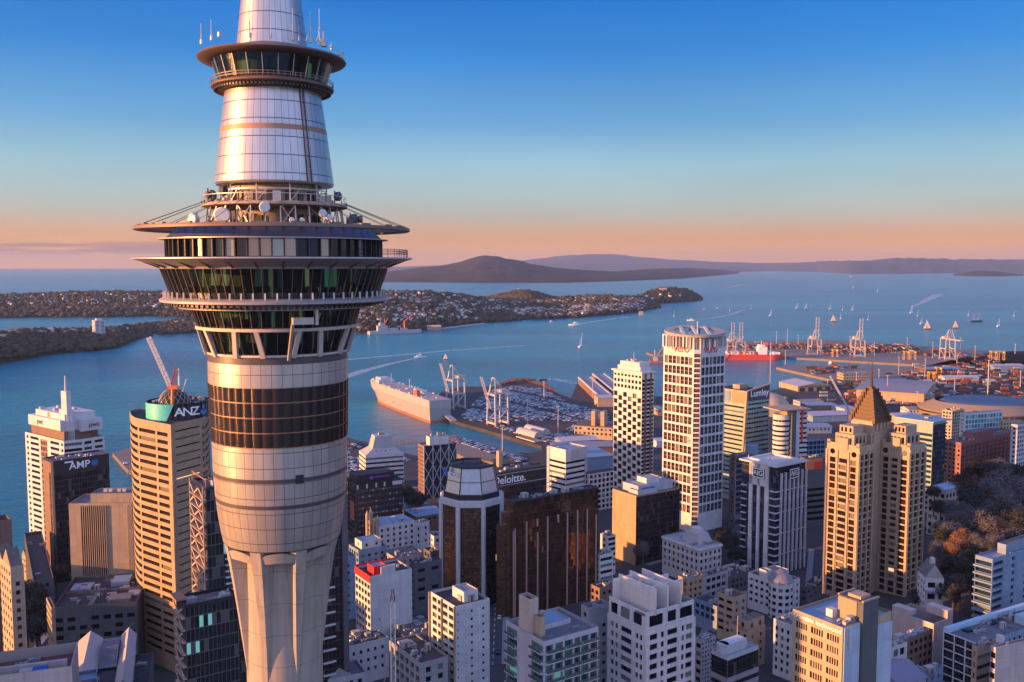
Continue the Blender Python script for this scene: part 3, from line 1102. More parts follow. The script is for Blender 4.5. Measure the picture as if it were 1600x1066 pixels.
 def glazed(nm, ytop, rtop, ybot, rbot, ri, n, wm, interior=True):
  m = MB()
  m.lathe(TC, P_([(rtop, ytop), (rbot, ybot)]), max(96, n), 0, n, 0.45)
  g = m.obj(nm, M_tg, T, T.location)
  m = MB()
  for i in range(n):
   a = 2 * PI * (i + .5) / n
   d = Vector((math.cos(a), math.sin(a), 0))
   m.bar(TC + d * (rtop * PXM + .04) + Z * tz(ytop), TC + d * (rbot * PXM + .04) + Z * tz(ybot), wm, 0.2, up=d)
  m.obj("mullion", M_mul, g, T.location)
  lz("deck_interior", M_int, [(ri, ytop), (ri, ybot)], 110, 0.6)
  lz("deck_floor", M_intf, [(ri - 4, ybot - 0.6), (rbot - .6, ybot - 0.4)], 20)
  lz("deck_ceiling", M_ceil, [(rtop - .6, ytop + .3), (ri - 4, ytop + .5)], 20)
  m = MB()
  r = random.Random(int(ytop))
  for i in range(n):
   a = r.uniform(0, 2 * PI)
   d = Vector((math.cos(a), math.sin(a), 0))
   s = Vector((-d.y, d.x, 0))
   h = r.uniform(0.6, 1.7)
   m.box(TC + d * ((rbot - r.uniform(6, 22)) * PXM) + Z * (tz(ybot) + h / 2), d * .5, s * r.uniform(.4, 1.4), Z * h)
  m.obj("deck_furniture", M_intf, T, T.location)
 glazed("main_deck_glass", 419.5, 175.5, 462, 160, 118, 76, 0.08)
 def ring2(m):
  m.lathe(TC, P_([(158, 461.5), (176, 463.5), (179, 466), (178.5, 469), (152, 474), (151, 479), (128, 480)]), 160, 0, 60)
  for i in range(64):
   a = 2 * PI * (i + .5) / 64
   d = Vector((math.cos(a), math.sin(a), 0))
   b = TC + d * (172 * PXM) + Z * tz(463)
   m.bar(b, b + Z * .85, 0.10, 0.22)
 part("lower_walkway", M_rimm, ring2)
 def grille2(m):
  for i in range(110):
   a = 2 * PI * i / 110
   d = Vector((math.cos(a), math.sin(a), 0))
   s = Vector((-d.y, d.x, 0))
   m.box(TC + d * (165 * PXM) + Z * (tz(472.3)), d * 0.9, s * 0.45, Z * 0.3)
   m.box(TC + d * (151.5 * PXM) + Z * (tz(476.3)), d * 0.2, s * 0.45, Z * 0.22)
 part("walkway_grille", M_darkst, grille2)
 glazed("restaurant_deck_glass", 480, 131, 506, 123, 92, 52, 0.10)
 lz("beam_ring", M_beam, [(121, 505.5), (127, 506), (127, 510.5), (121, 511.5)], 60)
 glazed("cafe_deck_glass", 511.5, 121, 546, 109.5, 80, 40, 0.06)
 def struts(m):
  for i in range(16):
   a = 2 * PI * (i + .12) / 16
   b = a + (0.06 if i % 2 else -0.06)
   d0, d1 = Vector((math.cos(b), math.sin(b), 0)), Vector((math.cos(a), math.sin(a), 0))
   m = MB()
   m.bar(TC + d0 * (124 * PXM) + Z * tz(509), TC + d1 * (111.5 * PXM) + Z * tz(549), 0.62, 0.5, up=d0)
   m.obj("strut", M_beam, T, T.location)
 struts(None)
 lz("sill_ring", M_beam, [(108, 545), (112, 545.5), (112, 548.5), (109.6, 549)], 60)
 def cradle(m):
  a = R(-14 - 90 + 43)
  d = Vector((math.cos(a), math.sin(a), 0))
  s = Vector((-d.y, d.x, 0))
  c = TC + d * (139 * PXM) + Z * tz(494.5)
  m.box(c, d * 0.9, s * 2.7, Z * 0.9)
  m.box(c + s * 1.75 + Z * .4, d * 1.0, s * .4, Z * 1.9)
  m.bar(c - s * 1.3 - Z * .4, TC + d * (113 * PXM) + Z * tz(553) - s * 1.3, 0.35, 0.4)
  m.bar(c + s * 1.75, TC + d * (128 * PXM) + Z * tz(484) + s * 2.6, 0.3)
 part("cleaning_cradle", M_steel, cradle)
 lz("drum_cladding_band", M_copperl, [(109.6, 549), (109.6, 559.5)], 44, 0.0)
 lz("drum_cladding", M_cladl, [(110, 559.5), (110, 593)], 44, 0.55)
 def bandm(m):
  nb = 44
  for f in range(4):
   y0, y1 = 593 + (681 - 593) * f / 4, 593 + (681 - 593) * (f + 1) / 4
   z1_, z0_ = tz(y0 + .8), tz(y1 - .8)
   r1, r0 = (109.2 - .5 * f) * PXM, (108.7 - .5 * f) * PXM
   for i in range(nb):
    ac = 2 * PI * (i + .5) / nb
    cr = 2 * PI / nb * r1 * 0.62
    K = 6
    for k in range(K):
     pts = []
     for kk in (k, k + 1):
      w = -1 + 2 * kk / K
      a = ac + w * PI / nb
      bul = 0.16 * (1 - w * w)
      d = Vector((math.cos(a), math.sin(a), 0))
      pts.append((TC + d * (r0 + bul) + Z * z0_, TC + d * (r1 + bul) + Z * z1_))
     m.face([pts[0][0], pts[1][0], pts[1][1], pts[0][1]], 0, None, True)
 o = part("dark_glazed_band", M_darkband, bandm)
 def bandlines(m):
  for f in range(5):
   y = 593 + (681 - 593) * f / 4
   m.lathe(TC, [((109.5 - .5 * f) * PXM - .02, tz(y) + .1), ((109.5 - .5 * f) * PXM - .02, tz(y) - .1), ((107 - .5 * f) * PXM, tz(y) - .1)], 128)
 part("band_ledges", M_copper, bandlines)
 lz("lower_cladding", M_cladl, [(107, 681), (106.6, 727)], 44, 0.48)
 lz("cladding_band", M_copperl, [(106.4, 727), (106, 733)], 44, 0.0)
 lz("lower_cladding", M_cladl, [(106.1, 733), (104, 766)], 44, 0.48)
 lz("cladding_band", M_copperl, [(103.6, 766), (103.1, 772)], 44, 0.0)
 lz("lower_cladding", M_cladl, [(103.2, 772), (100, 800), (96.5, 822), (93.5, 836), (90, 836.5), (66, 837)], 44, 0.48)
 def smallwin(m):
  a = R(-14 - 90 + 43)
  d = Vector((math.cos(a), math.sin(a), 0))
  s = Vector((-d.y, d.x, 0))
  m.quad(TC + d * (106.9 * PXM) + Z * tz(735) - s * .55, s * 1.1, Z * 1.2)
 part("window", M_pane, smallwin)
 lz("shaft", M_conc, [(66, 836.5), (66, 860), (63, 930), (61.5, 1040), (61.5, 1200), (66, 1900), (80, 2330)], 1)
 def collar(m):
  nb = 8
  for i in range(nb):
   ac = FIN0 + 2 * PI * (i + .5) / nb
   w = PI / nb * 0.86
   K = 10
   for k in range(K):
    a0, a1 = ac - w + 2 * w * k / K, ac - w + 2 * w * (k + 1) / K
    def rim(a):
     q = (a - ac) / w
     return 90.5 * PXM, tz(840 + 8 * abs(q) ** 2.5), 86.5 * PXM, tz(855 + 2 * abs(q)), 66 * PXM, tz(862)
    for lo in (0, 1, 2):
     A, B = rim(a0), rim(a1)
     d0, d1 = Vector((math.cos(a0), math.sin(a0), 0)), Vector((math.cos(a1), math.sin(a1), 0))
     if lo == 0:
      m.face([TC + d0 * A[2] + Z * A[3], TC + d1 * B[2] + Z * B[3], TC + d1 * B[0] + Z * B[1], TC + d0 * A[0] + Z * A[1]])
     elif lo == 1:
      m.face([TC + d0 * A[0] + Z * A[1], TC + d1 * B[0] + Z * B[1], TC + d1 * (66 * PXM) + Z * tz(843), TC + d0 * (66 * PXM) + Z * tz(843)])
     else:
      m.face([TC + d0 * A[4] + Z * A[5], TC + d1 * B[4] + Z * B[5], TC + d1 * B[2] + Z * B[3], TC + d0 * A[2] + Z * A[3]])
 part("collar", M_conc, collar)
 for i in range(8):
  a = FIN0 + 2 * PI * i / 8
  d = Vector((math.cos(a), math.sin(a), 0))
  s = Vector((-d.y, d.x, 0))
  m = MB()
  K = 12
  rows = []
  for k in range(K + 1):
   f = k / K
   y = 838 + (1045 - 838) * f
   ro = (92 - 30.5 * (f ** 0.85)) * PXM + 0.02
   wd = 1.45 * (1 - f) ** 0.8 + 0.10
   ri = 5.0
   wi = 1.45 * (1 - f) ** 0.9 + 0.35
   z = tz(y)
   rows.append([TC + d * ri - s * wi + Z * z, TC + d * ro - s * wd * .5 + Z * z, TC + d * ro + s * wd * .5 + Z * z, TC + d * ri + s * wi + Z * z])
  for A, B in zip(rows, rows[1:]):
   for q in range(3):
    m.face([B[q], B[q + 1], A[q + 1], A[q]])
  m.face(rows[0][::-1])
  m.obj("buttress_fin", M_conc, T, T.location)
 def dish(x, y, rpx, ang, mat, rr):
  off = (x - 424.0) / rr
  off = max(-0.98, min(0.98, off))
  base = R(-90) + math.atan2(0, 1)
  view = math.atan2(-TC.y, -TC.x)
  a = view + math.asin(off)
  p = TC + Vector((math.cos(a), math.sin(a), 0)) * (rr * PXM) + Z * tz(y)
  fa = view + R(ang)
  fd = Vector((math.cos(fa), math.sin(fa), 0))
  r = rpx * PXM
  m = MB()
  m.tube(p - fd * r * .5, p + fd * r * .35, r * .92, r, 24, 0)
  m.tube(p + fd * r * .35, p + fd * r * .5, r, r * .86, 24, 0)
  m.tube(p - fd * r * .9, p - fd * r * .5, r * .3, r * .6, 12, 1)
  m.bar(p - fd * r * .8 + Z * r * 1.2, p - fd * r * .8 - Z * r * 1.6, 0.14, mi=1)
  m.obj("antenna_dish", [mat, M_darkst], T, T.location)
 for x, y, rp, an, mt, rr in ((327, 309, 9, 150, M_dishd, 100), (346, 302, 8, -120, M_dishd, 84), (521, 307, 7.5, 60, M_dishd, 100),
         (302, 346, 9, -40, M_dish, 128), (347, 342, 12, -5, M_dish, 118), (408, 331, 8, 5, M_dish, 118),
         (493, 337, 6, 15, M_dish, 115), (503, 343, 5, 25, M_dish, 118), (545, 342, 8, 70, M_dishd, 126), (556, 343, 6.5, 95, M_dishd, 134),
         (447, 349, 4, 0, M_dish, 120), (462, 349, 4, 0, M_dish, 120), (538, 349, 6, 40, M_dishd, 122)):
  dish(x, y, rp, an, mt, rr)
 def whip(x, y0, y1, rr, thick, arm=None):
  view = math.atan2(-TC.y, -TC.x)
  off = max(-0.99, min(0.99, (x - 420.5) / rr))
  a = view + math.asin(off)
  p = TC + Vector((math.cos(a), math.sin(a), 0)) * (rr * PXM)
  m = MB()
  zb = tz(y0)
  m.tube(p + Z * zb, p + Z * (zb + (tz(y1) - zb) * .5), thick, n=6)
  m.tube(p + Z * (zb + (tz(y1) - zb) * .5), p + Z * tz(y1), thick * .6, n=6)
  if arm:
   s = Vector((-math.sin(a), math.cos(a), 0))
   m.bar(p + Z * tz(y1), p + Z * tz(y1) + s * arm, 0.08)
   m.bar(p + Z * tz(y1) + s * arm, p + Z * tz(y1) + s * arm - Z * .6, 0.07)
  m.tube(p + Z * (zb - .1), p + Z * (zb + .45), thick * 2.4, n=8)
  m.obj("whip_aerial", M_steel, T, T.location)
 for x, y0, y1, rr, th in ((316, 80, 50, 108, .07), (332, 78, 48, 100, .07), (344, 74, 70, 95, .1), (388, 76, 30, 80, .09), (419, 75, 45, 70, .06),
        (451, 77, 29, 75, .10), (460, 77, 55, 80, .06), (477, 78, 32, 88, .09), (491, 80, 26, 95, .09), (497, 82, 60, 100, .18),
        (509, 84, 74, 104, .08), (522, 88, 72, 108, .08)):
  whip(x, y0, y1, rr, th)
 whip(529, 92, 78, 110, .08, 1.1)
 def lattice(m):
  for x0, y0, x1, y1, rr in ((470, 78, 478, 58, 88), (484, 80, 492, 60, 92), (496, 82, 489, 58, 94)):
   view = math.atan2(-TC.y, -TC.x)
   a0, a1 = view + math.asin((x0 - 420.5) / rr), view + math.asin((x1 - 420.5) / rr)
   m.bar(TC + Vector((math.cos(a0), math.sin(a0), 0)) * (rr * PXM) + Z * tz(y0),
     TC + Vector((math.cos(a1), math.sin(a1), 0)) * (rr * PXM) + Z * tz(y1), 0.1)
 part("aerial_brackets", M_steel, lattice)
 return T
FIN0 = math.atan2(-TC.y, -TC.x) + R(-27)
M_pane = glass_mat("deck_panes", (0.03, 0.035, 0.04), 0.07, blind=(0.30, 0.27, 0.25), pblind=0.25, tilt=0.10, metal=0.35)
M_mul = plain_mat("mullion_bronze", (0.22, 0.15, 0.12), 0.45, 0.5)
M_beam = wall_mat("beige_beam", (0.56, 0.46, 0.39), 0.6, streak=0.1)
M_copperl = panel_mat("bronze_panels", (0.40, 0.22, 0.13), 0.45, 0.4)
M_darkband = plain_mat("dark_band_metal", (0.055, 0.036, 0.033), 0.24, 0.6)
TOWER = build_tower()
# ------------------------------------------------------------------ building kit
def shore_y(x):
 return lerp_tab([(-600, 560), (-330, 622), (-230, 700), (-120, 900), (0, 1010), (300, 1060), (900, 1100)], x)
def zg(x, y):
 d = shore_y(x) - y
 z = 4.0 + 10.0 * smooth(40, 420, d) + 9.0 * smooth(420, 760, d)
 z += 12.0 * smooth(190, 300, x) * smooth(330, 470, y) * (1 - smooth(640, 760, y))   # the park rises on the right
 return z
GLASS = {}
def G(k='dark'):
 if k not in GLASS:
  GLASS[k] = {
   'dark': lambda: glass_mat("glass_dark", (0.006, 0.007, 0.011), 0.08, (0.13, 0.15, 0.135), 0.18, lit=(1.0, 0.55, 0.22), plit=0.008, litk=0.5),
   'blue': lambda: glass_mat("glass_blue", (0.012, 0.030, 0.060), 0.09, (0.18, 0.20, 0.24), 0.10),
   'brown': lambda: glass_mat("glass_brown", (0.020, 0.012, 0.009), 0.08, (0.16, 0.14, 0.10), 0.18, lit=(1.0, 0.6, 0.3), plit=0.008, litk=0.5),
   'green': lambda: glass_mat("glass_green", (0.015, 0.085, 0.075), 0.10, (0.10, 0.22, 0.20), 0.35, lit=(0.2, 0.8, 0.6), plit=0.06, litk=0.12),
   'teal': lambda: glass_mat("glass_teal", (0.010, 0.016, 0.022), 0.10, (0.14, 0.13, 0.12), 0.08, lit=(0.35, 0.85, 0.85), plit=0.10, litk=0.45),
  }[k]()
 return GLASS[k]
UNIT = {}
def unit_pane(mat):
 if mat.name not in UNIT:
  me = bpy.data.meshes.new("pane")
  me.from_pydata([(0, 0, 0), (1, 0, 0), (1, 0, 1), (0, 0, 1)], [], [(0, 1, 2, 3)])
  me.uv_layers.new(name='UVMap')
  me.materials.append(mat)
  UNIT[mat.name] = me
 return UNIT[mat.name]
def ac_mesh():
 m = MB()
 m.abox(-.5, .5, -.5, .5, 0.06, .92)
 for x in (-.42, .42):
  for y in (-.42, .42):
   m.abox(x - .05, x + .05, y - .05, y + .05, 0, .06)
 for x in (-.22, .22):
  m.tube((x, 0, .92), (x, 0, 1.0), .19, n=10, mi=1)
 for k in range(4):
  m.abox(-.51, .51, -.52, -.5, .2 + .16 * k, .28 + .16 * k, 1)
 return m.mesh("rooftop_unit", [plain_mat("ac_unit_grey", (0.42, 0.41, 0.41), 0.5, 0.3), plain_mat("ac_fan_dark", (0.09, 0.09, 0.10), 0.6)])
AC = ac_mesh()
def duct_mesh():
 m = MB()
 m.abox(-.5, .5, -.18, .18, .15, .55)
 m.abox(.32, .5, -.18, .18, 0, .15)
 m.abox(-.5, -.32, -.18, .18, 0, .15)
 m.abox(.1, .3, .18, .5, .15, .5)
 for k in range(6):
  m.abox(-.45 + .17 * k, -.43 + .17 * k, -.2, .2, .13, .57)
 return m.mesh("roof_duct", [plain_mat("duct_zinc", (0.34, 0.34, 0.35), 0.4, 0.5)])
def cowl_mesh():
 m = MB()
 m.tube((0, 0, 0), (0, 0, .8), .22, n=8)
 m.tube((0, 0, .8), (0, 0, 1.15), .42, .3, n=8)
 m.tube((.9, .2, 0), (.9, .2, 1.5), .1, n=6)
 m.tube((-.7, -.3, 0), (-.7, -.3, .6), .3, n=8)
 return m.mesh("roof_vent", [plain_mat("vent_pale", (0.45, 0.44, 0.43), 0.5, 0.2)])
def hut_mesh():
 m = MB()
 m.abox(-.5, .5, -.5, .5, 0, .94)
 m.abox(-.55, .55, -.55, .55, .94, 1.0)
 m.abox(-.2, .15, -.52, -.5, 0, .8, 1)
 return m.mesh("roof_hatch", [wall_mat("hut_render", (0.40, 0.37, 0.35), .8), plain_mat("hut_door", (0.10, 0.09, 0.09), .6)])
DUCT = COWL = HUT = None
def inset(poly, d):
 n = len(poly)
 out = []
 for i in range(n):
  p, a, b = Vector(poly[i]), Vector(poly[i - 1]), Vector(poly[(i + 1) % n])
  e0, e1 = (p - a).normalized(), (b - p).normalized()
  n0, n1 = Vector((-e0.y, e0.x)), Vector((-e1.y, e1.x))
  k = n0 + n1
  l2 = k.length_squared
  out.append(tuple(p + k * (2 * d / l2)) if l2 > 1e-6 else tuple(p + n0 * d))
 return out
def spec(bay=3.6, ww=2.2, mx=1.2, fh=3.5, wh=1.9, top=2.0, bot=4.0, rec=0.3, glass=None, alt=False, cols=None, skip=None):
 return dict(bay=bay, ww=ww, mx=mx, fh=fh, wh=wh, top=top, bot=bot, rec=rec, glass=glass, alt=alt, cols=cols, skip=skip)
def S(s, **kw):
 d = dict(s)
 d.update(kw)
 return d
class Bld:
 def __init__(self, name, label, P, z0, cat="building", group=None):
  self.root = thing(name, label, cat, (P[0], P[1], z0), group)
  self.walls = MB()
  self.roofs = MB()
  self.gl = []
  self.z0 = z0
 def facade(self, a, b, z0, z1, sp=None, mi=0, zw0=None):
  a, b = Vector((a[0], a[1], 0)), Vector((b[0], b[1], 0))
  d = b - a
  W = d.length
  u = d / W
  nrm = Vector((u.y, -u.x, 0))
  m = self.walls
  def q(s0, s1, h0, h1):
   if s1 - s0 > 1e-3 and h1 - h0 > 1e-3:
    m.quad(a + u * s0 + Z * h0, u * (s1 - s0), Z * (h1 - h0), mi, (s0, h0))
  if not sp:
   q(0, W, z0, z1)
   return
  if sp['cols'] is not None:
   cols = [(c0 * W, c1 * W) for c0, c1 in sp['cols']]
  elif sp['ww'] is None:
   cols = [(sp['mx'], W - sp['mx'])]
  else:
   n = max(1, int((W - 2 * sp['mx'] + (sp['bay'] - sp['ww'])) / sp['bay'] + 0.25))
   bay = sp['bay'] if n * sp['bay'] <= W else W / n
   st = (W - n * bay) / 2 + (bay - sp['ww']) / 2
   cols = [(max(0.05, st + i * bay), min(W - 0.05, st + i * bay + sp['ww'])) for i in range(n)]
  fh, wh = sp['fh'], sp['wh']
  lo = (zw0 if zw0 is not None else z0) + sp['bot']
  rec = sp['rec']
  head = z1 - sp['top']
  rows = []
  while head - wh >= lo:
   rows.append((head - wh, head))
   head -= fh
  rows.reverse()
  if not rows:
   q(0, W, z0, z1)
   return
  prev = z0
  back = nrm * -rec
  for ri, (h0, h1) in enumerate(rows):
   q(0, W, prev, h0)
   s = 0.0
   for ci, (c0, c1) in enumerate(cols):
    if sp['skip'] and sp['skip'](ci, len(rows) - 1 - ri):
     continue
    if sp['alt'] and (ci + ri) % 2:
     pass
    q(s, c0, h0, h1)
    o = a + u * c0 + Z * h0
    w, h = c1 - c0, h1 - h0
    m.face([o, o + u * w, o + u * w + back, o + back], mi)
    m.face([o + back + Z * h, o + back + u * w + Z * h, o + u * w + Z * h, o + Z * h], mi)
    m.face([o, o + back, o + back + Z * h, o + Z * h], mi)
    m.face([o + u * w + back, o + u * w, o + u * w + Z * h, o + u * w + back + Z * h], mi)
    self.gl.append((o + back, u, w, h, sp['glass']))
    s = c1
   q(s, W, h0, h1)
   prev = h1
  q(0, W, prev, z1)
 def roof(self, poly, z, par=0.9, th=0.35, mi=0, wmi=0, rmi=0):
  poly = [(p[0], p[1]) for p in poly]
  inn = inset(poly, th)
  n = len(poly)
  for i in range(n):
   j = (i + 1) % n
   self.walls.face([(*poly[i], z), (*poly[j], z), (*inn[j], z), (*inn[i], z)], wmi)
   self.walls.face([(*inn[i], z), (*inn[j], z), (*inn[j], z - par), (*inn[i], z - par)], wmi)
  self.roofs.ngon(inn, z - par, rmi)
 def block(self, poly, z0, z1, specs=(), par=0.9, mi=0, roof=True, mis=None):
  n = len(poly)
  for i in range(n):
   sp = specs[i] if i < len(specs) else None
   self.facade(poly[i], poly[(i + 1) % n], z0, z1, sp, mis[i] if mis else mi)
  if roof:
   self.roof(poly, z1, par, wmi=(mis[0] if mis else mi))
 def finish(self, wall, roofm, glass='dark', limit=100, wname='window', cap=None):
  root = self.root
  if self.walls.v:
   self.walls.obj("wall", wall, root)
  if self.roofs.v:
   self.roofs.obj("roof", roofm, root)
  self.gl.sort(key=lambda g: -g[0].z)
  if cap:
   limit = cap
  o0 = root.location
  rest = {}
  for i, (o, u, w, h, gk) in enumerate(self.gl):
   gm = G(gk or glass) if not isinstance(gk or glass, bpy.types.Material) else (gk or glass)
   if i < limit:
    ob = bpy.data.objects.new(wname, unit_pane(gm))
    COL.objects.link(ob)
    ob.parent = root
    nrm = Vector((u.y, -u.x, 0))
    p = o - o0
    ob.matrix_local = Matrix(((u.x * w, -nrm.x, 0, p.x), (u.y * w, -nrm.y, 0, p.y), (0, 0, h, p.z), (0, 0, 0, 1)))
   else:
    rest.setdefault(gm.name, []).append((o, u, w, h))
  for k, lst in rest.items():
   m = MB()
   for o, u, w, h in lst:
    m.quad(o, u * w, Z * h)
   tag(m.obj("windows", bpy.data.materials[k], root), kind='stuff')
  return self
 def unit(self, p, s, rot, name="rooftop_unit", me=None):
  ob = bpy.data.objects.new(name, me or AC)
  COL.objects.link(ob)
  ob.parent = self.root
  ob.location = Vector(p) - self.root.location
  ob.scale = s
  ob.rotation_euler = (0, 0, rot)
  return ob
 def kit(self, poly, z, n, seed, smin=1.2, smax=3.2):
  r = random.Random(seed)
  n = int(n * 1.7) + 1
  P = [Vector((p[0], p[1], 0)) for p in poly]
  u, v = P[1] - P[0], P[-1] - P[0]
  rot = math.atan2(u.y, u.x)
  for _ in range(n):
   a, b = r.uniform(.14, .86), r.uniform(.14, .86)
   q = P[0] + u * a + v * b
   s = r.uniform(smin, smax)
   k = r.random()
   if k < .5:
    self.unit((q.x, q.y, z), (s, s * r.uniform(.5, .9), r.uniform(.8, 1.7)), rot)
   elif k < .68:
    self.unit((q.x, q.y, z), (s * r.uniform(1.2, 2.4), s * .7, s * .7), rot + r.choice([0, PI / 2]), "roof_duct", DUCT)
   elif k < .88:
    self.unit((q.x, q.y, z), (s * .55,) * 3, rot, "roof_vent", COWL)
   else:
    self.unit((q.x, q.y, z), (s * 1.1, s * .9, r.uniform(2.0, 2.8)), rot, "roof_hatch", HUT)
 def extra(self, name, mat, fn, label=None):
  m = MB()
  fn(m)
  o = m.obj(name, mat, self.root)
  if label:
   o['label'] = label
  return o
def plan4(xl, xf, xr, yf, Y, ang, depth=None, width=None):
 F_ = at(xf, yf, Y)
 a = R(ang)
 u, v = Vector((math.cos(a), math.sin(a), 0)), Vector((-math.sin(a), math.cos(a), 0))
 W = width if width else slide(F_, u, xr)
 D = depth if depth else slide(F_, v, xl)
 f = Vector((F_.x, F_.y, 0))
 poly = [f, f + u * W, f + u * W + v * D, f + v * D]
 return F_, u, v, W, D, poly
def roof_mat(name, col):
 t = NT(name)
 tc = t.n('ShaderNodeTexCoord').outputs['Object']
 n1 = t.noise(0.16, 5.0, 0.65, vec=tc)
 n2 = t.noise(1.4, 3.0, 0.6, vec=tc)
 bt = t.n('ShaderNodeTexBrick')
 bt.inputs['Scale'].default_value = 0.22
 bt.inputs['Mortar Size'].default_value = 0.012
 bt.inputs['Color1'].default_value = c4(col, 1.15)
 bt.inputs['Color2'].default_value = c4(col, 0.82)
 bt.inputs['Mortar'].default_value = c4(col, 0.5)
 t.l(tc, bt.inputs['Vector'])
 b = t.mix(t.ramp(n1, [(0.42, (0, 0, 0, 1)), (0.66, (0.75, 0.75, 0.75, 1))]), bt.outputs['Color'], c4(col, 0.5))
 b = t.mix(t.ramp(n2, [(0.62, (0, 0, 0, 1)), (0.72, (0.5, 0.5, 0.5, 1))]), b, c4(col, 1.7))
 t.l(b, t.b.inputs['Base Color'])
 t.b.inputs['Roughness'].default_value = 0.85
 MATS[name] = t.m
 return t.m
M_ROOF = {
 'dark': roof_mat("roof_bitumen", (0.045, 0.042, 0.046)),
 'grey': roof_mat("roof_grey_membrane", (0.15, 0.148, 0.16)),
 'pale': roof_mat("roof_pale_membrane", (0.34, 0.34, 0.37)),
 'blue': wall_mat("roof_blue_steel", (0.22, 0.30, 0.38), 0.5, 0.12, 0.15, 0.0, 0.2),
 'maroon': roof_mat("roof_maroon", (0.15, 0.055, 0.06)),
 'brown': roof_mat("roof_brown_gravel", (0.16, 0.12, 0.105)),
}
M_W = {
 'white': wall_mat("wall_white_paint", (0.56, 0.54, 0.53)),
 'offwhite': wall_mat("wall_off_white", (0.47, 0.445, 0.42)),
 'cream': wall_mat("wall_cream", (0.40, 0.295, 0.20)),
 'beige': wall_mat("wall_beige_concrete", (0.41, 0.32, 0.24)),
 'tan': wall_mat("wall_tan", (0.37, 0.25, 0.15)),
 'brown': wall_mat("wall_brown_brick", (0.20, 0.115, 0.085)),
 'brick': wall_mat("wall_red_brick", (0.27, 0.115, 0.095), streak=0.1),
 'grey': wall_mat("wall_grey_concrete", (0.33, 0.325, 0.33)),
 'dgrey': wall_mat("wall_dark_grey", (0.10, 0.10, 0.11)),
 'black': wall_mat("wall_black_panel", (0.025, 0.024, 0.028), 0.35, spec=0.5),
 'pink': wall_mat("wall_pinkish_render", (0.50, 0.40, 0.37)),
 'lilac': wall_mat("wall_lilac_grey", (0.44, 0.42, 0.46)),
 'bluegrey': wall_mat("wall_blue_grey", (0.19, 0.26, 0.36)),
 'palegreen': wall_mat("wall_pale_green", (0.27, 0.35, 0.31)),
}
def tower_block(name, label, xl, xf, xr, yf, Y, ang=34, wall='white', roof='grey', spL=None, spR=None, glass='dark', par=0.9, kit=4,
    depth=None, width=None, limit=100, z0=None, seed=None, cat="building", group=None, fin=True, mis=None, wallmats=None):
 F_, u, v, W, D, poly = plan4(xl, xf, xr, yf, Y, ang, depth, width)
 zb = (min(zg(p.x, p.y) for p in poly) - 1.0) if z0 is None else z0
 B = Bld(name, label, poly[0], zb, cat, group)
 B.F, B.u, B.v, B.W, B.D, B.poly, B.z1 = F_, u, v, W, D, poly, F_.z
 B.zr = F_.z - par
 B.block(poly, zb, F_.z, (spR, None, None, spL), par, mis=mis)
 if kit:
  B.kit(poly, B.zr, kit, seed or int(xf * 7 + yf))
 B.args = (wallmats or M_W[wall], M_ROOF[roof], glass, limit)
 if fin:
  B.finish(*B.args)
 return B
def sub_poly(B, a0, a1, b0, b1):
 f, u, v = B.poly[0], B.u * B.W, B.v * B.D
 return [f + u * a0 + v * b0, f + u * a1 + v * b0, f + u * a1 + v * b1, f + u * a0 + v * b1]
def penthouse(B, a0, a1, b0, b1, h, mat, roofm='grey', name="plant_room", z=None, par=0.4, sp=None):
 p = sub_poly(B, a0, a1, b0, b1)
 zz = B.zr if z is None else z
 b = Bld.__new__(Bld)
 b.walls, b.roofs, b.gl, b.root = MB(), MB(), [], B.root
 b.block(p, zz - 0.05, zz + h, (sp, None, None, sp), par)
 o = b.walls.obj(name, mat, B.root)
 m = b.roofs.obj("plant_roof", M_ROOF[roofm], o, B.root.location)
 m.parent = o
 B.gl += b.gl
 return p, zz + h
def text_on(B, txt, size, o, u, up, mat, depth=0.06, name="sign_lettering", align='CENTER', font_sc=(1, 1), off=0.12):
 cu = bpy.data.curves.new(name, 'FONT')
 cu.body = txt
 cu.size = size
 cu.extrude = depth
 cu.offset = 0.007 * size
 cu.align_x = align
 cu.align_y = 'CENTER'
 cu.materials.append(mat)
 tmp = bpy.data.objects.new(name, cu)
 COL.objects.link(tmp)
 dg = bpy.context.evaluated_depsgraph_get()
 me = bpy.data.meshes.new_from_object(tmp.evaluated_get(dg))
 bpy.data.objects.remove(tmp)
 bpy.data.curves.remove(cu)
 ob = bpy.data.objects.new(name, me)
 COL.objects.link(ob)
 u, up = Vector(u).normalized(), Vector(up).normalized()
 n = u.cross(up)
 p = Vector(o) + n * off
 if B is not None:
  ob.parent = B.root
  p = p - B.root.location
 ob.matrix_local = Matrix(((u.x * font_sc[0], up.x * font_sc[1], n.x, p.x), (u.y * font_sc[0], up.y * font_sc[1], n.y, p.y), (u.z * font_sc[0], up.z * font_sc[1], n.z, p.z), (0, 0, 0, 1)))
 return ob
DUCT, COWL, HUT = duct_mesh(), cowl_mesh(), hut_mesh()
M_txtw = plain_mat("sign_white", (0.85, 0.85, 0.86), 0.5)
M_txtk = plain_mat("sign_dark", (0.03, 0.03, 0.035), 0.5)
M_txtr = plain_mat("sign_red", (0.62, 0.04, 0.03), 0.5)
M_txto = plain_mat("sign_orange", (0.80, 0.20, 0.03), 0.5)
M_txtb = plain_mat("sign_blue", (0.02, 0.16, 0.50), 0.5)
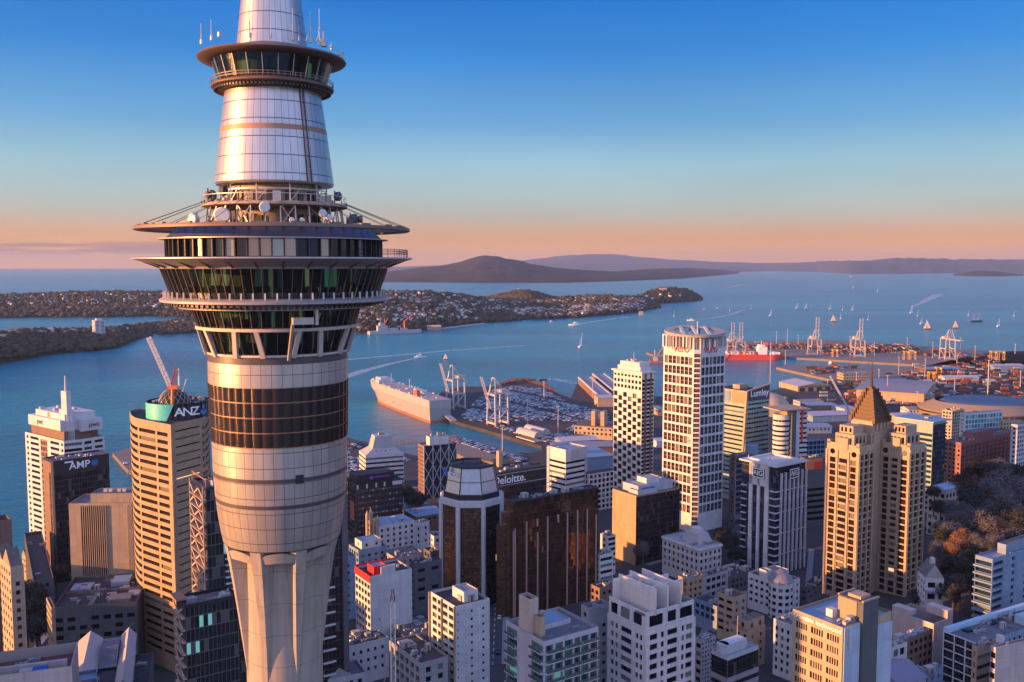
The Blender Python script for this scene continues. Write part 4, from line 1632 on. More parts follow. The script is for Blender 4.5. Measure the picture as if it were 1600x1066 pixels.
# ------------------------------------------------------------------ ground of the city
def make_ground():
 t = NT("city_asphalt")
 n1 = t.noise(0.03, 5.0, 0.6)
 n2 = t.noise(0.6, 4.0, 0.6)
 b = t.mix(t.ramp(n1, [(0.35, (0, 0, 0, 1)), (0.65, (1, 1, 1, 1))]), (0.026, 0.026, 0.03, 1), (0.052, 0.048, 0.047, 1))
 b = t.mix(t.ramp(n2, [(0.55, (0, 0, 0, 1)), (0.7, (0.5, 0.5, 0.5, 1))]), b, (0.075, 0.07, 0.07, 1))
 t.l(b, t.b.inputs['Base Color'])
 t.b.inputs['Roughness'].default_value = 0.9
 def G_(lst, z=4.0):
  return [gnd(x, y, z) for x, y in lst]
 main = [(-420, 1000), (-120, 905), (0, 884), (45, 874), (100, 855), (165, 805), (172, 770), (330, 745), (545, 684), (590, 700), (650, 712), (672, 726), (700, 735), (740, 745), (850, 745), (846, 697), (680, 649),
   (662, 640), (690, 612), (722, 604), (775, 604), (800, 592.5), (828, 594), (852, 602), (868, 613), (892, 622), (903, 597), (945, 591), (958, 600), (985, 618), (1040, 620), (1135, 613), (1190, 612), (1300, 594), (1445, 590), (1445, 572), (1500, 560), (1560, 549), (1900, 549)]
 m = MB()
 P = G_(main)
 far = [Vector((P[-1].x + 500, P[-1].y, 4)), Vector((P[-1].x + 500, -300, 4)), Vector((-900, -300, 4)), Vector((-900, P[0].y, 4))]
 poly = P + far
 import mathutils
 tri = mathutils.geometry.tessellate_polygon([poly])
 for a, b_, c in tri:
  q = [poly[a], poly[b_], poly[c]]
  if (q[1] - q[0]).cross(q[2] - q[0]).z < 0:
   q = q[::-1]
  m.face(q)
 for a, b_ in zip(P, P[1:]):
  m.quad((b_.x, b_.y, -3), a - b_, (0, 0, 7))
 tag(m.obj("waterfront_ground", t.m), kind='structure')
 m = MB()
 xs = list(range(-760, 1000, 20))
 ys = list(range(-280, 1000, 20))
 def zz(x, y):
  z = zg(x, y)
  return z if z > 4.06 else 3.2
 for i in range(len(xs) - 1):
  for j in range(len(ys) - 1):
   c = [(xs[i], ys[j]), (xs[i + 1], ys[j]), (xs[i + 1], ys[j + 1]), (xs[i], ys[j + 1])]
   h = [zz(*q) for q in c]
   if max(h) > 3.5:
    m.face([(q[0], q[1], k) for q, k in zip(c, h)])
 tag(m.obj("city_ground", t.m), kind='structure')
 tq = wall_mat("wharf_deck", (0.20, 0.165, 0.14), 0.9, 0.25, 0.05, 0.0)
 def wharf(nm, lst, z=4.0):
  P = G_(lst, z)
  m = MB()
  for a, b_, c in mathutils.geometry.tessellate_polygon([P]):
   q = [P[a], P[b_], P[c]]
   if (q[1] - q[0]).cross(q[2] - q[0]).z < 0:
    q = q[::-1]
   m.face(q)
  for a, b_ in zip(P, P[1:] + P[:1]):
   m.quad((a.x, a.y, -3), b_ - a, (0, 0, z + 3))
   L = (b_ - a).length
   d = (b_ - a).normalized()
   k = 0.0
   while k < L:
    p = a + d * k
    m.tube((p.x, p.y, -2), (p.x, p.y, z - .4), .45, n=5, caps=False)
    k += 7
  return tag(m.obj(nm, tq), kind='structure')
 wharf("container_wharf", [(1010, 551), (1040, 547), (1140, 533), (1300, 531.5), (1420, 540), (1560, 548.5), (1760, 548.5), (1760, 570), (1500, 570), (1445, 570.5), (1245, 559), (1222, 557), (1130, 556), (1020, 554.5)])
 wharf("finger_wharf", [(1213, 574), (1240, 569.5), (1446, 577), (1446, 597), (1302, 594)], 4.1)
 wharf("car_wharf", [(676, 690), (708, 679), (835, 715), (820, 735), (740, 722)], 4.1)
 wharf("left_wharf", [(176, 708), (200, 700), (260, 712), (250, 740), (200, 735)], 4.0)
make_ground()
W_, O_ = M_W, M_ROOF
# ------------------------------------------------------------------ left side
def b_stepped_white():
 cols_l = [(.03, .08), (.13, .34), (.66, .9)]
 F_, u, v, W, D, poly = plan4(39, 103, 163, 690, 600, 52)
 f = poly[0]
 cut = 0.30
 pl = [f + u * (W * .42), poly[1], poly[2], poly[3], f + v * (D * .05)]
 zb = zg(f.x, f.y) - 1
 B = Bld("stepped_office_tower", "white banded office tower with stepped top and tall spire, leftmost by the water", f, zb)
 B.u, B.v, B.W, B.D, B.poly, B.z1, B.zr = u, v, W, D, poly, F_.z, F_.z - 1
 sp = dict(fh=3.9, wh=1.9, top=1.9)
 B.block(pl, zb, F_.z, (spec(cols=[(.08, .42), (.55, .92)], rec=.7, **sp), None, None, spec(cols=[(.04, .09), (.14, .36), (.66, .88), (.93, .98)], rec=.7, **sp), spec(cols=[(.03, .97)], rec=.7, **sp)), 1.0)
 a, b = pl[3], pl[4]
 d = (b - a)
 n = Vector((d.y, -d.x, 0)).normalized()
 B.extra("glazed_slot", curtain_mat("slot_brown", (0.06, 0.035, 0.03), (0.22, 0.11, 0.08), 2.2, 3.9, .5), lambda m: m.quad(a + d * .41 + n * .12 + Z * zb, d * .17, Z * (F_.z - zb - 2.2)))
 z = F_.z - 1
 zu = lambda y: at(100, y, 612).z
 white = W_['white']
 def q(a0, a1, b0, b1): return sub_poly(B, a0, a1, b0, b1)
 def upper(m):
  m.prism(q(.12, .92, .12, .82), z, zu(646), 0)
 B.extra("upper_storey", white, upper)
 B.extra("upper_storey_base", W_['brown'], lambda m: m.prism(q(.07, .95, .10, .90), z, zu(672), 0))
 def boxes(m):
  m.prism(q(.02, .22, .14, .92), zu(671), zu(655), 0, True)
  m.prism(q(.45, 1.0, .03, .2), zu(674), zu(656), 0, True)
 B.extra("sign_box", white, boxes)
 c = q(.22, .22, .22, .22)[0]
 def spire(m):
  m.prism(q(.16, .34, .10, .28), zu(690), zu(640), 0)
  m.prism(q(.19, .31, .13, .25), zu(640), zu(611), 0)
  p = q(.25, .25, .19, .19)[0]
  m.tube(p + Z * zu(611), p + Z * zu(587), .9, .5, 8)
  for s in (1, -1):
   m.prism(q(.17 + .02 * s, .33 + .02 * s, .11, .27), zu(650) , zu(648), 0)
 B.extra("spire", white, spire)
 def clut(m):
  for k, (a_, b_) in enumerate(((.3, .5), (.7, .4), (.6, .7), (.2, .75))):
   p = q(a_, a_, b_, b_)[0]
   m.box(p + Z * (zu(646) + .8), u * 2.5, v * 2, Z * 1.6)
 B.extra("roof_vents", W_['offwhite'], clut)
 B.finish(white, O_['grey'])
 lo = q(.02, .02, .14, .92)
 a, b = Vector(lo[3]), Vector(lo[0])
 mid = a + (b - a) * .38
 text_on(B, "pwc", 5.2, Vector((mid.x, mid.y, (zu(671) + zu(655)) / 2)), (b - a), Z, M_txtk)
 lo = q(.12, .92, .12, .82)
 a, b = Vector(lo[3]), Vector(lo[0])
 mid = a + (b - a) * .46
 def em(m):
  d = (b - a).normalized()
  n = Vector((d.y, -d.x, 0))
  zc = zu(651)
  for s0, s1, h0, h1 in ((-1.6, 0.3, -1.4, 1.2), (0.3, 1.9, -1.4, .1), (-.6, .9, 1.2, 2.0)):
   m.box(mid + d * ((s0 + s1) / 2) + n * .1 + Z * (zc + (h0 + h1) / 2), d * (s1 - s0), n * .2, Z * (h1 - h0))
 B.extra("sign_emblem", M_txto, em)
 lo = q(.45, 1.0, .03, .2)
 a, b = Vector(lo[0]), Vector(lo[1])
 mid = a + (b - a) * .6
 text_on(B, "pwc", 4.6, Vector((mid.x, mid.y, (zu(674) + zu(656)) / 2)), (b - a), Z, M_txtk)
b_stepped_white()
C_black = curtain_mat("curtain_black", (0.018, 0.017, 0.019), (0.045, 0.038, 0.036), 1.6, 3.6, .12, 0.10, 0.0, .06, (0.10, 0.075, 0.06), .08, (1.0, .6, .3), .006, .3)
C_brown = curtain_mat("curtain_bronze", (0.17, 0.085, 0.045), (0.03, 0.02, 0.018), 1.5, 3.7, .10, 0.06, 0.8, .055, None, 0, (1.0, .55, .2), .003, .3)
C_bronze2 = curtain_mat("curtain_gold", (0.30, 0.16, 0.085), (0.03, 0.02, 0.018), 1.4, 1.8, .12, 0.16, 0.75, .10)
C_dblue = curtain_mat("curtain_dark_blue", (0.012, 0.018, 0.032), (0.05, 0.05, 0.06), 1.8, 3.6, .10, 0.08, 0.0, .05, (0.08, 0.09, 0.11), .1)
C_dark2 = curtain_mat("curtain_dark_lit", (0.014, 0.016, 0.020), (0.07, 0.066, 0.068), 1.15, 3.4, .14, 0.08, 0.0, .06, (0.09, 0.085, 0.08), .14, (0.28, 0.75, 0.80), .07, .20)
def glass_face(B, i, mat, a0=0.0, a1=1.0, z0=None, z1=None, off=.10, name="glass_wall"):
 a, b = Vector(B.poly[i]), Vector(B.poly[(i + 1) % len(B.poly)])
 d = b - a
 n = Vector((d.y, -d.x, 0)).normalized()
 z0 = B.z0 if z0 is None else z0
 z1 = B.z1 - 1.5 if z1 is None else z1
 return B.extra(name, mat, lambda m: m.quad(a + d * a0 + n * off + Z * z0, d * (a1 - a0), Z * (z1 - z0)))
def b_black_left():
 B = tower_block("black_office_tower", "black glass office tower with white letters, in front of the white banded tower", 67.5, 83, 170, 721, 555, 45, 'black', 'grey', kit=6,
     mis=None, fin=False)
 B.finish([W_['black']], O_['grey'])
 glass_face(B, 0, C_black, 0.01, .99, z1=B.z1 - 8.5)
 glass_face(B, 3, W_['brown'], 0.0, .78, z1=B.z1 - 1.5, name="brick_wall")
 glass_face(B, 3, C_black, 0.55, .72, z1=B.z1 - 8, off=.14)
 a, d = Vector(B.poly[0]), (Vector(B.poly[1]) - Vector(B.poly[0]))
 n = Vector((d.y, -d.x, 0)).normalized()
 p = a + d * .46 + Z * (B.z1 - 4.6)
 text_on(B, "AMP", 6.4, p, d, Z, M_txtw)
 q = a + d * .73 + Z * (B.z1 - 4.4) + n * .2
 def star(m):
  dd = d.normalized()
  for k in range(8):
   w = 2 * PI * k / 8
   r = dd * math.cos(w) + Z * math.sin(w)
   m.bar(q, q + r * 2.3, .7, .2, up=n)
 B.extra("sign_emblem", M_txtb, star)
 B.extra("sign_plate", M_txtw, lambda m: m.box(a + d * .27 + n * .1 + Z * (B.z1 - 1.8), d.normalized() * 5, n * .1, Z * .9))
b_black_left()
def b_finned():
 B = tower_block("finned_office_block", "beige block with dark vertical slots between blank panels beside the round banded tower", None, 107, 206, 787, 500, 3, 'cream', 'grey', depth=22, kit=0, fin=False,
     spR=None)
 B.finish(W_['cream'], O_['grey'])
 a, d = Vector(B.poly[0]), (Vector(B.poly[1]) - Vector(B.poly[0]))
 W = d.length
 d.normalize()
 n = Vector((d.y, -d.x, 0))
 glass_face(B, 0, G('dark'), .19, .58, z1=B.z1 - 2.0, off=.06)
 glass_face(B, 0, G('dark'), .93, .998, z1=B.z1 - 2.0, off=.06)
 for f0, f1, k in ((.19, .58, 12), (.93, 1.0, 4)):
  for i in range(k + 1):
   s = (f0 + (f1 - f0) * i / k) * W
   B.extra("fin", W_['cream'], lambda m: m.box(a + d * s + n * .35 + Z * ((B.z0 + B.z1 - 1.2) / 2), d * .42, n * .7, Z * (B.z1 - 1.2 - B.z0)))
 penthouse(B, .30, .99, .2, .8, 5.2, W_['cream'], 'grey')
 B.extra("roof_vents", W_['offwhite'], lambda m: [m.box(sub_poly(B, t, t, .4, .4)[0] + Z * (B.zr + 6), B.u * 2, B.v * 2, Z * 1.6) for t in (.5, .58, .72, .8)])
b_finned()
def b_round():
 Y = 420
 yt = 657
 c = at(266, yt, Y)
 def PX(x, y_):
  return Vector(((x - 800) / F * (y_ * math.cos(PITCH) + 66 * math.sin(PITCH)), y_, 0))
 poly = [PX(202, 447), PX(203, 439), PX(205.5, 433), PX(209.5, 428.5), PX(215, 425), PX(266, 408.5), PX(268.5, 409), PX(270.5, 411), PX(314, 427), PX(319, 431), PX(324, 440), PX(326, 450)]
 a = R(10)
 u, v = Vector((math.cos(a), math.sin(a), 0)), Vector((-math.sin(a), math.cos(a), 0))
 poly += [PX(324, 453), PX(300, 455), PX(220, 455), PX(206, 451)]
 ctr = Vector((sum(p.x for p in poly) / len(poly), sum(p.y for p in poly) / len(poly), 0))
 z1 = c.z
 zb = zg(ctr.x, ctr.y) - 1
 B = Bld("round_banded_tower", "beige banded office tower with rounded corners, sign drum and lattice dome on its roof", ctr, zb)
 B.u, B.v, B.poly, B.z1, B.zr = u, v, poly, z1, z1 - 1
 n = len(poly)
 sp = spec(fh=3.62, wh=1.75, top=4.1, rec=.55, bot=6, glass='brown')
 ful = S(sp, cols=[(0, 1.0)])
 slot = S(sp, wh=.7, rec=.9, top=3.4)
 specs = [S(sp, cols=[(.15, 1.0)]), ful, ful, S(sp, cols=[(0, .8)]), S(sp, cols=[(.02, .53), (.585, .90)]), None, None, S(slot, cols=[(.05, .93)]), S(sp, cols=[(.2, .8)]), ful, ful] + [None] * 5
 B.block(poly, zb, z1, specs, 1.0)
 B.finish(W_['tan'], O_['dark'], 'brown')
 dc = Vector((at(278, 640, 437).x, 437, 0))
 rd = 14.2
 zd = at(280, 632, 423).z
 dark = plain_mat("drum_dark", (0.016, 0.02, 0.03), 0.35)
 teal = plain_mat("drum_teal", (0.10, 0.52, 0.45), 0.4)
 view = math.atan2(-dc.y, -dc.x)
 t_split = view - R(14)
 B.extra("sign_drum", [dark], lambda m: (m.lathe(dc, [(rd, zd), (rd, z1 - 1)], 96), m.lathe(dc, [(rd - .5, zd - 1.2), (rd - .5, zd), (rd, zd)][::-1], 64)))
 B.extra("drum_roof", O_['dark'], lambda m: m.ngon([(dc.x + (rd - .5) * math.cos(2 * PI * i / 48), dc.y + (rd - .5) * math.sin(2 * PI * i / 48)) for i in range(48)], zd - 1.2))
 def tp(m):
  N = 60
  for i in range(N):
   for j in range(6):
    h0, h1 = j / 6, (j + 1) / 6
    def an(i_, h):
     lim = t_split + R(9) * (h - .5) * 1.6
     a0 = t_split - R(90)
     return a0 + (lim - a0) * i_ / N
    r = rd + .06
    zl, zh = (z1 - .9) + (zd - z1 + .8) * h0, (z1 - .9) + (zd - z1 + .8) * h1
    P = [(dc.x + r * math.cos(an(i, h0)), dc.y + r * math.sin(an(i, h0)), zl), (dc.x + r * math.cos(an(i + 1, h0)), dc.y + r * math.sin(an(i + 1, h0)), zl),
      (dc.x + r * math.cos(an(i + 1, h1)), dc.y + r * math.sin(an(i + 1, h1)), zh), (dc.x + r * math.cos(an(i, h1)), dc.y + r * math.sin(an(i, h1)), zh)]
    m.face(P, 0, None, True)
 B.extra("drum_colour_band", teal, tp)
 zc = (zd + z1 - 1) / 2
 for ch, dg in (("A", 2), ("N", 17.5), ("Z", 33)):
  t = view + R(dg)
  nn = Vector((math.cos(t), math.sin(t), 0))
  text_on(B, ch, 5.6, dc + nn * (rd - .05) + Z * zc, Vector((-nn.y, nn.x, 0)), Z, M_txtw, .1, font_sc=(1.15, 1))
 t = view + R(52)
 nn = Vector((math.cos(t), math.sin(t), 0))
 ss = Vector((-nn.y, nn.x, 0))
 def lotus(m):
  q = dc + nn * (rd + .1) + Z * zc
  for cx, cy, rr in ((0, 1.5, 1.0), (-1.3, -.8, .85), (1.3, -.8, .85), (0, -1.4, .8)):
   for i in range(12):
    a0, a1 = 2 * PI * i / 12, 2 * PI * (i + 1) / 12
    m.face([q + ss * cx + Z * cy, q + ss * (cx + rr * math.cos(a0)) + Z * (cy + 1.3 * rr * math.sin(a0)), q + ss * (cx + rr * math.cos(a1)) + Z * (cy + 1.3 * rr * math.sin(a1))])
 B.extra("sign_emblem", plain_mat("emblem_blue", (0.02, 0.20, 0.48), .5), lotus)
 rs = 7.4
 cz = zd - 2.2
 dm = dc + u * -1.4
 def dome(m):
  def P(t, e):
   return dm + Vector((math.cos(t) * math.cos(e), math.sin(t) * math.cos(e), 0)) * rs + Z * (cz + math.sin(e) * rs * 1.12)
  N, K = 16, 6
  for i in range(N):
   for kk in range(K):
    e0, e1 = R(3 + 84 * kk / K), R(3 + 84 * (kk + 1) / K)
    t0 = 2 * PI * (i + .5 * (kk % 2)) / N
    for s in (.5, -.5):
     m.bar(P(t0, e0), P(t0 + 2 * PI * s / N, e1), .15, .15)
 B.extra("lattice_dome", plain_mat("dome_steel", (0.50, 0.42, 0.37), .5, .3), dome)
 B.extra("dome_core", O_['dark'], lambda m: m.lathe(dm, [(0.0, cz + 7.9), (3, cz + 7.3), (5.3, cz + 5.4), (6.8, cz + 2), (7.0, cz)], 24))
 def rk(m):
  r = random.Random(4)
  for i in range(14):
   t = r.uniform(0, 2 * PI)
   q = dc + Vector((math.cos(t), math.sin(t), 0)) * r.uniform(10.2, 12.6) + Z * (zd - .6)
   m.box(q, u * r.uniform(.8, 2), v * r.uniform(.8, 1.6), Z * r.uniform(.8, 1.6))
 B.extra("roof_equipment", W_['offwhite'], rk)
 cp = at(269, 609, Y + 9)
 zt = lambda x, y: at(x, y, Y + 9)
 T = thing("luffing_crane", "white and red luffing crane standing on the round banded tower behind its dome", "crane", (cp.x, cp.y, zd))
 lat = plain_mat("crane_white", (0.72, 0.62, 0.54), .5)
 red = plain_mat("crane_red", (0.50, 0.04, 0.04), .5)
 def lattice(m, p, q, w, nseg):
  d = (q - p)
  s = d.cross(Vector((0, 1, 0))).normalized() * w / 2
  t = Vector((0, w / 2, 0))
  for a_, b_ in ((1, 1), (1, -1), (-1, 1), (-1, -1)):
   m.bar(p + s * a_ + t * b_, q + s * a_ + t * b_, w * .16)
  for i in range(nseg):
   A, Bq = p + d * (i / nseg), p + d * ((i + 1) / nseg)
   sg = 1 if i % 2 else -1
   for b_ in (1, -1):
    m.bar(A + s * sg + t * b_, Bq - s * sg + t * b_, w * .1)
   for a_ in (1, -1):
    m.bar(A + s * a_ + t * sg, Bq + s * a_ - t * sg, w * .1)
 m = MB(); lattice(m, zt(266, 604), zt(232, 527), 1.5, 16); m.obj("jib", lat, T)
 m = MB(); lattice(m, zt(268, 606), zt(275, 577), 1.1, 7); m.obj("a_frame", red, T)
 m = MB(); m.bar(zt(279.5, 606), zt(279, 576), .55); m.obj("back_mast", lat, T)
 m = MB(); m.box(zt(271, 605), (4.6, 0, 0), (0, 2.2, 0), (0, 0, 1.8)); m.tube(Vector((cp.x, cp.y, zd - 1)), zt(270, 606), .9, n=8); m.obj("machinery_deck", plain_mat("crane_orange", (0.60, 0.14, 0.04), .5), T)
 m = MB(); m.tube(zt(275, 577), zt(232, 527), .07, n=4, caps=False); m.tube(zt(275, 577), zt(268, 600), .07, n=4, caps=False); m.obj("stay_rope", M_darkst, T)
 m = MB(); m.bar(zt(287, 606), zt(291, 592), .3); m.bar(zt(287, 606), zt(285, 612), .4); m.obj("gin_pole", lat, T)
b_round()
def b_zigzag():
 cur = C_dark2
 B = tower_block("balcony_tower", "dark glass apartment tower with zigzag white balcony screens, directly left of the observation tower", 300.5, 321.5, 395, 762, 268, 34, 'black', 'brown', kit=4, fin=False, z0=15)
 B.finish(W_['black'], O_['brown'])
 glass_face(B, 0, cur, 0, 1, z1=B.z1 - .9)
 a, b = Vector(B.poly[3]), Vector(B.poly[0])
 d = b - a
 n = Vector((d.y, -d.x, 0)).normalized()
 wm = wall_mat("screen_pale", (0.40, 0.29, 0.23), .6, streak=0)
 L = d.length
 dn = d.normalized()
 glass_face(B, 3, C_black, 0, 1, z1=B.z1 - .9)
 nfl = int((B.z1 - 95) / 3.4)
 for k in range(nfl):
  z = B.z1 - 2.2 - 3.4 * k
  gap = 12 <= k < 13
  if gap:
   continue
  def scr(m):
   s = -1 if k % 2 else 1
   for j in range(3):
    c0, c1 = L * (j / 3 + .02), L * ((j + 1) / 3 - .02)
    p, q = a + dn * c0 + n * .9, a + dn * c1 + n * .9
    dz = 1.1 * (1 if (j + k) % 2 else -1)
    m.bar(p + Z * (z - dz), q + Z * (z + dz), .18, .55, up=Z)
   m.box(a + d * .5 + n * .5 + Z * (z - 1.7), dn * L, n * 1.3, Z * .22)
  B.extra("balcony_screen", wm, scr)
 B.extra("balcony_posts", wm, lambda m: [m.bar(a + dn * s + n * .95 + Z * 60, a + dn * s + n * .95 + Z * (B.z1 + .3), .28) for s in (0.15, L - .15)])
 a2, b2 = Vector(B.poly[0]), Vector(B.poly[1])
 d2 = (b2 - a2).normalized()
 n2 = Vector((d2.y, -d2.x, 0))
 for k in range(9):
  z = at(335, 852 + 9.6 * k, 272).z
  B.extra("white_ledge", M_W['white'], lambda m: m.box(a2 + d2 * 14 + n2 * .6 + Z * z, d2 * 18, n2 * 1.1, Z * .3))
 def fr(m):
  p = [Vector(q) for q in B.poly]
  for i in range(4):
   m.bar(p[i] + Z * (B.z1 + 2.2), p[(i + 1) % 4] + Z * (B.z1 + 2.2), .3)
   m.bar(p[i] + Z * (B.z1 - .5), p[i] + Z * (B.z1 + 2.3), .3)
  m.bar(p[0] + Z * (B.z1 + 2.2), p[2] + Z * (B.z1 + 2.2), .25)
 B.extra("roof_frame", plain_mat("frame_terracotta", (0.32, 0.13, 0.08), .6), fr)
 B = tower_block("balcony_block", "lower dark glass apartment block with lit teal windows at the foot of the zigzag tower", 275.5, 289, 372, 946, 238, 34, 'black', 'brown', kit=3, fin=False, z0=15)
 B.finish(W_['black'], O_['brown'])
 glass_face(B, 0, cur, 0, 1, z1=B.z1 - .9)
 a, b = Vector(B.poly[3]), Vector(B.poly[0])
 d = b - a
 n = Vector((d.y, -d.x, 0)).normalized()
 L, dn = d.length, d.normalized()
 for k in range(14):
  z = B.z1 - 2 - 3.3 * k
  def scr(m):
   for j in range(2):
    p, q = a + dn * (L * (j * .5 + .03)) + n * .8, a + dn * (L * (j * .5 + .47)) + n * .8
    dz = 1.0 * (1 if (j + k) % 2 else -1)
    m.bar(p + Z * (z - dz), q + Z * (z + dz), .16, .5, up=Z)
   m.box(a + d * .5 + n * .4 + Z * (z - 1.65), dn * L, n * 1.1, Z * .22)
  B.extra("balcony_screen", wm, scr)
 B.extra("corner_frame", plain_mat("frame_terracotta", (0.32, 0.13, 0.08), .6), lambda m: (m.box(a + d * .3 + Z * (B.z1 + .6), dn * L * .7, n * 2.6, Z * .5)))
b_zigzag()
def b_behind_tower():
 B = tower_block("dark_ledge_tower", "dark tower with white ledges seen just right of the observation tower shaft", None, 470, 541, 742, 340, 34, 'black', 'dark', kit=0, fin=False, z0=12, depth=24)
 B.finish(W_['black'], O_['dark'])
 glass_face(B, 0, C_black, 0, .86, z1=B.z1 - 1)
 a, b = Vector(B.poly[0]), Vector(B.poly[1])
 d = b - a
 n = Vector((d.y, -d.x, 0)).normalized()
 for k in range(10):
  z = at(520, 868 + 17.5 * k, 385).z
  B.extra("white_ledge", W_['white'], lambda m: m.box(a + d * .55 + n * .5 + Z * z, d * .28, n * 1.0, Z * .5))
 B.extra("service_strip", W_['dgrey'], lambda m: m.box(a + d * .93 + n * .3 + Z * ((B.z0 + B.z1) / 2), d * .12, n * .8, Z * (B.z1 - B.z0 - 1)))
b_behind_tower()
def gable_on(B, a0, a1, b0, b1, z0, h, along, wall, roofm, name="gable_roof", ov=.4):
 p = sub_poly(B, a0, a1, b0, b1)
 def rf(m):
  q = [Vector((x.x, x.y, z0)) for x in p]
  if along == 'v':
   r0, r1 = (q[0] + q[1]) / 2 + Z * h, (q[3] + q[2]) / 2 + Z * h
   m.face([q[0], r0, r1, q[3]][::-1]); m.face([q[1], q[2], r1, r0])
   m.face([q[0], q[1], r0], 1); m.face([q[2], q[3], r1], 1)
  else:
   r0, r1 = (q[0] + q[3]) / 2 + Z * h, (q[1] + q[2]) / 2 + Z * h
   m.face([q[0], q[1], r1, r0]); m.face([q[2], q[3], r0, r1])
   m.face([q[3], q[0], r0], 1); m.face([q[1], q[2], r1], 1)
 return B.extra(name, [roofm, wall], rf)
sp_small = spec(bay=3.4, ww=1.5, fh=3.4, wh=1.6, top=2.2)
sp_med = spec(bay=3.8, ww=2.4, fh=3.5, wh=1.9, top=2.0)
sp_rib = spec(ww=None, mx=.6, fh=3.6, wh=1.7, top=2.0)
sp_sq = spec(bay=3.2, ww=1.9, fh=3.3, wh=1.9, top=1.8)
def left_rest():
 B = tower_block("gabled_apartment_block", "beige apartment block with gabled top and brown side at the left edge of the picture", -60, 16, 37, 886, 330, 42, 'beige', 'dark', sp_small, spec(bay=9, ww=1.4, fh=3.3, wh=1.6, top=6, mx=.2), 'brown', kit=0, depth=24)
 gable_on(B, 0, .9, .0, .45, B.z1, 5.5, 'u', W_['beige'], O_['brown'])
 gable_on(B, 0, .9, .5, .98, B.z1, 5.5, 'u', W_['beige'], O_['brown'])
 tower_block("brown_slab_block", "plain brown slab behind the gabled block at the left edge", None, -25, 18, 818, 340, 40, 'brown', 'dark', sp_small, spec(bay=12, ww=1.2, fh=3.5, wh=1.2), kit=1, depth=9)
 B = tower_block("dark_roofed_hall", "low dark hall with cluttered flat roof below the beige slotted block", None, 82, 213, 950, 400, 13, 'dgrey', 'dark', sp_sq, spec(bay=5, ww=3.2, fh=4, wh=2.0, top=5), depth=42, kit=12, par=1.6)
 for a0, a1, b0, b1, h, mt in ((.04, .3, .62, .84, .5, 'pale'), (.55, .78, .66, .9, 2.2, 'blue'), (.82, .97, .3, .5, .5, 'pale'), (.02, .98, .48, .50, 1.4, 'brown'), (.40, .46, .05, .46, 1.0, 'grey'), (.62, .9, .12, .3, 1.6, 'grey')):
  B.extra("roof_store", O_[mt], lambda m: m.prism([(p.x, p.y) for p in sub_poly(B, a0, a1, b0, b1)], B.zr, B.zr + h))
 B = tower_block("gabled_row_block", "pale block with lit pitched roofs and balconies in front of the round banded tower", 103, 124, 212, 1004, 330, 20, 'lilac', 'dark', spec(bay=3.3, ww=2.2, fh=3.2, wh=2.1, top=1.0, rec=1.0, mx=.4), spec(bay=4, ww=1.8, fh=3.3, wh=1.4, top=3.0, cols=[(.50, .58), (.60, .70)]), kit=0, fin=False)
 B.finish(W_['lilac'], O_['dark'], 'dark')
 pink = plain_mat("roof_tile_pale", (0.42, 0.34, 0.31), .8)
 gable_on(B, -.02, .42, -.03, 1, B.z1, 3.4, 'v', W_['lilac'], pink)
 gable_on(B, .74, 1.02, -.03, 1, B.z1, 3.0, 'v', W_['lilac'], pink)
 gable_on(B, .43, .73, .05, .6, B.z1 + .2, 2.6, 'u', W_['lilac'], O_['grey'], "dormer_roof")
 B.extra("chimney_mast", W_['cream'], lambda m: m.bar(sub_poly(B, .0, .0, .75, .75)[0] + Z * (B.z1 - 8), sub_poly(B, .0, .0, .75, .75)[0] + Z * (B.z1 + 9), .7))
 B = tower_block("walled_roof_block", "near block with high pinkish parapet walls around its roof, bottom left corner", None, -60, 112, 1064, 232, 20, 'pink', 'maroon', sp_med, spec(bay=6, ww=2, fh=3.6, wh=1.6, top=5), depth=17, kit=5, par=3.0)
 B.extra("inner_wall", W_['pink'], lambda m: m.obox(B.poly[0], B.u, B.v, B.W * .05, B.W * .93, B.D * .42, B.D * .47, B.zr - .1, B.zr + 2.2))
 B.extra("roof_tank", plain_mat("tarpaulin_blue", (0.02, 0.07, 0.30), .6), lambda m: m.obox(B.poly[0], B.u, B.v, B.W * .62, B.W * .76, B.D * .05, B.D * .28, B.zr, B.zr + 2.4))
 B = tower_block("blue_roof_annexe", "small blue-grey roofed annexe with blue edge beside the pinkish walled block", None, 112, 153, 1085, 250, 25, 'bluegrey', 'blue', None, None, depth=15, kit=3)
 B = tower_block("black_low_hall", "low black roofed hall at the foot of the round banded tower", None, 152, 232, 1085, 300, 18, 'dgrey', 'dark', None, None, depth=30, kit=2, par=.5)
 tower_block("small_balcony_block", "narrow lit block with balconies standing by the street at far left", 72, 80, 86, 950, 372, 34, 'cream', 'dark', spec(bay=3, ww=2, fh=3.1, wh=1.8, top=1.2, rec=.8, mx=.2), None, kit=0)
 tower_block("terrace_block", "low dark block with pale kerbed roof terrace behind the street trees at left", 38, 52, 84, 908, 470, 30, 'dgrey', 'dark', sp_sq, sp_small, kit=2, par=1.5)
 B = tower_block("waterfront_gable_house", "small gabled waterfront house at the foot of the white banded tower", 34, 40, 50, 870, 560, 45, 'cream', 'maroon', sp_small, sp_sq, kit=0)
 gable_on(B, 0, 1, 0, 1, B.z1, 3.6, 'u', W_['cream'], O_['brown'])
left_rest()
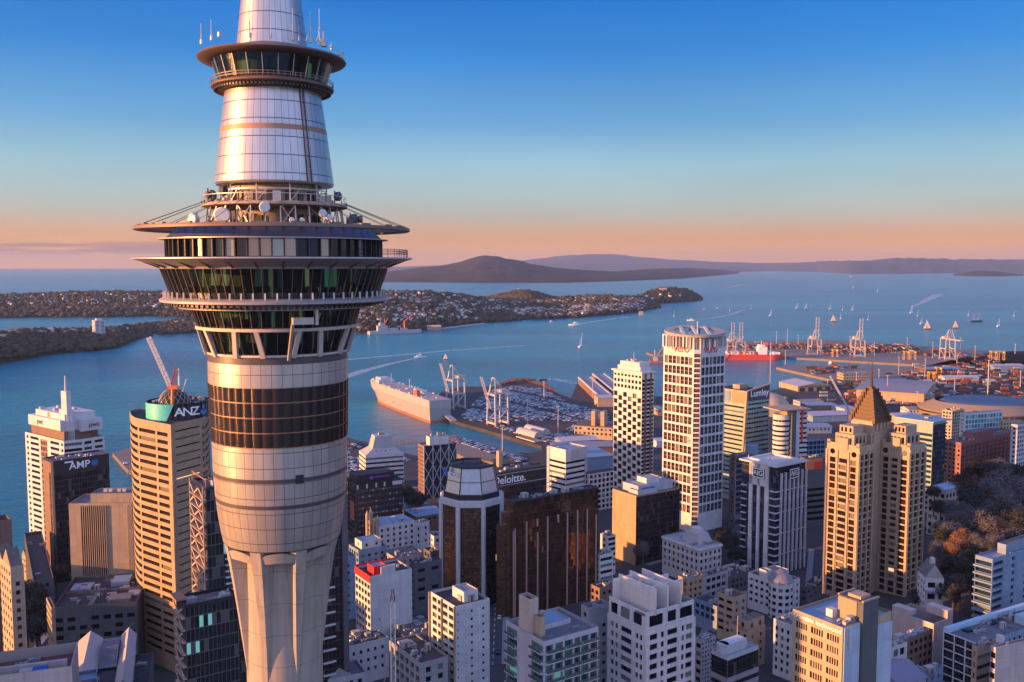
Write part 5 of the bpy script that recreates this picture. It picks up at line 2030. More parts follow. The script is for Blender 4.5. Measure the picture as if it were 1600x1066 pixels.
# ------------------------------------------------------------------ centre
def b_centre():
 sp = spec(ww=None, mx=.3, fh=4.0, wh=1.6, top=2.6, rec=.5)
 B = tower_block("tiered_white_block", "white tiered block like a ship's bridge with tapering top, near the wharves", 561, 571, 631, 712, 790, 22, 'white', 'pale', sp, sp, kit=0)
 z = B.z1
 def tier(m):
  def fr(a0, a1, b0, b1, z0, c0, c1, d0, d1, z1_):
   p, q = sub_poly(B, a0, a1, b0, b1), sub_poly(B, c0, c1, d0, d1)
   for i in range(4):
    j = (i + 1) % 4
    m.face([p[i] + Z * z0, p[j] + Z * z0, q[j] + Z * z1_, q[i] + Z * z1_])
   m.face([x + Z * z1_ for x in q])
  fr(.02, .98, .02, .98, z, .22, .80, .2, .8, z + 4.5)
  fr(.22, .80, .2, .8, z + 4.5, .30, .72, .25, .75, z + 15)
 B.extra("tapered_top", W_['white'], tier)
 B.extra("top_windows", G('dark'), lambda m: [m.box(sub_poly(B, .3 + .12 * k, .3 + .12 * k, .12, .12)[0] + Z * (z + 2.4), B.u * 1.2, B.v * .5, Z * 1.1) for k in range(4)])
 B.unit(sub_poly(B, .5, .5, .5, .5)[0] + Z * (z + 15), (5, 4, 2), R(22))
 tower_block("narrow_white_block", "narrow white block with small windows right behind the observation tower", 528, 539, 547, 706, 700, 34, 'white', 'grey', sp_small, spec(bay=2.6, ww=1.4, fh=3.4, wh=1.8, top=2, mx=.4), kit=0)
 lit = glass_mat("glass_greyish", (0.10, 0.095, 0.12), 0.12, (0.30, 0.28, 0.30), .35, .12)
 B = tower_block("dark_grid_block", "dark office block with rows of small pale windows and a purple rooftop sign", 539, 557, 629, 757, 620, 30, 'black', 'dark', sp_med, spec(bay=2.5, ww=1.9, fh=4.0, wh=1.3, top=4.6, mx=1.0, glass=lit, rec=.35), kit=4, limit=100)
 P, zz = penthouse(B, .05, .86, .15, .85, 6.0, W_['black'], 'dark')
 a, b = Vector(P[0]), Vector(P[1])
 d = b - a
 nn = Vector((d.y, -d.x, 0)).normalized()
 pur = plain_mat("sign_purple", (0.24, 0.05, 0.42), .5)
 B.extra("sign_emblem", pur, lambda m: m.tube(a + d * .38 + Z * (zz - 2.6), a + d * .38 + Z * (zz - 2.6) + nn * .35, 1.3, n=16))
 B.extra("sign_bar", pur, lambda m: m.box(a + d * .66 + nn * .1 + Z * (zz - 2.4), d * .42, nn * .2, Z * .7))
 B.extra("white_panels", W_['white'], lambda m: [m.box(Vector(B.poly[0]) + B.u * (B.W * t) - B.v * .15 + Z * (B.z1 - 2.2), B.u * w, B.v * .3, Z * h) for t, w, h in ((.02, 1.1, 3), (.22, 1.1, 3), (.42, 1.1, 3), (.60, 1.1, 3), (.88, 7, 2.6))])
 B.extra("orange_sign_panel", plain_mat("panel_orange", (0.34, 0.10, 0.05), .6), lambda m: m.box(Vector(B.poly[3]) + (Vector(B.poly[0]) - Vector(B.poly[3])) * .62 - B.u * .1 + Z * (B.z1 - 20), B.v * 8, B.u * .2, Z * 13))
 B = tower_block("braced_tower", "dark glass tower with white crossed bracing and a white box on its roof", 653, 662, 713, 697, 750, 26, 'black', 'blue', sp_small, None, kit=0, fin=False)
 B.finish(W_['brown'], O_['blue'], 'brown')
 glass_face(B, 0, C_dblue, 0, 1, z1=B.z1 - .5)
 a, d = Vector(B.poly[0]), Vector(B.poly[1]) - Vector(B.poly[0])
 nn = Vector((d.y, -d.x, 0)).normalized()
 xs = [0, .27, .5, .76, 1.0]
 def br(m):
  q = lambda s, z: a + d * s + nn * .5 + Z * z
  zt, h = B.z1, 14.5
  for s in (.0, .27, .5, .76, 1.0):
   m.bar(q(s, B.z0), q(s, zt), .5, .5, up=nn)
  for k in range(5):
   for s0, s1 in zip(xs, xs[1:]):
    m.bar(q(s0, zt - 2 - h * k), q(s1, zt - 2 - h * (k + 1)), .38, .38, up=nn)
    m.bar(q(s1, zt - 2 - h * k), q(s0, zt - 2 - h * (k + 1)), .38, .38, up=nn)
 B.extra("cross_bracing", W_['white'], br)
 penthouse(B, .2, .78, .1, .7, 7.5, W_['white'], 'pale')
 B.kit(sub_poly(B, .22, .75, .15, .65), B.zr + 7.5, 6, 5, 1.0, 2.0)
 B = tower_block("historic_white_hotel", "white historic hotel with blue roofs, small balconies and ornate lit gable", 574, 592, 648, 822, 560, 33, 'white', 'blue', sp_small, spec(bay=4.2, ww=1.5, fh=3.6, wh=1.8, top=2.4, rec=.5), kit=1)
 for a0, a1, hh in ((.0, .42, 3.2), (.45, .98, 2.6)):
  p = sub_poly(B, a0, a1, .02, .9)
  def hip(m):
   q = [Vector((x.x, x.y, B.z1)) for x in p]
   c0, c1 = (q[0] + q[3]) / 2, (q[1] + q[2]) / 2
   r0, r1 = c0 + (c1 - c0) * .3 + Z * hh, c0 + (c1 - c0) * .7 + Z * hh
   m.face([q[0], q[1], r1, r0]); m.face([q[2], q[3], r0, r1]); m.face([q[3], q[0], r0]); m.face([q[1], q[2], r1])
  B.extra("hip_roof", O_['blue'], hip)
 def tur(m):
  for b_, h in ((.05, 7), (.3, 5), (.62, 9), (.95, 6)):
   p = sub_poly(B, -.02, -.02, b_, b_)[0]
   m.tube(p + Z * (B.z1 - 10), p + Z * (B.z1 + h - 3), 1.1, n=10)
   m.tube(p + Z * (B.z1 + h - 3), p + Z * (B.z1 + h), 1.2, .1, n=10)
 B.extra("turrets", W_['cream'], tur)
 tower_block("white_wing", "plain white wing with few small windows right of the historic hotel", 642, 648, 671, 818, 585, 33, 'white', 'blue', sp_small, spec(bay=7, ww=1.2, fh=4.2, wh=2.0, top=3), kit=1)
 tower_block("blue_roofed_hall", "long hall with blue steel roof left of the octagonal tower", 628, 650, 700, 808, 640, 30, 'brown', 'blue', sp_sq, spec(bay=4, ww=2, fh=3.6, wh=1.8, top=1.6), kit=3, par=.4)
 tower_block("pale_blue_hall", "hall with pale blue ribbed roof behind the historic hotel", 620, 634, 672, 792, 690, 30, 'bluegrey', 'blue', sp_med, sp_small, kit=2, par=.4)
 tower_block("small_white_block", "small white block with two windows beside the octagonal tower", 668, 678, 700, 838, 545, 30, 'white', 'dark', sp_small, spec(bay=5, ww=1.6, fh=4, wh=2, top=2), kit=3)
 B = tower_block("mansard_block", "low grey-blue block with white rooftop storey in front of the historic hotel", 545, 560, 604, 860, 505, 33, 'bluegrey', 'grey', sp_sq, spec(bay=4, ww=1.6, fh=3.6, wh=1.6, top=3), kit=2)
 penthouse(B, .15, .85, .1, .8, 5, W_['white'], 'blue', sp=spec(bay=9, ww=1.3, fh=4, wh=1.6, top=1.6, bot=.5))
 tower_block("blue_end_wall_block", "plain bluish block right beside the observation tower", 518, 532, 556, 872, 470, 33, 'bluegrey', 'grey', sp_med, spec(bay=9, ww=1.2, fh=4, wh=1.6, top=4), kit=1)
 tower_block("flat_grey_block", "flat grey block with a skylight in front of the historic hotel", 598, 618, 664, 872, 500, 33, 'grey', 'grey', sp_sq, sp_small, kit=5)
 tower_block("dark_cluttered_block", "small dark block with cluttered roof left of the octagonal tower", 662, 672, 692, 862, 500, 33, 'dgrey', 'dark', sp_sq, spec(bay=3, ww=1.4, fh=3.6, wh=1.6, top=2), kit=5)
 tower_block("dark_green_sign_block", "dark block with pale signs behind the red-topped hotel", 640, 648, 690, 882, 470, 33, 'dgrey', 'dark', sp_med, spec(bay=8, ww=4, fh=5, wh=1.8, top=3), kit=4)
 B = tower_block("red_topped_hotel", "white hotel with bright red parapet and lift tower, blank side wall and lit balconies", 555, 578, 643.5, 901, 405, 33, 'white', 'dark', spec(bay=3.4, ww=2.5, fh=3.5, wh=2.1, top=4.2, rec=.9, mx=.3), spec(cols=[(.2, .22)], fh=12, wh=1.2, top=20), kit=4, fin=False)
 B.finish(W_['white'], O_['dark'], 'brown')
 red = plain_mat("parapet_red", (0.62, 0.015, 0.02), .55)
 a, b, c = Vector(B.poly[3]), Vector(B.poly[0]), Vector(B.poly[2])
 dl = (b - a)
 B.extra("red_parapet", red, lambda m: (m.box(a + dl * .5 - B.u * .12 + Z * (B.z1 - 1.4), dl * 1.0, B.u * .3, Z * 3.4), m.box((a + c) / 2 + B.v * .12 + Z * (B.z1 - .3), (c - a), B.v * .3, Z * 2.2)))
 P, zz = penthouse(B, .12, .42, .08, .5, 4.4, red, 'pale')
 B.extra("stair_wall", W_['white'], lambda m: m.obox(B.poly[0], B.u, B.v, B.W * .26, B.W * .60, -.08, 1.2, B.z1 - .2, B.z1 + 3.2))
b_centre()
def b_apt_fix():
 B = tower_block("white_apartment_tower", "white slab tower with lit balcony side and tiny windows on its shaded side", 672, 712, 765, 948, 330, 34, 'white', 'dark', spec(bay=4.1, ww=3.3, fh=3.0, wh=1.75, top=1.3, rec=.7, mx=.5, glass='brown'), spec(cols=[(.05, .08), (.44, .50), (.78, .84)], fh=3.0, wh=1.0, top=2.6, rec=.25), kit=3, fin=False)
 B.finish(W_['white'], O_['dark'], 'dark')
 P, zz = penthouse(B, .38, .80, .18, .62, 4.2, W_['white'], 'pale')
 a, b = Vector(B.poly[3]), Vector(B.poly[0])
 d, n = b - a, -B.u
 B.extra("balcony_fins", W_['cream'], lambda m: [m.box(a + d * t + n * .4 + Z * ((B.z0 + B.z1) / 2), d.normalized() * .35, n * .9, Z * (B.z1 - B.z0)) for t in (.01, .5, .99)])
b_apt_fix()
def b_centre2():
 Yc = 502
 c = at(737, 768, Yc)
 rr = 95 / 2 / F * Yc / math.cos(PI / 8) * 1.0
 ctr = Vector((c.x, c.y, 0))
 ang0 = math.atan2(-c.y, -c.x) - R(2)
 poly = [ctr + Vector((math.cos(ang0 + PI / 8 + PI / 4 * i), math.sin(ang0 + PI / 8 + PI / 4 * i), 0)) * rr for i in range(8)]
 z1 = c.z - 1.5
 zb = zg(ctr.x, ctr.y) - 1
 B = Bld("octagonal_tower", "octagonal tower with white corner piers, bronze glass and faceted metal crown", ctr, zb)
 B.poly, B.z1, B.zr = poly, z1, z1 - 1
 B.block([tuple(p) for p in inset([(p.x, p.y) for p in poly], .7)], zb, z1, (), .8)
 B.finish(W_['black'], O_['dark'])
 for i in range(8):
  p, q = poly[i], poly[(i + 1) % 8]
  d = q - p
  n = Vector((d.y, -d.x, 0)).normalized()
  mat = C_bronze2 if n.x < 0.35 else C_black  # facets turned from the sun go black: shade put into the colour
  B.extra("glass_wall", mat, lambda m: m.quad(p - n * .55 + Z * zb, d, Z * (z1 - 3.5 - zb)))
  B.extra("corner_pier", W_['white'], lambda m: m.tube(p + Z * zb, p + Z * (z1 - .5), 1.25, n=8))
 B.extra("top_ring", W_['white'], lambda m: (m.prism([(p.x, p.y) for p in [ctr + (q - ctr) * 1.02 for q in poly]], z1 - 3.3, z1 + .2, 0, True)))
 pale = panel_mat("crown_panels", (0.38, 0.38, 0.43), .3, .6)
 z2 = z1 + 3.0
 zt = at(745, 724, Yc).z
 B.extra("crown_base", W_['black'], lambda m: m.prism([(p.x, p.y) for p in [ctr + (q - ctr) * .92 for q in poly]], z1 + .1, z2, 0))
 for i in range(8):
  p, q = ctr + (poly[i] - ctr) * .88, ctr + (poly[(i + 1) % 8] - ctr) * .88
  p2, q2 = ctr + (poly[i] - ctr) * .72, ctr + (poly[(i + 1) % 8] - ctr) * .72
  def fac(m):
   zm = z2 + (zt - z2) * .45
   pm, qm = p + (p2 - p) * .45, q + (q2 - q) * .45
   m.face([p + Z * z2, q + Z * z2, qm + Z * zm, pm + Z * zm], 0, [(0, 0), (1, 0), (1, 1), (0, 1)])
   m.face([pm + Z * zm, qm + Z * zm, q2 + Z * zt, p2 + Z * zt], 0, [(1, 1), (2, 1), (2, 2), (1, 2)])
   m.bar(p + Z * z2, p2 + Z * zt, .5, mi=1)
   m.bar(pm + Z * zm, qm + Z * zm, .25, mi=1)
  B.extra("crown_facet", [pale, W_['black']], fac)
 B.extra("crown_roof", [O_['dark'], W_['black']], lambda m: (m.ngon([(x.x, x.y) for x in [ctr + (q - ctr) * .72 for q in poly]], zt - 2.0), [m.bar(ctr + (poly[i] - ctr) * .73 + Z * zt, ctr + (poly[(i + 1) % 8] - ctr) * .73 + Z * zt, .6, 1.2, 1) for i in range(8)]))
 view = math.atan2(-ctr.y, -ctr.x)
 t = view - R(45)
 nn = Vector((math.cos(t), math.sin(t), 0))
 text_on(B, "BDO", 3.4, ctr + nn * rr * .82 + Z * (z2 + (zt - z2) * .72), Vector((-nn.y, nn.x, 0)), Z, M_txtw)
 ss = Vector((-nn.y, nn.x, 0))
 B.extra("sign_block", M_txtb, lambda m: m.box(ctr + nn * rr * .84 - ss * 5.4 + Z * (z2 + (zt - z2) * .8), ss * 2.2, nn * .3, Z * 4.5))
 B = tower_block("dark_letter_block", "dark office block with white lettering behind the octagonal tower's crown", 735, 762, 854, 742, 600, 36, 'black', 'dark', None, None, kit=5, fin=False, par=.6)
 B.finish(W_['black'], O_['dark'])
 glass_face(B, 0, C_black, 0, 1, z1=B.z1 - 9)
 a, d = Vector(B.poly[0]), Vector(B.poly[1]) - Vector(B.poly[0])
 text_on(B, "Deloitte.", 7.6, a + d * .36 + Z * (B.z1 - 5.5), d, Z, M_txtw)
 n = Vector((d.y, -d.x, 0)).normalized()
 B.extra("ledge", W_['grey'], lambda m: (m.box(a + d * .5 + n * .2 + Z * (B.z1 - 1.5), d, n * .4, Z * .5), m.box(a + d * .5 + n * .2 + Z * (B.z1 - 9), d, n * .4, Z * .4)))
 B.extra("stair_block", W_['cream'], lambda m: m.obox(B.poly[0], B.u, B.v, B.W * .42, B.W * .48, B.D * .8, B.D * .95, B.zr, B.zr + 11))
 sp = spec(ww=None, mx=.25, fh=4.1, wh=1.7, top=9.5, rec=.5)
 B = tower_block("blue_roofed_banded_block", "white banded block with blue-white roof right of the dark lettered block", 855, 884, 917, 703, 680, 40, 'white', 'blue', sp, sp, kit=1)
 B.extra("corner_slab", W_['lilac'], lambda m: (m.obox(B.poly[0], B.u, B.v, B.W * .25, B.W * .88, -.35, .1, B.z1 - 9, B.z1 - .2), m.obox(B.poly[0], B.u, B.v, -.4, .1, B.D * .86, B.D * 1.0, B.z0, B.z1 - .3), m.obox(B.poly[0], B.u, B.v, B.W * .9, B.W, -.4, .1, B.z0, B.z1 - .3)))
 B = tower_block("bronze_glass_block", "broad bronze mirror-glass office block with thin pink fins and stepped lit side", 790, 802, 935, 784, 470, 34, 'black', 'dark', None, None, kit=10, fin=False, par=.5)
 B.finish(W_['black'], O_['dark'])
 glass_face(B, 0, C_brown, 0, 1, z1=B.z1 - .6)
 glass_face(B, 3, C_bronze2, 0, 1, z1=B.z1 - .6)
 for yt, x0, nm in ((795, 783, 1), (808, 777.5, 2)):
  f2, u2, v2, W2, D2, p2 = plan4(x0 - 4, x0 + (4 if nm == 1 else 2), 830, yt, 472 + 7 * nm, 34)
  def stp(m):
   m.obox(B.poly[0], B.u, B.v, -3.0 * nm, .1, B.D * (.12 + .10 * nm), B.D * (.95), B.z0, f2.z, 0)
  B.extra("side_step", C_bronze2, stp)
 a, d = Vector(B.poly[0]), Vector(B.poly[1]) - Vector(B.poly[0])
 n = Vector((d.y, -d.x, 0)).normalized()
 pinkf = plain_mat("fin_pink", (0.46, 0.28, 0.24), .4, .2)
 for x, y0, y1 in ((804, 826, 1000), (822, 815, 1000), (839, 811, 822), (839.5, 832, 1000), (855, 807, 1000), (871.5, 804, 816), (886, 801, 1000), (902, 797, 1000), (917, 796, 1000), (931, 804, 1000)):
  s = slide(at(802, 784, 470), B.u, x)
  p = Vector((B.poly[0].x, B.poly[0].y, 0)) + B.u * s
  zt_, zb_ = at(x, y0, p.y).z, at(x, y1, p.y).z
  B.extra("fin", pinkf, lambda m: m.box(p + n * .3 + Z * ((zt_ + zb_) / 2), B.u * (.75 if y1 > 900 else 1.0), n * .7, Z * (zt_ - zb_)))
 B.extra("corner_trim", pinkf, lambda m: m.box(a + n * .1 + Z * ((B.z0 + at(800, 830, 470).z) / 2), B.u * .5, n * .5, Z * (at(800, 830, 470).z - B.z0)))
 B.extra("gold_panel", C_bronze2, lambda m: m.quad(a + d * .55 + n * .2 + Z * (B.z1 - 10.5), d * .11, Z * 5.5))
 def rmast(m):
  p = sub_poly(B, .48, .48, .5, .5)[0]
  m.tube(p + Z * B.zr, p + Z * (B.zr + 13), .25, .12, n=6)
  for k in (4, 6.5):
   m.bar(p + Z * (B.zr + k) - B.u * 3, p + Z * (B.zr + k + 1.2) + B.u * 3, .3)
 B.extra("roof_mast", W_['cream'], rmast)
 sp = spec(bay=4.0, ww=3.4, fh=3.15, wh=2.3, top=1.6, rec=1.2, mx=.4, glass='green')
 B = tower_block("teal_balcony_apartments", "near apartment block with teal glass balconies and a square chimney tower on its roof", 791, 850, 935, 1003, 275, 34, 'lilac', 'grey', S(sp, cols=[(.02, .30), (.68, .98)]), S(sp, cols=[(.02, .16), (.20, .34), (.37, .52), (.55, .66), (.68, .82), (.85, .98)]), 'green', kit=3, fin=False, par=1.0)
 B.finish(W_['lilac'], O_['grey'], 'green')
 P, zz = penthouse(B, .02, .18, .40, .68, at(833, 932, 285).z - B.zr, wall_mat("chimney_render", (0.52, 0.40, 0.34)), 'dark', 'chimney_tower', par=1.2)
 penthouse(B, .1, .2, .25, .4, 6.5, W_['cream'], 'grey', 'stair_tower')
 penthouse(B, .32, .82, .45, .95, 1.6, W_['lilac'], 'blue', 'upper_terrace')
 for i_, ed in ((0, B.poly[0:2]), (3, [B.poly[3], B.poly[0]])):
  a, b = Vector(ed[0]), Vector(ed[1])
  d = b - a
  n = Vector((d.y, -d.x, 0)).normalized()
  for k in range(9):
   zf = B.z1 - 1.6 - 2.35 - 3.15 * k
   def bal(m):
    rr_ = [(.02, .30), (.68, .98)] if i_ == 3 else [(.02, .34), (.37, .66), (.68, .98)]
    for s0, s1 in rr_:
     L = d.length
     m.box(a + d * ((s0 + s1) / 2) + n * .55 + Z * zf, d * (s1 - s0), n * 1.2, Z * .25)
     m.box(a + d * ((s0 + s1) / 2) + n * 1.12 + Z * (zf + .6), d * (s1 - s0), n * .06, Z * .9, 1)
   B.extra("balcony", [W_['white'], plain_mat("balustrade_glass", (0.06, 0.10, 0.11), .15, 0, spec=.8)], bal)
 spl = spec(cols=[(.10, .17), (.22, .28), (.36, .63), (.74, .80), (.84, .90)], fh=3.3, wh=1.8, top=2.2, rec=.35)
 spr = spec(cols=[(.07, .22), (.29, .35), (.42, .62), (.71, .76), (.80, .93)], fh=3.3, wh=1.9, top=1.8, rec=.35)
 B = tower_block("fin_topped_tower", "near white tower with square windows and tall thin walls standing on its roof", 949, 1010, 1087, 986, 290, 34, 'white', 'dark', spl, spr, kit=0, par=.5)
 zt = at(1008, 955, 292).z
 h = zt - B.zr
 big = spec(cols=[(.06, .24), (.32, .56), (.66, .88)], fh=20, wh=h - 2.6, top=1.5, bot=.6, rec=.3, glass='dark')
 bigr = spec(cols=[(.06, .34), (.44, .62), (.70, .97)], fh=20, wh=h - 2.6, top=1.5, bot=.6, rec=.3, glass='dark')
 p = sub_poly(B, .015, .975, .02, .98)
 b = Bld.__new__(Bld)
 b.walls, b.roofs, b.gl, b.root = MB(), MB(), [], B.root
 b.block(p, B.zr, zt, (bigr, None, None, big), 1.8)
 o = b.walls.obj("upper_storey", W_['white'], B.root)
 b.roofs.obj("upper_roof", O_['brown'], o, B.root.location)
 for (o_, u_, w_, h_, g_) in b.gl:
  m = MB(); m.quad(o_, u_ * w_, Z * h_); m.obj("window", G('dark'), B.root)
 z2 = zt - 1.8
 hh = at(1000, 893, 310).z - zt
 wc = wall_mat("fin_wall_paint", (0.64, 0.58, 0.54))
 for a0, a1, b0, b1, k in ((.18, .21, .02, .95, 1.0), (.42, .45, .02, .98, 1.0), (.68, .71, .02, .98, .95), (.21, .95, .28, .31, .8), (.21, .95, .62, .65, .8), (.02, .42, .86, .89, .9), (.55, .68, .36, .50, .7)):
  B.extra("fin_wall", wc, lambda m: m.prism([(q.x, q.y) for q in sub_poly(B, a0, a1, b0, b1)], z2, zt + hh * k, 0))
 a, d = Vector(B.poly[3]), Vector(B.poly[0]) - Vector(B.poly[3])
 text_on(B, "crowne", 1.5, a + d * .84 + Z * (zt - .8) , d, Z, M_txtk)
 tower_block("grey_annexe_tower", "narrow grey block with small windows left of the fin-topped tower", 908, 920, 952, 950, 315, 34, 'grey', 'grey', sp_small, spec(bay=5, ww=1.6, fh=3.4, wh=1.4, top=7), kit=1, par=1.4)
 tower_block("maroon_roofed_block", "low block with maroon roof behind the fin-topped tower", 922, 937, 977, 919, 430, 34, 'brown', 'maroon', sp_sq, sp_small, kit=5)
 tower_block("pale_low_block", "small pale low block beside the bronze glass block", 930, 937, 958, 868, 500, 34, 'white', 'grey', sp_small, sp_rib, kit=3)
 tower_block("striped_low_block", "small block with dark and pale stripes left of the brown tower", 938, 950, 962, 838, 540, 34, 'white', 'dark', sp_med, spec(ww=None, mx=.3, fh=3.2, wh=1.7, top=1.2), kit=1)
b_centre2()
# ------------------------------------------------------------------ right-hand towers
def b_hex():
 z_ = spec(cols=[(.02, .12), (.19, .29), (.36, .48), (.53, .65), (.71, .81), (.88, .98)], fh=6.4, wh=4.2, top=16, rec=.9, bot=2)
 B = tower_block("honeycomb_tower", "slim white apartment tower with honeycomb balconies, left of the tower with the ring roof", 959, 1003, 1022.5, 584, 740, 36, 'white', 'grey', None, None, kit=0, fin=False)
 B2walls = B.walls = MB()
 zb = B.z0
 B.gl = []
 L, F_ = B.poly[3], B.poly[0]
 d = F_ - L
 edges = [0, .16, .33, .50, .67, .84, 1.0]
 for i in range(6):
  a, b = L + d * edges[i], L + d * edges[i + 1]
  off = 0 if i % 2 == 0 else 3.2
  B.facade(a, b, zb, B.z1, spec(cols=[(.10, .90)], fh=6.4, wh=4.0, top=17 + off, rec=1.0, bot=2, glass='brown'))
 for i in range(6):
  pass
 B.facade(B.poly[0], B.poly[1], zb, B.z1, spec(ww=None, mx=.5, fh=3.3, wh=2.1, top=5, rec=1.2, glass='dark'))
 B.facade(B.poly[1], B.poly[2], zb, B.z1)
 B.facade(B.poly[2], B.poly[3], zb, B.z1)
 B.roof(B.poly, B.z1, .9)
 B.finish(M_W['white'], O_['grey'], 'brown')
 n = Vector((d.y, -d.x, 0)).normalized()
 def pan(m):
  for r_ in range(3):
   for k in range(8):
    m.box(L + d * ((k + .5) / 8) + n * .04 + Z * (B.z1 - 3.0 - 4.6 * r_), d * .075, n * .1, Z * (2.6 if r_ else 1.8))
 B.extra("top_windows", G('dark'), pan)
 dd = B.poly[1] - B.poly[0]
 B.extra("balcony_side", M_W['brown'], lambda m: [m.box(B.poly[0] + dd * t - B.v * .2 + Z * ((B.z0 + B.z1) / 2), dd * w, B.v * .3, Z * (B.z1 - B.z0 - 1)) for t, w in ((.30, .16), (.72, .12))])
 B.extra("roof_slab", M_W['white'], lambda m: m.obox(B.poly[0], B.u, B.v, -1.4, B.W + 1, -1.4, B.D + 1.4, B.z1, B.z1 + 1.3))
 for k, (i0, h0, h1) in enumerate(((.10, 1.3, 4.8), (.16, 4.8, 8.2))):
  B.extra("roof_tier", M_W['white'], lambda m: m.obox(B.poly[0], B.u, B.v, B.W * i0, B.W * .95, B.D * i0, B.D * (1 - i0), B.z1 + h0, B.z1 + h1))
 B.extra("roof_mast", M_W['grey'], lambda m: m.tube(sub_poly(B, .5, .5, .5, .5)[0] + Z * (B.z1 + 8), sub_poly(B, .5, .5, .5, .5)[0] + Z * (B.z1 + 16), .3, n=6))
 B.kit(sub_poly(B, .25, .9, .3, .8), B.z1 + 8.2, 6, 2, 1.2, 2.5)
b_hex()
def b_ring_tower():
 Y = 630
 F_, u, v, W, D, poly = plan4(1037, 1090, 1133.5, 547, Y, 37)
 f = poly[0]
 ch = 3.2
 pl = [f + u * ch, poly[1], poly[2], poly[3], f + v * ch]
 zb = zg(f.x, f.y) - 1
 z1 = F_.z
 B = Bld("ring_roof_tower", "tall white gridded office tower with a curved ring roof and red lettering", f, zb)
 B.u, B.v, B.W, B.D, B.poly, B.z1, B.zr = u, v, W, D, poly, z1, z1 - 1
 gl = 'brown'
 def cols(n, m0=.035):
  w = (1 - 2 * m0) / n
  out = []
  for i in range(n):
   a = m0 + w * i
   out += [(a + w * .08, a + w * .92)]
  return out
 spl = spec(cols=cols(7), fh=6.9, wh=5.3, top=5.6, rec=.6, glass='brown', bot=8)
 spr = spec(cols=cols(6), fh=6.9, wh=5.3, top=5.6, rec=.6, glass='blue', bot=8)
 spc = spec(cols=[(.05, .95)], fh=3.45, wh=2.3, top=3, rec=.5, glass='brown')
 B.block(pl, zb, z1, (spr, None, None, spl, spc), 1.0)
 B.finish(M_W['white'], O_['grey'], 'dark', limit=100)
 def mull(m):
  for (o, u_, w, h, g) in B.gl:
   n = Vector((u_.y, -u_.x, 0))
   m.box(o + u_ * (w / 2) + Z * (h / 2) + n * .08, u_ * .18, n * .12, Z * h)
   m.box(o + u_ * (w / 2) + Z * (h * .47) + n * .08, u_ * w, n * .12, Z * .5)
 B.extra("mullion", M_W['brown'], mull)
 zt = at(1090, 527, Y).z
 def colo(m):
  for (a, b, n_) in ((pl[4], pl[3], 9), (pl[0], pl[1], 8)):
   d = b - a
   for i in range(n_ + 1):
    p = a + d * (i / n_)
    m.box(p + (u + v) * .9 + Z * ((z1 + zt) / 2), u * 1.3, v * 1.3, Z * (zt - z1 + .6))
   nn = (u + v) * .9
   m.bar(a + nn + Z * (zt - .1), b + nn + Z * (zt - .1), 1.4, 1.0)
   m.bar(a + nn + Z * (z1 + .1), b + nn + Z * (z1 + .1), 1.4, .8)
 B.extra("colonnade", M_W['white'], colo)
 B.extra("plant_room", M_W['dgrey'], lambda m: m.prism([(p.x, p.y) for p in sub_poly(B, .22, .88, .22, .88)], z1 - 1, zt - 1, 0))
 rc = sub_poly(B, .5, .5, .5, .5)[0]
 ra = abs(at(1131, 517, Y + 30).x - at(1039, 517, Y + 30).x) / 2
 def ring(m):
  N = 72
  tilt = .10
  def P(r, t, dz=0.0):
   x, y = math.cos(t) * r, math.sin(t) * r
   return rc + Vector((x, y, 0)) + Z * (zt + 3.2 + y * tilt + dz)
  for i in range(N):
   t0, t1 = 2 * PI * i / N, 2 * PI * (i + 1) / N
   r0, r1 = ra, ra * .70
   A = [P(r0, t0), P(r0, t1), P(r1, t1), P(r1, t0)]
   m.face(A)
   Bt = [P(r0, t0, -1.6), P(r0, t1, -1.6), P(r1, t1, -1.0), P(r1, t0, -1.0)]
   m.face(Bt[::-1])
   m.face([Bt[0], Bt[1], A[1], A[0]])
   m.face([Bt[2], Bt[3], A[3], A[2]])
  for s in (-.42, 0, .42):
   x0 = ra * s
   hl = math.sqrt(ra * ra - x0 * x0) * .78
   p, q = rc + Vector((x0 - 1.5, -hl, 0)), rc + Vector((x0 + 1.5, hl, 0))
   m.bar(p + Z * (zt + 3.0 - hl * tilt), q + Z * (zt + 3.0 + hl * tilt), 2.0, 1.2)
  for k in range(16):
   t = 2 * PI * k / 16
   p = P(ra * .86, t, -1.2)
   m.bar(p, Vector((p.x, p.y, z1 - .5)), .9)
 B.extra("ring_roof", M_W['offwhite'], ring)
 B.extra("roof_mast", M_W['white'], lambda m: m.tube(f + (u + v) * 4 + Z * (z1 - 14), f + (u + v) * 4 + Z * at(1091, 503, Y).z, .45, .3, n=6))
 a, d = pl[3], pl[4] - pl[3]
 text_on(B, "vero", 7.6, a + d * .60 + Z * (z1 - .2), d, Z, M_txtr, .15)
 a, d = pl[0], pl[1] - pl[0]
 text_on(B, "vero", 7.6, a + d * .40 + Z * (z1 - .2), d, Z, M_txtr, .15)
b_ring_tower()
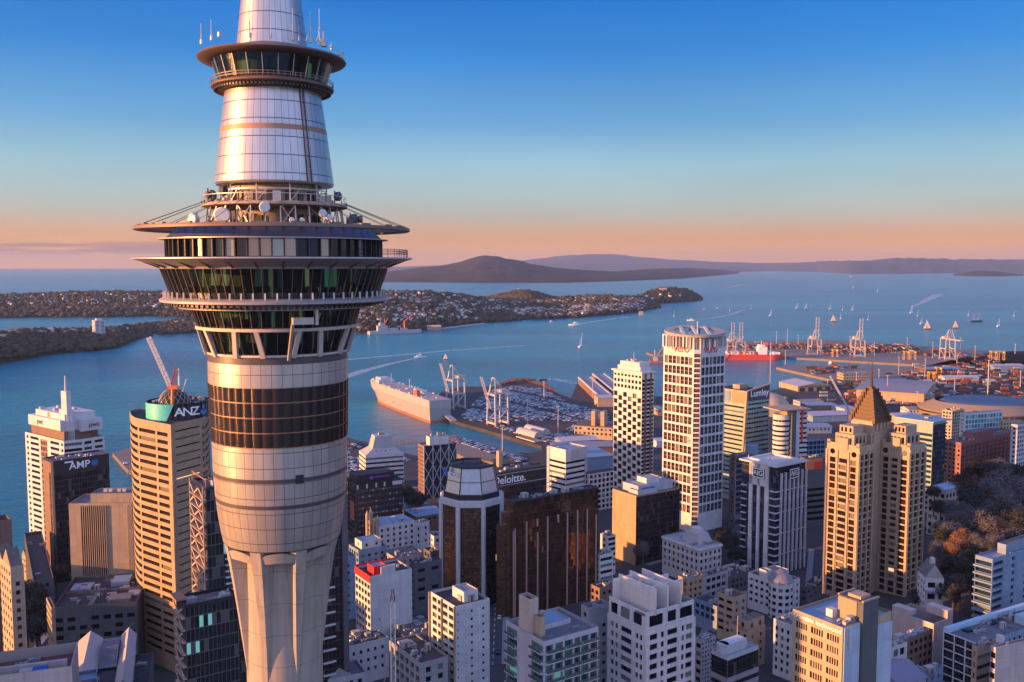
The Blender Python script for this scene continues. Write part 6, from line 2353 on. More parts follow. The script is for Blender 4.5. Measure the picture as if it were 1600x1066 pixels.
def b_right():
 B = tower_block("brown_curtain_tower", "dark brown glass tower with blank concrete side and pale rooftop rooms", 957, 994, 1062, 775, 560, 34, 'tan', 'brown', None, None, kit=3, fin=False)
 B.finish(M_W['tan'], O_['brown'])
 glass_face(B, 0, curtain_mat("curtain_purple_dark", (0.028, 0.018, 0.020), (0.05, 0.035, 0.035), 1.5, 3.5, .10, .14, 0, .06, (0.09, .06, .05), .06), 0, 1, z1=B.z1 - .8)
 P, zz = penthouse(B, .18, .98, .25, .9, 5.0, M_W['lilac'], 'pale')
 penthouse(B, .45, .75, .4, .8, 8.0, M_W['white'], 'pale', 'lift_room')
 penthouse(B, .10, .55, .12, .5, 3.0, M_W['lilac'], 'grey', 'roof_store')
 a, d = Vector(P[0]), Vector(P[1]) - Vector(P[0])
 B.extra("blue_sign_band", M_txtb, lambda m: m.box(a + d * .28 - B.v * .15 + Z * (zz - 2), d * .34, B.v * .2, Z * 1.0))
 spc = spec(bay=3.7, ww=1.6, fh=4.0, wh=2.1, top=3.2, mx=.9, rec=.4)
 B = tower_block("classical_office_block", "pale classical office block with cornice and rooftop cabin, below the ring-roof tower", 1035, 1093, 1127.5, 857, 520, 34, 'offwhite', 'pale', spc, spc, kit=4, limit=100)
 B.extra("cornice", M_W['white'], lambda m: (m.obox(B.poly[0], B.u, B.v, -.8, B.W + .3, -.8, -.003, B.z1 - 1.6, B.z1 - .6), m.obox(B.poly[0], B.u, B.v, -.8, -.003, 0, B.D + .3, B.z1 - 1.6, B.z1 - .6), m.obox(B.poly[0], B.u, B.v, -.4, B.W, -.4, -.003, B.z1 - 6.6, B.z1 - 6.2), m.obox(B.poly[0], B.u, B.v, -.4, -.003, 0, B.D, B.z1 - 6.6, B.z1 - 6.2)))
 def cab(m):
  p, q = sub_poly(B, .35, .98, .22, .68), sub_poly(B, .42, .90, .30, .60)
  z0, z1 = B.zr, B.zr + 5.6
  for i in range(4):
   j = (i + 1) % 4
   m.face([p[i] + Z * z0, p[j] + Z * z0, q[j] + Z * z1, q[i] + Z * z1])
  m.face([x + Z * z1 for x in q])
  m.prism([(x.x, x.y) for x in sub_poly(B, .5, .8, .36, .54)], z1, z1 + 2.4)
 B.extra("rooftop_cabin", M_W['white'], cab)
 B = tower_block("framed_sign_tower", "dark glass office tower with white vertical fins, white corner slab and framed rooftop signs", 1160, 1213, 1259, 728, 540, 36, 'black', 'pale', None, None, kit=0, fin=False)
 B.finish(M_W['black'], O_['pale'])
 f, u, v, W, D = B.poly[0], B.u, B.v, B.W, B.D
 wl = wall_mat("slab_lilac_white", (0.60, 0.57, 0.58), .6)
 glass_face(B, 0, C_dblue, 0, 1, z1=B.z1 - 1.5)
 glass_face(B, 3, C_dblue, 0, 1, z1=B.z1 - 1.5)
 def sl(m):
  for a, b in ((.24, .34), (.48, .56), (.70, .82)):
   m.obox(f, u, v, -.9, .05, D * (1 - b), D * (1 - a), B.z0, B.z1 - .6)
  m.obox(f, u, v, -.9, .05, D * .18, D * .76, B.z1 - 14, B.z1 - .6)
 B.extra("white_slab", wl, sl)
 for k in range(7):
  s = .16 + .14 * k
  B.extra("fin", wl, lambda m: m.obox(f, u, v, W * s - .55, W * s + .55, -1.1, .0, B.z0, B.z1 - 5))
 for k in range(17):
  z = B.z1 - 16 - 4.3 * k
  if z > B.z0 + 4:
   B.extra("corner_ledge", wl, lambda m: (m.obox(f, u, v, -1.1, W * .13, -1.1, -.11, z, z + .5), m.obox(f, u, v, -1.1, -.11, -.1, D * .16, z, z + .5), m.obox(f, u, v, -1.1, -.11, D * .84, D, z, z + .5), m.obox(f, u, v, W + .0, W + 1.3, -1.1, .8, z, z + .5)))
 B.extra("floor_lines", wl, lambda m: [m.obox(f, u, v, W * .16, W, -.45, -.12, B.z1 - 16 - 12.9 * k, B.z1 - 15.5 - 12.9 * k) for k in range(5)])
 B.extra("roof_slab", M_W['white'], lambda m: m.obox(f, u, v, -1.4, W + 1.4, -1.4, D + 1.4, B.z1 - .9, B.z1))
 def fr(m):
  for a, b, c, d_ in ((.1, .9, .08, .12), (.1, .9, .88, .92), (.1, .14, .12, .88), (.86, .9, .12, .88)):
   m.prism([(q.x, q.y) for q in sub_poly(B, a, b, c, d_)], B.z1, B.z1 + 1.0)
 B.extra("roof_frame", M_W['white'], fr)
 B.extra("roof_spike", M_W['grey'], lambda m: [m.tube(sub_poly(B, a, a, b, b)[0] + Z * (B.z1 - .1), sub_poly(B, a, a, b, b)[0] + Z * (B.z1 + h), .8 if h < 5 else .15, .05, n=8) for a, b, h in ((.35, .5, 3.5), (.85, .4, 8.5), (.1, .9, 3))])
 for i_, (o, d, fq) in enumerate(((f + v * (D * .48) + Z * (B.z1 - 6.4) - u * .9, -v, 1), (f + u * (W * .55) + Z * (B.z1 - 6.2) - v * 1.1, u, 1))):
  n = Vector((d.y, -d.x, 0))
  B.extra("sign_board", M_txtk, lambda m: m.box(o + n * .2, d * 9.4, n * .4, Z * 6.2))
  B.extra("sign_frame", M_txtw, lambda m: [m.box(o + n * .45 + d * x + Z * z, d * w, n * .1, Z * h) for x, z, w, h in ((0, 2.6, 8.6, .5), (0, -2.6, 8.6, .5), (-4.1, 0, .5, 5.6), (4.1, 0, .5, 5.6))])
  text_on(B, "AIG", 4.3, o + n * .4, d, Z, M_txtw)
 spg = spec(cols=[(.03, .97)], fh=3.75, wh=1.3, top=9.5, rec=.35)
 B = tower_block("green_banded_office", "pale green banded office with slanting edge and white lettering, right of the ring-roof tower", 1112, 1166, 1202, 613, 720, 36, 'palegreen', 'dark', S(spg, top=12), S(spg, cols=[(.02 + .98 * k / 9, .02 + .98 * (k + .93) / 9) for k in range(9)]), 'dark', kit=0, limit=60)
 f, u, v, W, D = B.poly[0], B.u, B.v, B.W, B.D
 cr = M_W['cream']
 B.extra("slanting_edge", cr, lambda m: (m.bar(f - v * .8 - u * .2 + Z * (B.z1 + .5), f - v * .8 - u * (W * .22) + Z * (B.z0 + 6), 1.6, 1.6), m.bar(f - v * .6 + Z * (B.z1 + .6), f + u * W - v * .6 + Z * (B.z1 + 4.6), 1.3, 1.0), m.bar(f + Z * (B.z1 + .4) - u * .5, f + v * D + Z * (B.z1 + .4) - u * .5, 1.2, 1.0)))
 B.extra("raised_parapet", M_W['dgrey'], lambda m: m.face([f - v * .35 + Z * (B.z1 - 7.5), f + u * W - v * .35 + Z * (B.z1 - 7.5), f + u * W - v * .35 + Z * (B.z1 + 4.4), f - v * .35 + Z * (B.z1 + .4)]))
 B.extra("side_panel", M_W['bluegrey'], lambda m: m.obox(f, u, v, -.5, .0, D * .45, D, B.z1 - 9, B.z1 - 1))
 B.extra("side_panel", M_W['tan'], lambda m: m.obox(f, u, v, -.55, .0, D * .02, D * .40, B.z1 - 9, B.z1 - .6))
 B.extra("plant_room", M_W['cream'], lambda m: m.obox(f, u, v, W * .55, W * .9, D * .55, D * .75, B.zr, B.zr + 3.4))
 text_on(B, "Lumley", 7.6, f + u * (W * .56) - v * .35 + Z * (B.z1 - 1.8), u, Z, M_txtw, font_sc=(1.0, 1))
 B.extra("corner_mast", M_W['white'], lambda m: m.bar(f + u * W - v * .5 + Z * B.z0, f + u * W - v * .5 + Z * (B.z1 + 38), .35))
 B = tower_block("dark_block_with_tank", "dark office block with a pale round tank on its roof, behind the framed-sign tower", 1140, 1150, 1200, 712, 640, 34, 'dgrey', 'blue', sp_small, spec(ww=None, mx=.5, fh=4, wh=2.6, top=2.5), 'blue', kit=2)
 q = sub_poly(B, .55, .55, .3, .3)[0]
 B.extra("roof_tank", M_W['bluegrey'], lambda m: (m.tube(q + Z * (B.zr), q + Z * (B.zr + 6), 4.5, n=24), m.tube(q + Z * (B.zr + 6), q + Z * (B.zr + 6.6), 4.7, 4.0, n=24)))
 Y = 700
 c = at(1225, 649, Y)
 r = 13.2 / F * Y
 ctr = Vector((c.x, c.y + r, 0))
 B = Bld("round_striped_block", "small round office block with blue-white stripes, dark core wall and thin canopy roof", ctr, zg(c.x, c.y) - 1)
 zt = c.z
 def rb(m):
  m.lathe(ctr, [(r, zt), (r, zt - 12.0)], 64)
  for k in range(9):
   z = zt - 12.0 - 3.6 * k
   m.lathe(ctr, [(r - .9, z), (r - .9, z - 1.5), (r, z - 1.5), (r, z - 3.6)][0:4], 64)
  m.ngon([(ctr.x + r * math.cos(2 * PI * i / 64), ctr.y + r * math.sin(2 * PI * i / 64)) for i in range(64)], zt)
 B.extra("wall", M_W['white'], rb)
 def rg(m):
  for k in range(9):
   z = zt - 12.0 - 3.6 * k
   m.lathe(ctr, [(r - .85, z + .05), (r - .85, z - 1.55)], 64)
 B.extra("ribbon_windows", G('dark'), rg)
 for rr_ in (4.0, 8.0):
  for i in range(18):
   t = PI + PI * (i + .5) / 18
   nn = Vector((math.cos(t), math.sin(t), 0))
   ss = Vector((-nn.y, nn.x, 0))
   B.extra("window", G('dark'), lambda m: m.box(ctr + nn * r + Z * (zt - rr_ - .6), ss * 1.0, nn * .12, Z * 1.5))
 a0 = at(1238, 645, Y)
 uu = Vector((math.cos(R(20)), math.sin(R(20)), 0))
 vv = Vector((-uu.y, uu.x, 0))
 k = Y / F
 B.extra("core_wall", M_W['dgrey'], lambda m: m.obox(a0, uu, vv, 0, 8 * k, 0, 16, B.z0, at(1240, 640, Y).z))
 B.extra("white_strip", M_W['white'], lambda m: m.obox(a0, uu, vv, 8 * k, 15.5 * k, .6, 16, B.z0, at(1240, 641, Y).z))
 zs = at(1240, 642, Y).z
 B.extra("banded_wing", M_W['white'], lambda m: [m.obox(a0, uu, vv, 15.5 * k, 32 * k, 1.5, 16, zs - 3.8 * i - 2.2, zs - 3.8 * i) for i in range(12)])
 B.extra("banded_glass", G('dark'), lambda m: m.obox(a0, uu, vv, 15.6 * k, 31.6 * k, 2.2, 15, B.z0, zs - .5))
 B.extra("red_strip", M_txtr, lambda m: m.obox(a0, uu, vv, 19.5 * k, 22.5 * k, .9, 1.6, zs - 25, zs + 2))
 B.extra("canopy_roof", M_W['cream'], lambda m: m.obox(a0, uu, vv, -26 * k, 33 * k, -1.5, 20, zs + .3, zs + 1.2))
 B.extra("roof_room", M_W['tan'], lambda m: m.obox(a0, uu, vv, -8 * k, -.2, 1, 10, zt, zs + .2))
 B = tower_block("orange_billboard_block", "narrow dark block with an orange billboard between the framed-sign tower and the twin-shaft tower", 1250, 1258, 1294, 716, 640, 20, 'dgrey', 'grey', sp_sq, spec(ww=None, mx=1, fh=4.2, wh=2, top=22), kit=3)
 B.extra("billboard", [plain_mat("billboard_orange", (0.62, 0.17, 0.06), .6), M_txtr], lambda m: (m.obox(B.poly[0], B.u, B.v, .5, B.W * .75, -.5, -.05, B.z1 - 8.5, B.z1 - .8), m.obox(B.poly[0], B.u, B.v, B.W * .38, B.W * .74, -.6, -.5, B.z1 - 8, B.z1 - 3, 1)))
 tower_block("blue_glass_low_block", "low blue glass block behind the orange billboard", 1250, 1257, 1290, 689, 780, 20, 'bluegrey', 'blue', sp_med, spec(bay=4, ww=3.4, fh=4, wh=3, top=1), 'blue', kit=2)
 spb = spec(bay=3.5, ww=1.9, fh=3.6, wh=1.7, top=2.4, mx=.8, rec=.4)
 B = tower_block("turret_corner_block", "white office block with a round corner and a grey conical turret", 1169, 1222, 1250, 912, 465, 36, 'white', 'dark', spb, spec(bay=3.5, ww=1.5, fh=3.6, wh=1.7, top=2.4), kit=4, fin=False)
 B.finish(M_W['white'], O_['dark'])
 rc = 6.2
 q = B.poly[0] + (B.u + B.v) * 3.0
 B.extra("corner_drum", M_W['white'], lambda m: (m.lathe(q, [(rc, B.z1 + .5), (rc, B.z0)], 40), m.ngon([(q.x + rc * math.cos(2 * PI * i / 40), q.y + rc * math.sin(2 * PI * i / 40)) for i in range(40)], B.z1 + .5)))
 B.extra("turret_roof", wall_mat("turret_slate", (0.20, 0.19, 0.21), .7), lambda m: m.lathe(q, [(0.0, B.z1 + 7.6), (6.6, B.z1 + .8), (6.6, B.z1 + .4), (5, B.z1 + .4)], 40))
 for k in range(7):
  for i in range(5):
   t = math.atan2(-q.y, -q.x) + R(-62 + 31 * i)
   nn = Vector((math.cos(t), math.sin(t), 0))
   ss = Vector((-nn.y, nn.x, 0))
   B.extra("window", G('dark'), lambda m: m.box(q + nn * rc + Z * (B.z1 - 3.2 - 3.6 * k), ss * 1.9, nn * .14, Z * 1.7))
 penthouse(B, .35, .95, .3, .7, 4.0, M_W['white'], 'grey')
 penthouse(B, .05, .3, .45, .7, 4.6, M_W['white'], 'grey', 'stair_room')
 tower_block("cream_narrow_block", "narrow cream block with a maroon roof in front of the turret block", 1121, 1146, 1167, 934, 430, 36, 'cream', 'maroon', spec(bay=5.5, ww=3.4, fh=3.5, wh=1.6, top=2.2, rec=.4), spec(bay=7, ww=1.2, fh=3.5, wh=1.6, top=2.4), kit=2)
 tower_block("blue_bay_block", "low block with pale blue bays left of the narrow cream block", 1083, 1121, 1142, 948, 445, 36, 'bluegrey', 'dark', spec(bay=3.4, ww=2.4, fh=3.6, wh=2.4, top=2.0), None, 'blue', kit=3)
 tower_block("dark_roof_low_block", "low dark roofed block with white tank between the classical block and the turret block", 1105, 1130, 1180, 905, 500, 36, 'dgrey', 'dark', sp_sq, sp_small, kit=7, par=.6)
 tower_block("white_tank_block", "small white rounded block beside the classical office block", 1128, 1138, 1156, 888, 520, 30, 'white', 'pale', sp_small, sp_sq, kit=1, par=.4)
 tower_block("grey_verandah_block", "low grey block with white edge right below the classical office block", 1086, 1100, 1138, 902, 485, 36, 'grey', 'dark', sp_med, spec(bay=4, ww=3, fh=4, wh=2.2, top=1.6), kit=2)
 tower_block("cream_plant_block", "small block with a tan rooftop box behind the fin-topped tower", 1060, 1074, 1100, 905, 470, 34, 'tan', 'blue', sp_small, sp_small, kit=2)
 tower_block("side_wing_block", "dark-roofed side wing to the right of the turret block", 1250, 1262, 1285, 918, 480, 50, 'dgrey', 'dark', sp_small, sp_sq, kit=2)
 B = tower_block("terraced_cream_block", "stepped cream block with lit terraces in front of the turret block", 1139, 1169, 1196, 985, 400, 36, 'cream', 'brown', spec(bay=4, ww=1.4, fh=3.4, wh=1.4, top=2.4), spec(bay=6, ww=1.2, fh=3.6, wh=1.6, top=3), kit=4)
 penthouse(B, .0, .95, .02, .55, 5.0, M_W['cream'], 'brown', sp=spec(bay=6, ww=1.4, fh=5, wh=2.2, top=1.5, bot=.5))
 B = tower_block("banded_dark_block", "near dark block with pinkish bands and a curved white rooftop room", 1112, 1137, 1185, 1026, 330, 36, 'black', 'pale', None, None, kit=0, fin=False, par=.5)
 B.finish(M_W['white'], O_['pale'])
 glass_face(B, 0, C_black, 0, 1, z1=B.z1 - 1.6)
 glass_face(B, 3, C_black, 0, 1, z1=B.z1 - 1.6)
 pb = wall_mat("band_pinkish", (0.38, 0.31, 0.33), .7)
 B.extra("wall_band", pb, lambda m: [(m.obox(B.poly[0], B.u, B.v, -.35, B.W, -.35, -.11, B.z1 - 10.2 - 3.8 * k, B.z1 - 8.2 - 3.8 * k), m.obox(B.poly[0], B.u, B.v, -.35, -.11, -.1, B.D, B.z1 - 10.2 - 3.8 * k, B.z1 - 8.2 - 3.8 * k)) for k in range(7)])
 P = sub_poly(B, .12, .75, .25, .85)
 B.extra("plant_room", M_W['white'], lambda m: (m.prism([(p.x, p.y) for p in P], B.zr, B.zr + 3.6), m.tube((P[0] + P[3]) / 2 + Z * B.zr, (P[0] + P[3]) / 2 + Z * (B.zr + 3.6), (P[0] - P[3]).length / 2, n=20)))
 B.extra("roof_mast", M_W['grey'], lambda m: m.tube(P[2] + Z * B.zr, P[2] + Z * (B.zr + 11), .15, n=6))
 tower_block("patterned_grey_block", "grey block with fine patterned wall left of the near banded block", 1086, 1097, 1118, 1000, 360, 36, 'grey', 'dark', sp_med, spec(bay=1.6, ww=.8, fh=1.8, wh=.8, top=1.5, mx=.3, rec=.15), kit=1, limit=60)
 tower_block("white_windowed_block", "white block with regular small windows just left of the orange-lit near tower", 1209, 1246, 1275, 980, 385, 36, 'white', 'grey', spec(bay=3.0, ww=1.3, fh=3.5, wh=1.9, top=3.0), None, kit=2)
 spo = spec(cols=[(.07, .30), (.38, .62), (.70, .93)], fh=3.5, wh=2.0, top=3.3, rec=.5, glass='brown', bot=2)
 B = tower_block("lettered_near_tower", "near cream office tower with lettered parapet and big dark roof core", 1239, 1317, 1393, 981, 265, 34, 'cream', 'blue', spo, None, kit=0, fin=False, par=.8)
 f, u, v, W, D = B.poly[0], B.u, B.v, B.W, B.D
 B.finish(M_W['cream'], O_['blue'], 'brown')
 for (o, u_, w, h, g) in B.gl:
  n = Vector((u_.y, -u_.x, 0))
  B.extra("mullion", M_W['cream'], lambda m: [m.box(o + u_ * (w * t) + n * .2 + Z * (h / 2), u_ * .32, n * .3, Z * h) for t in (.2, .4, .6, .8)])
 lb = wall_mat("panel_light_blue", (0.40, 0.48, 0.56), .35, spec=.6, streak=.1)
 B.extra("side_cladding", lb, lambda m: (m.obox(f, u, v, W * .02, W * .33, -.35, -.01, B.z0, B.z1 - .2), m.obox(f, u, v, W * .66, W * .995, -.5, -.01, B.z0, B.z1 - 3)))
 B.extra("side_pier", M_W['white'], lambda m: m.obox(f, u, v, W * .09, W * .15, -.75, -.36, at(1322, 1012, 267).z, B.z1 - .4))
 B.extra("core_tower", M_W['dgrey'], lambda m: m.obox(f, u, v, W * .34, W * .655, -1.0, D * .42, B.z0, at(1345, 934, 273).z))
 zc = at(1345, 934, 273).z
 B.extra("core_side", M_W['tan'], lambda m: m.obox(f, u, v, W * .34 - .3, W * .34 - .02, D * .06, D * .42, B.zr + .1, zc - .3))
 B.extra("core_coping", M_W['cream'], lambda m: (m.obox(f, u, v, W * .33, W * .66, -1.2, -.6, zc, zc + .5), m.obox(f, u, v, W * .33, W * .66, D * .40, D * .43, zc, zc + .5), m.obox(f, u, v, W * .4, W * .6, D * .05, D * .3, zc, zc + .9)))
 B.kit(sub_poly(B, .1, .32, .02, .3), B.zr, 5, 3, 1.2, 2.4)
 B.kit(sub_poly(B, .7, .95, .3, .8), B.zr, 3, 8, 1.2, 2.2)
 B.extra("roof_cabin", M_W['white'], lambda m: m.obox(f, u, v, W * .22, W * .32, D * .42, D * .55, B.zr, B.zr + 2.6))
 a, d = B.poly[3], B.poly[0] - B.poly[3]
 text_on(B, "crombie lockwood", 2.0, a + d * .5 + Z * (B.z1 - 1.55), d, Z, M_txtw, font_sc=(1.15, 1))
 Y = 490
 T0 = at(1343, 698, Y)
 B = Bld("twin_shaft_tower", "tall beige twin-shaft apartment tower with stepped brown pyramid and spire", T0, zg(T0.x, T0.y) - 2)
 ang = 36
 a = R(ang)
 u, v = Vector((math.cos(a), math.sin(a), 0)), Vector((-math.sin(a), math.cos(a), 0))
 wl, fh = M_W['cream'], 3.62
 def shaft(xl, xf, xr, yf, Yk, spl_, spr_):
  F_, u_, v_, W_k, D_k, poly = plan4(xl, xf, xr, yf, Yk, ang)
  B.block(poly, B.z0, F_.z, (spr_, None, None, spl_), 1.0)
  return F_, W_k, D_k, poly
 sl = spec(cols=[(.10, .28), (.39, .64), (.74, .91)], fh=fh, wh=2.85, top=8.2, rec=.6, glass='brown', bot=3)
 sr = spec(cols=[(.07, .25), (.34, .60), (.70, .94)], fh=fh, wh=2.85, top=5, rec=.6, glass='brown', bot=3)
 F1, W1, D1, P1 = shaft(1292.5, 1343, 1366, 698, Y, sl, sr)
 F2, W2, D2, P2 = shaft(1378, 1422, 1447, 697, Y + 4, S(sl, cols=[(.06, .26), (.37, .59), (.69, .92)]), sr)
 F3, u3, v3, W3, D3, P3 = plan4(1340, 1366, 1404, 680, Y + 14, ang)
 B.block(P3, B.z0, F3.z, (None, None, None, spec(cols=[(.2, .4)], fh=fh, wh=2.2, top=6)), 1.0)
 B.finish(wl, O_['brown'], 'brown', limit=100)
 def fl(z):
  return z
 def circ(m):
  for P, t in ((P1, .18), (P1, .84), (P2, .14), (P2, .82)):
   d = P[0] - P[3]
   n = Vector((d.y, -d.x, 0)).normalized()
   q = P[3] + d * t + Z * (F1.z - 5.0)
   m.tube(q - n * .1, q + n * .12, 1.5, n=20)
 B.extra("round_window", G('dark'), circ)
 def piers(m):
  for P, ts in ((P1, (.01, .335, .69, .985)), (P2, (.01, .31, .64, .985))):
   d = P[0] - P[3]
   L = d.length
   n = Vector((d.y, -d.x, 0)).normalized()
   for t in ts:
    m.box(P[3] + d * t + n * .3 + Z * ((B.z0 + F1.z - 4) / 2), d.normalized() * 1.1, n * .7, Z * (F1.z - 4 - B.z0))
   e = P[1] - P[0]
   n2 = Vector((e.y, -e.x, 0)).normalized()
   for t in (.02, .29, .65, .98):
    m.box(P[0] + e * t + n2 * .25 + Z * ((B.z0 + F1.z - 3) / 2), e.normalized() * .9, n2 * .6, Z * (F1.z - 3 - B.z0))
 B.extra("piers", wl, piers)
 def balc(m):
  for P in (P1, P2):
   d = P[0] - P[3]
   n = Vector((d.y, -d.x, 0)).normalized()
   k = 0
   while F1.z - 10 - fh * k > B.z0 + 10:
    m.box(P[3] + d * .515 + n * .3 + Z * (F1.z - 10.9 - fh * k), d * .25, n * 1.0, Z * .9)
    k += 1
 B.extra("balconies", M_W['beige'], balc)
 def steps():
  for P, F_k in ((P1, F1), (P2, F2)):
   f, uu, vv, Wk, Dk = P[0], u, v, (P[1] - P[0]).length, (P[3] - P[0]).length
   z = F_k.z - 1
   m = MB()
   m.obox(f, uu, vv, Wk * .12, Wk * .99, Dk * .22, Dk * .80, z, z + 6.2)
   m.obox(f, uu, vv, Wk * .30, Wk * .99, Dk * .34, Dk * .76, z + 6.2, z + 10.4)
   m.obox(f, uu, vv, -.6, Wk * .12, Dk * .34, Dk * .66, z - 2, z + 4.2)
   for t in (.05, .95):
    m.obox(f, uu, vv, Wk * .0, Wk * .14, Dk * t - .9, Dk * t + .9, z, z + 2.2)
   m.obj("stepped_top", wl, B.root)
 steps()
 def swin():
  def one(*q):
   m = MB()
   m.obox(*q)
   m.obj("window", G('dark'), B.root)
  for P, F_k in ((P1, F1), (P2, F2)):
   f, Wk, Dk = P[0], (P[1] - P[0]).length, (P[3] - P[0]).length
   z = F_k.z - 1
   for t in (.32, .46, .60, .72):
    one(f, u, v, Wk * .12 - .08, Wk * .12, Dk * t - .7, Dk * t + .7, z + 1.4, z + 4.6)
   for t in (.42, .56, .68):
    one(f, u, v, Wk * .30 - .08, Wk * .30, Dk * t - .6, Dk * t + .6, z + 7.0, z + 9.4)
   for t in (.3, .55, .8):
    one(f, u, v, Wk * t - .8, Wk * t + .8, Dk * .22 - .08, Dk * .22, z + 1.2, z + 5)
 swin()
 cz = at(1360, 640, Y + 24)
 zp = at(1358, 650, Y + 16).z
 pc = cz + u * .4 - v * 8
 def core(m):
  m.obox((pc.x, pc.y), u, v, -8.0, 7.4, 2.2, 15, F1.z - 1, zp - 3)
  m.obox((pc.x, pc.y), u, v, -9, 8.4, 1.5, 15, F1.z - 14, zp - 9)
  for t in (-7.4, -3.6, 0, 3.6, 6.8):
   m.obox((pc.x, pc.y), u, v, t - .6, t + .6, 1.5, 2.2, F1.z - 1, zp - 2)
 B.extra("crown_base", wl, core)
 cz.z = 0
 bz = plain_mat("pyramid_copper", (0.085, 0.045, 0.024), .55, .2)
 apex = at(1360, 604, Y + 24).z
 def pyr(m):
  n = 9
  for i in range(n):
   s = 6.4 * (1 - i / n) + .8
   z0_, z1_ = zp - 4 + (apex - zp + 4) * i / n, zp - 4 + (apex - zp + 4) * (i + 1) / n
   m.obox(cz, u, v, -s, s, -s, s, z0_, z1_)
   if i < n - 1:
    for sx in (-1, 1):
     for sy in (-1, 1):
      m.obox(cz, u, v, sx * s - .9, sx * s + .9, sy * s - .9, sy * s + .9, z0_, z1_ + 1.2)
  for sx, sy in ((-1, -1), (1, -1), (-1, 1), (1, 1)):
   m.bar(cz + u * 7.0 * sx + v * 7.0 * sy + Z * (zp - 2), cz + Z * (apex + .5), 1.7, 1.4)
 B.extra("stepped_pyramid", bz, pyr)
 B.extra("spire", bz, lambda m: (m.tube(cz + Z * apex, cz + Z * (apex + 5), 1.2, .7, n=8), m.tube(cz + Z * (apex + 5), cz + Z * at(1360, 562, Y + 24).z, .6, .12, n=8)))
 B = tower_block("green_striped_slab", "pale striped glass slab with dark side just right of the twin-shaft tower", 1398, 1458, 1478, 661, 640, 36, 'palegreen', 'blue', spec(ww=None, mx=.3, fh=3.7, wh=1.9, top=8), None, 'green', kit=2, fin=False)
 B.finish(M_W['palegreen'], O_['blue'], 'blue')
 glass_face(B, 0, C_dblue, 0, 1)
 B.extra("rooftop_slab", O_['blue'], lambda m: m.obox(B.poly[0], B.u, B.v, -1, B.W + 6, -1, B.D, B.z1, B.z1 + .8))
 B = tower_block("red_brick_block", "long red brick block with rows of small windows beyond the park trees", 1475, 1502, 1590, 692, 690, 36, 'brick', 'brown', sp_small, spec(bay=3.1, ww=1.3, fh=3.3, wh=1.9, top=3.6, mx=.8, rec=.35), kit=8)
 penthouse(B, .25, .62, .2, .8, 5.5, M_W['brick'], 'grey')
 B.extra("brick_fins", M_W['brick'], lambda m: [m.obox(B.poly[0], B.u, B.v, B.W * (.03 + .94 * k / 13) - .3, B.W * (.03 + .94 * k / 13) + .3, -.6, -.003, B.z0, B.z1 - 2) for k in range(14)])
 tower_block("tall_grey_slab", "tall pale grey slab cut off by the right edge of the picture", 1580, 1590, 1680, 664, 660, 36, 'lilac', 'grey', sp_small, sp_sq, kit=2)
 tower_block("turquoise_panel_block", "white block with turquoise glass panels beyond the red brick block", 1500, 1508, 1567, 646, 830, 20, 'white', 'blue', sp_med, spec(bay=3.6, ww=3.0, fh=4.4, wh=3.4, top=2, rec=.3), glass_mat("glass_turquoise", (0.03, 0.22, 0.26), .15, (0.25, .36, .38), .3), kit=4)
 tower_block("cream_lit_block", "cream lit block beside the turquoise panelled block", 1562, 1568, 1595, 658, 820, 20, 'cream', 'grey', sp_small, sp_small, kit=3)
 tower_block("beige_grid_block", "beige gridded block left of the turquoise panelled block", 1472, 1488, 1507, 642, 900, 34, 'beige', 'brown', sp_sq, sp_sq, kit=3, limit=40)
 B = tower_block("blue_roof_pavilion", "pavilion with bright blue flat roof at the edge of the park", 1450, 1478, 1509, 766, 585, 36, 'pink', 'blue', spec(bay=4, ww=2.2, fh=5, wh=2.6, top=3), spec(bay=4, ww=2.2, fh=5, wh=2.6, top=3), kit=0, fin=False, z0=12, par=.3)
 B.finish(M_W['pink'], plain_mat("roof_bright_blue", (0.22, 0.42, 0.55), .5))
 B.extra("sculpted_spikes", M_W['grey'], lambda m: [m.tube(sub_poly(B, t, t, s, s)[0] + Z * B.zr, sub_poly(B, t, t, s, s)[0] + Z * (B.zr + 2), 1.6, .2, n=4) for t, s in ((.15, .4), (.5, .5), (.8, .8))])
 B = tower_block("blue_balcony_block", "blue-grey apartment block with wrapped balconies and lit rooftop room at the right edge", 1524, 1551, 1640, 874, 395, 34, 'bluegrey', 'pale', spec(ww=None, mx=.2, fh=3.3, wh=1.9, top=1.8, rec=1.6), spec(cols=[(.02, .18), (.33, .38), (.55, .75)], fh=3.3, wh=1.8, top=1.8, rec=.8), 'blue', kit=2)
 penthouse(B, .28, .95, .2, .7, 4.6, M_W['bluegrey'], 'brown')
 B.extra("balcony_slabs", M_W['bluegrey'], lambda m: [m.obox(B.poly[0], B.u, B.v, -1.6, B.W * .2, -.9, B.D, B.z1 - 4.6 - 3.3 * k, B.z1 - 3.9 - 3.3 * k) for k in range(9)])
 B = tower_block("white_gabled_villa", "white gabled villa with bay window tucked beside the twin-shaft tower", None, 1446, 1475, 903, 430, -6, 'white', 'grey', sp_small, spec(cols=[(.15, .55), (.74, .9)], fh=5.5, wh=2.6, top=2.2), depth=11, kit=0)
 gable_on(B, 0, 1, 0, 1, B.z1, 6.5, 'v', M_W['white'], O_['grey'])
 B.extra("chimney", M_W['white'], lambda m: m.obox(B.poly[0], B.u, B.v, B.W * .42, B.W * .62, 3, 6, B.z1 + 2, B.z1 + 8.5))
 B.extra("verandah_roof", O_['blue'], lambda m: m.obox(B.poly[0], B.u, B.v, -.5, B.W + .5, -2.4, -.003, B.z1 - 6.4, B.z1 - 5.9))
